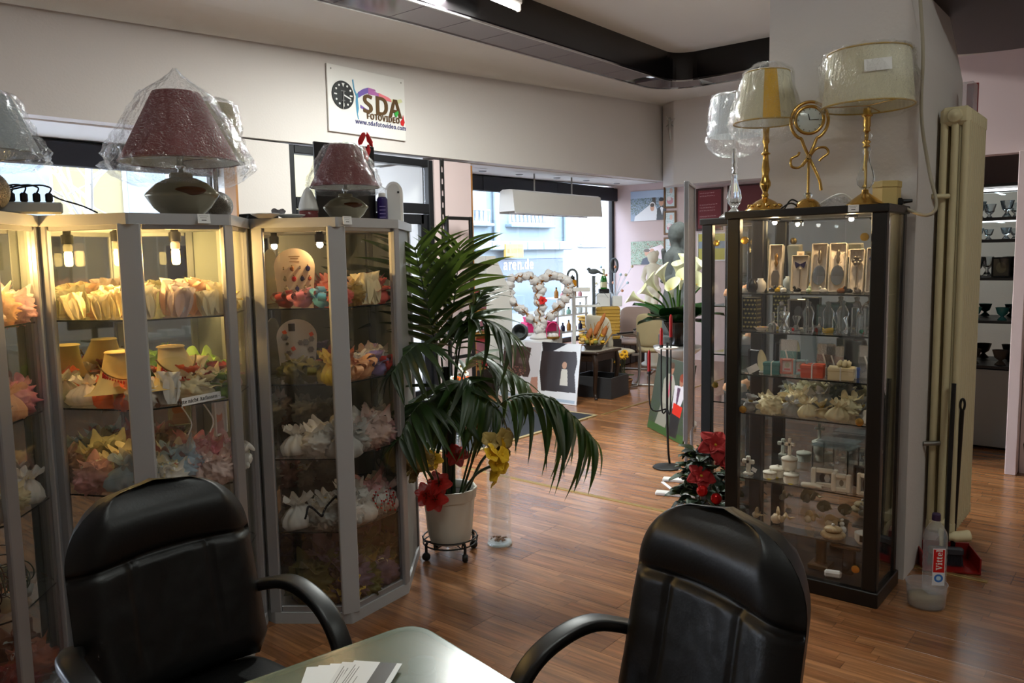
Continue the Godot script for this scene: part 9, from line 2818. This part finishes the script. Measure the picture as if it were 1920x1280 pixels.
	framed("white_photo_frame", "white upright frame half hidden by the right post, fifth shelf", "picture frame", Vector3(X - 0.05, y5 + 0.05, -1.015), -PI / 2 - 0.25, 0.075, 0.10, silver_pic, pl, 0.018)
	framed("black_back_frame", "black backed frame leaning beside the glass casket", "picture frame", Vector3(X + 0.07, y5 + 0.05, -1.07), -PI / 2 - 0.5, 0.07, 0.10, ref("board_black"), blkg, 0.01)
	var hd = solo("plaster_hand", nets([[Vector3(0, .012, -.03), Vector3(0, .014, .02), .012, .012], [Vector3(0, .014, .02), Vector3(-.01, .012, .055), .008, .005], [Vector3(0, .016, .02), Vector3(.008, .016, .06), .008, .005]], 0.004, 0.008), pl, "white plaster feather lying before the wide white frame", "ornament", Vector3(X - 0.075, y5, -1.26))
	# sixth shelf: shells
	var y6 = 0.258
	var shell_m = mat("shell_cream", Color(0.76, 0.66, 0.50), 0.4)
	for q in [[-1.545, 0.02, 0.04, "small knobbed shell at the left end of the sixth shelf"], [-1.41, 0.0, 0.062, "big cream conch shell on the sixth shelf"], [-1.30, 0.12, 0.045, "brown branching coral shell at the back of the sixth shelf"], [-1.20, 0.12, 0.045, "round snail shell at the back of the sixth shelf"], [-1.02, 0.10, 0.045, "pale conch shell at the back right of the sixth shelf"]]:
		var o = thing("sea_shell", q[3], "shell", Vector3(X + q[1], y6, q[0]), 1.0 + q[0] * 4)
		var g = G.new()
		var R: float = q[2]
		g.surf(func(u, t):
			var th: float = u * TAU
			var a: float = t * TAU * 2.3
			var k: float = pow(t, 1.25)
			var c = Vector3(cos(a) * R * 0.42 * k, 0, sin(a) * R * 0.42 * k)
			var rr = R * (0.04 + 0.46 * k) * (1.0 + 0.06 * sin(a * 9.0))
			return Vector3(-R * 0.9 + R * 1.5 * t, R * 0.78, 0) + Vector3(0, c.x, c.z) + Vector3(sin(th) * rr * 0.5, cos(th) * rr * 0.8, sin(th) * rr * 0.7), 18, 60, true)
		part(o, "whorl", g, shell_m)
		part(o, "lip", gball(R * 0.42, 1.5), mat("shell_lip", Color(0.80, 0.72, 0.60), 0.3), Vector3(R * 0.62, R * 0.45, R * 0.1))
	var st = thing("shell_trinket_box", "round shell shaped trinket box with a pearl on its lid", "box", Vector3(X - 0.02, y6, -1.165))
	var sg = G.new()
	sg.lathe([Vector2(0, 0), Vector2(0.045, 0), Vector2(0.056, 0.012), Vector2(0.05, 0.022), Vector2(0.03, 0.026), Vector2(0, 0.026)], 60, Vector3.ZERO, 1, 1, 18, 0.05)
	part(st, "lower_shell", sg, shell_m)
	part(st, "gold_band", hoop(0.032, 0.03, 0.004), ref("old_gold"))
	sg = G.new()
	sg.lathe([Vector2(0.03, 0.033), Vector2(0.042, 0.036), Vector2(0.036, 0.046), Vector2(0.012, 0.054), Vector2(0, 0.055)], 60, Vector3.ZERO, 1, 1, 18, 0.05)
	part(st, "upper_shell", sg, shell_m)
	part(st, "pearl", gball(0.008, 0.0), whg, Vector3(0, 0.06, 0))
	var bn = thing("white_bunny_figurine", "white bunny figurine behind the shell trinket box", "figurine", Vector3(X + 0.06, y6, -1.145))
	for q in [[0, .018, 0, .018], [0.0, .045, -.004, .012], [-.004, .066, -.006, .006], [.004, .066, -.003, .006]]:
		part(bn, "body" if q[3] > 0.015 else "head" if q[3] > 0.01 else "ear", gball(q[3], 0.0), whg, Vector3(q[0], q[1], q[2]))
	var bw = thing("black_white_bowl", "black and white bowl beside the right post on the sixth shelf", "bowl", Vector3(X - 0.02, y6, -1.025))
	part(bw, "bowl", glathe([Vector2(0, 0), Vector2(0.03, 0), Vector2(0.042, 0.02), Vector2(0.042, 0.05), Vector2(0.038, 0.05), Vector2(0.036, 0.02), Vector2(0, 0.008)], 28), whg)
	for a in 4:
		part(bw, "black_patch", gbox(Vector3(-0.0425, 0.032, 0), Vector3(0.002, 0.03, 0.018), 0.0005), blkg, Vector3.ZERO, Vector3(0, a * 1.5, 0))
	# floor of the vitrine
	var cp = thing("gold_pedestal", "small brown gold column pedestal on the floor of black vitrine", "pedestal", Vector3(X + 0.05, 0.071, -1.24))
	part(cp, "foot", gbox(Vector3(0, 0.012, 0), Vector3(0.1, 0.024, 0.1), 0.004), mat("old_bronze", Color(0.32, 0.24, 0.15), 0.35, 0.6))
	part(cp, "column", glathe([Vector2(0.03, 0.024), Vector2(0.025, 0.034), Vector2(0.025, 0.13), Vector2(0.032, 0.145), Vector2(0, 0.146)], 18), ref("old_bronze"))
	var tp = thing("dark_plate_stand", "dark square plate stand beside the gold pedestal", "stand", Vector3(X + 0.05, 0.071, -1.11))
	part(tp, "column", gbox(Vector3(0, 0.07, 0), Vector3(0.05, 0.14, 0.05), 0.006), blkg)
	part(tp, "plate", gbox(Vector3(0, 0.148, 0), Vector3(0.14, 0.018, 0.14), 0.006), ref("old_bronze"))
	solo("white_soap_box", gbox(Vector3(0, 0.016, 0), Vector3(0.035, 0.032, 0.075), 0.008), ref("white_gloss"), "small white rounded box lying on the black vitrine floor", "box", Vector3(X - 0.04, 0.071, -1.155), 0.25)
	# narrower black vitrine
	for q in [[4.47, 1.301, -1.95, "bowl of cream blossoms on the top shelf of the narrower vitrine"], [4.47, 1.021, -1.93, "bowl of cream blossoms on the second shelf of the narrower vitrine"], [4.47, 0.741, -1.95, "bowl of cream blossoms on the third shelf of the narrower vitrine"]]:
		var o = thing("blossom_bowl", q[3], "bowl", Vector3(q[0], q[1], q[2]))
		part(o, "bowl", glathe([Vector2(0, 0), Vector2(0.05, 0), Vector2(0.08, 0.05), Vector2(0.076, 0.05), Vector2(0, 0.015)], 22), ref("pale_glass"))
		for i in 7:
			part(o, "blossom", gball(0.032, i + 1.0), colour(["cream", "peach", "greyish"][i % 3], 0.3), Vector3(cos(i * 1.1) * 0.05, 0.065 + 0.02 * (i % 2), sin(i * 1.1) * 0.05))

func hearts() -> Array:
	var o = []
	for r in 7:
		for c in 4:
			var x = 0.14 + c * 0.24 + 0.1 * (r % 2)
			var y = 0.08 + r * 0.135
			o.append(["e", x - 0.04, y, 0.05, 0.025, Color(0.72, 0.66, 0.42)])
			o.append(["e", x + 0.04, y, 0.05, 0.025, Color(0.72, 0.66, 0.42)])
			o.append(["p", [x - 0.085, y + 0.008, x + 0.085, y + 0.008, x, y + 0.055], Color(0.72, 0.66, 0.42)])
	return o

func lidded(nm: String, label: String, at: Vector3, w: float, h: float, m: Material):
	var o = thing(nm, label, "gift box", at, 0.2)
	part(o, "box", gbox(Vector3(0, h * 0.36, 0), Vector3(w * 0.75, h * 0.72, w), 0.002), m)
	part(o, "lid", gbox(Vector3(0, h * 0.84, 0), Vector3(w * 0.75 + 0.005, h * 0.30, w + 0.005), 0.003), m)
	part(o, "ribbon", gbox(Vector3(0, h * 0.5, 0), Vector3(w * 0.76 + 0.006, h * 1.0 + 0.002, 0.006), 0.001), ref("white_gloss"))

func cross(nm: String, label: String, at: Vector3, h: float, m: Material):
	var o = thing(nm, label, "figurine", at)
	part(o, "upright", gbox(Vector3(0, h * 0.5, 0), Vector3(0.016, h, 0.022), 0.004), m)
	part(o, "crossbar", gbox(Vector3(0, h * 0.7, 0), Vector3(0.016, 0.022, 0.062), 0.004), m)
	part(o, "base", gbox(Vector3(0, 0.006, 0), Vector3(0.03, 0.012, 0.045), 0.003), m)
	part(o, "tag", gbox(Vector3(-0.012, h * 0.45, 0.02), Vector3(0.002, 0.02, 0.026)), ref("white_paper"), Vector3.ZERO, Vector3(0.4, 0, 0))

# ---------------------------------------------------------------- what the mirrors show of the room behind
func build_behind():
	var W = Color(0.86, 0.85, 0.84)
	framed("dress_poster", "tall poster of a white wedding dress on the rear wall", "poster", Vector3(4.6, 1.75, 3.37), PI, 0.9, 1.2, painted(90, 120, Color(0.70, 0.70, 0.69), [["p", [0.25, 1, 0.38, 0.4, 0.42, 0.1, 0.6, 0.1, 0.64, 0.4, 0.8, 1], W], ["p", [0.4, 0.12, 0.5, 0.3, 0.6, 0.1, 0.56, 0.02, 0.44, 0.02], Color(0.32, 0.22, 0.18)], ["e", 0.5, 0.03, 0.08, 0.06, Color(0.70, 0.52, 0.42)]]), ref("white_gloss"), 0.02)
	framed("blue_poster", "poster of a dark haired woman before blue sky on the rear wall", "poster", Vector3(5.5, 1.55, 3.37), PI, 0.75, 0.6, painted(90, 72, Color(0.26, 0.30, 0.48), [["p", [0.35, 1, 0.4, 0.62, 0.66, 0.6, 0.72, 1], Color(0.12, 0.10, 0.14)], ["d", 0.38, 0.62, 0.3, 0.36, 3, 60, Color(0.8, 0.78, 0.75)], ["e", 0.53, 0.36, 0.1, 0.2, Color(0.66, 0.48, 0.40)], ["e", 0.53, 0.2, 0.13, 0.16, Color(0.16, 0.11, 0.1)]]), ref("white_gloss"), 0.02)
	framed("notice_board", "grey notice board with small prints on the rear wall", "board", Vector3(3.5, 1.6, 3.37), PI, 1.0, 0.9, painted(80, 72, Color(0.55, 0.56, 0.57), [["r", 0.1, 0.1, 0.2, 0.3, Color(0.3, 0.35, 0.4)], ["r", 0.36, 0.1, 0.25, 0.2, Color(0.7, 0.68, 0.62)], ["r", 0.7, 0.2, 0.2, 0.35, Color(0.25, 0.3, 0.32)], ["r", 0.15, 0.55, 0.3, 0.3, Color(0.4, 0.42, 0.45)]]), ref("steel"), 0.02)
	var o = thing("work_table", "grey work table with papers by the rear wall", "table", Vector3(4.2, 0, 2.6))
	part(o, "tabletop", gbox(Vector3(0, 0.74, 0), Vector3(2.4, 0.04, 0.8), 0.005), ref("grey_lacquer"))
	for x in [-1.1, 1.1]:
		for z in [-0.33, 0.33]:
			part(o, "leg", gbox(Vector3(x, 0.36, z), Vector3(0.05, 0.72, 0.05), 0.004), ref("steel"))
	var mn = thing("monitor", "black computer monitor on the rear work table", "monitor", Vector3(3.9, 0.76, 2.65), PI)
	part(mn, "panel", gbox(Vector3(0, 0.32, 0), Vector3(0.56, 0.36, 0.04), 0.01), ref("black_plastic"))
	part(mn, "stand", gbox(Vector3(0, 0.08, 0), Vector3(0.06, 0.16, 0.03), 0.004), ref("black_plastic"))
	part(mn, "foot", gbox(Vector3(0, 0.008, 0), Vector3(0.24, 0.016, 0.18), 0.004), ref("black_plastic"))
	for i in 3:
		solo("paper_stack", gbox(Vector3(0, 0.02 + 0.01 * i, 0), Vector3(0.21, 0.04 + 0.02 * i, 0.30), 0.002), ref("white_paper"), "%s stack of white paper on the rear work table" % ["thinnest", "middle", "thickest"][i], "papers", Vector3(4.45 + i * 0.3, 0.761, 2.6), 0.1 * i)
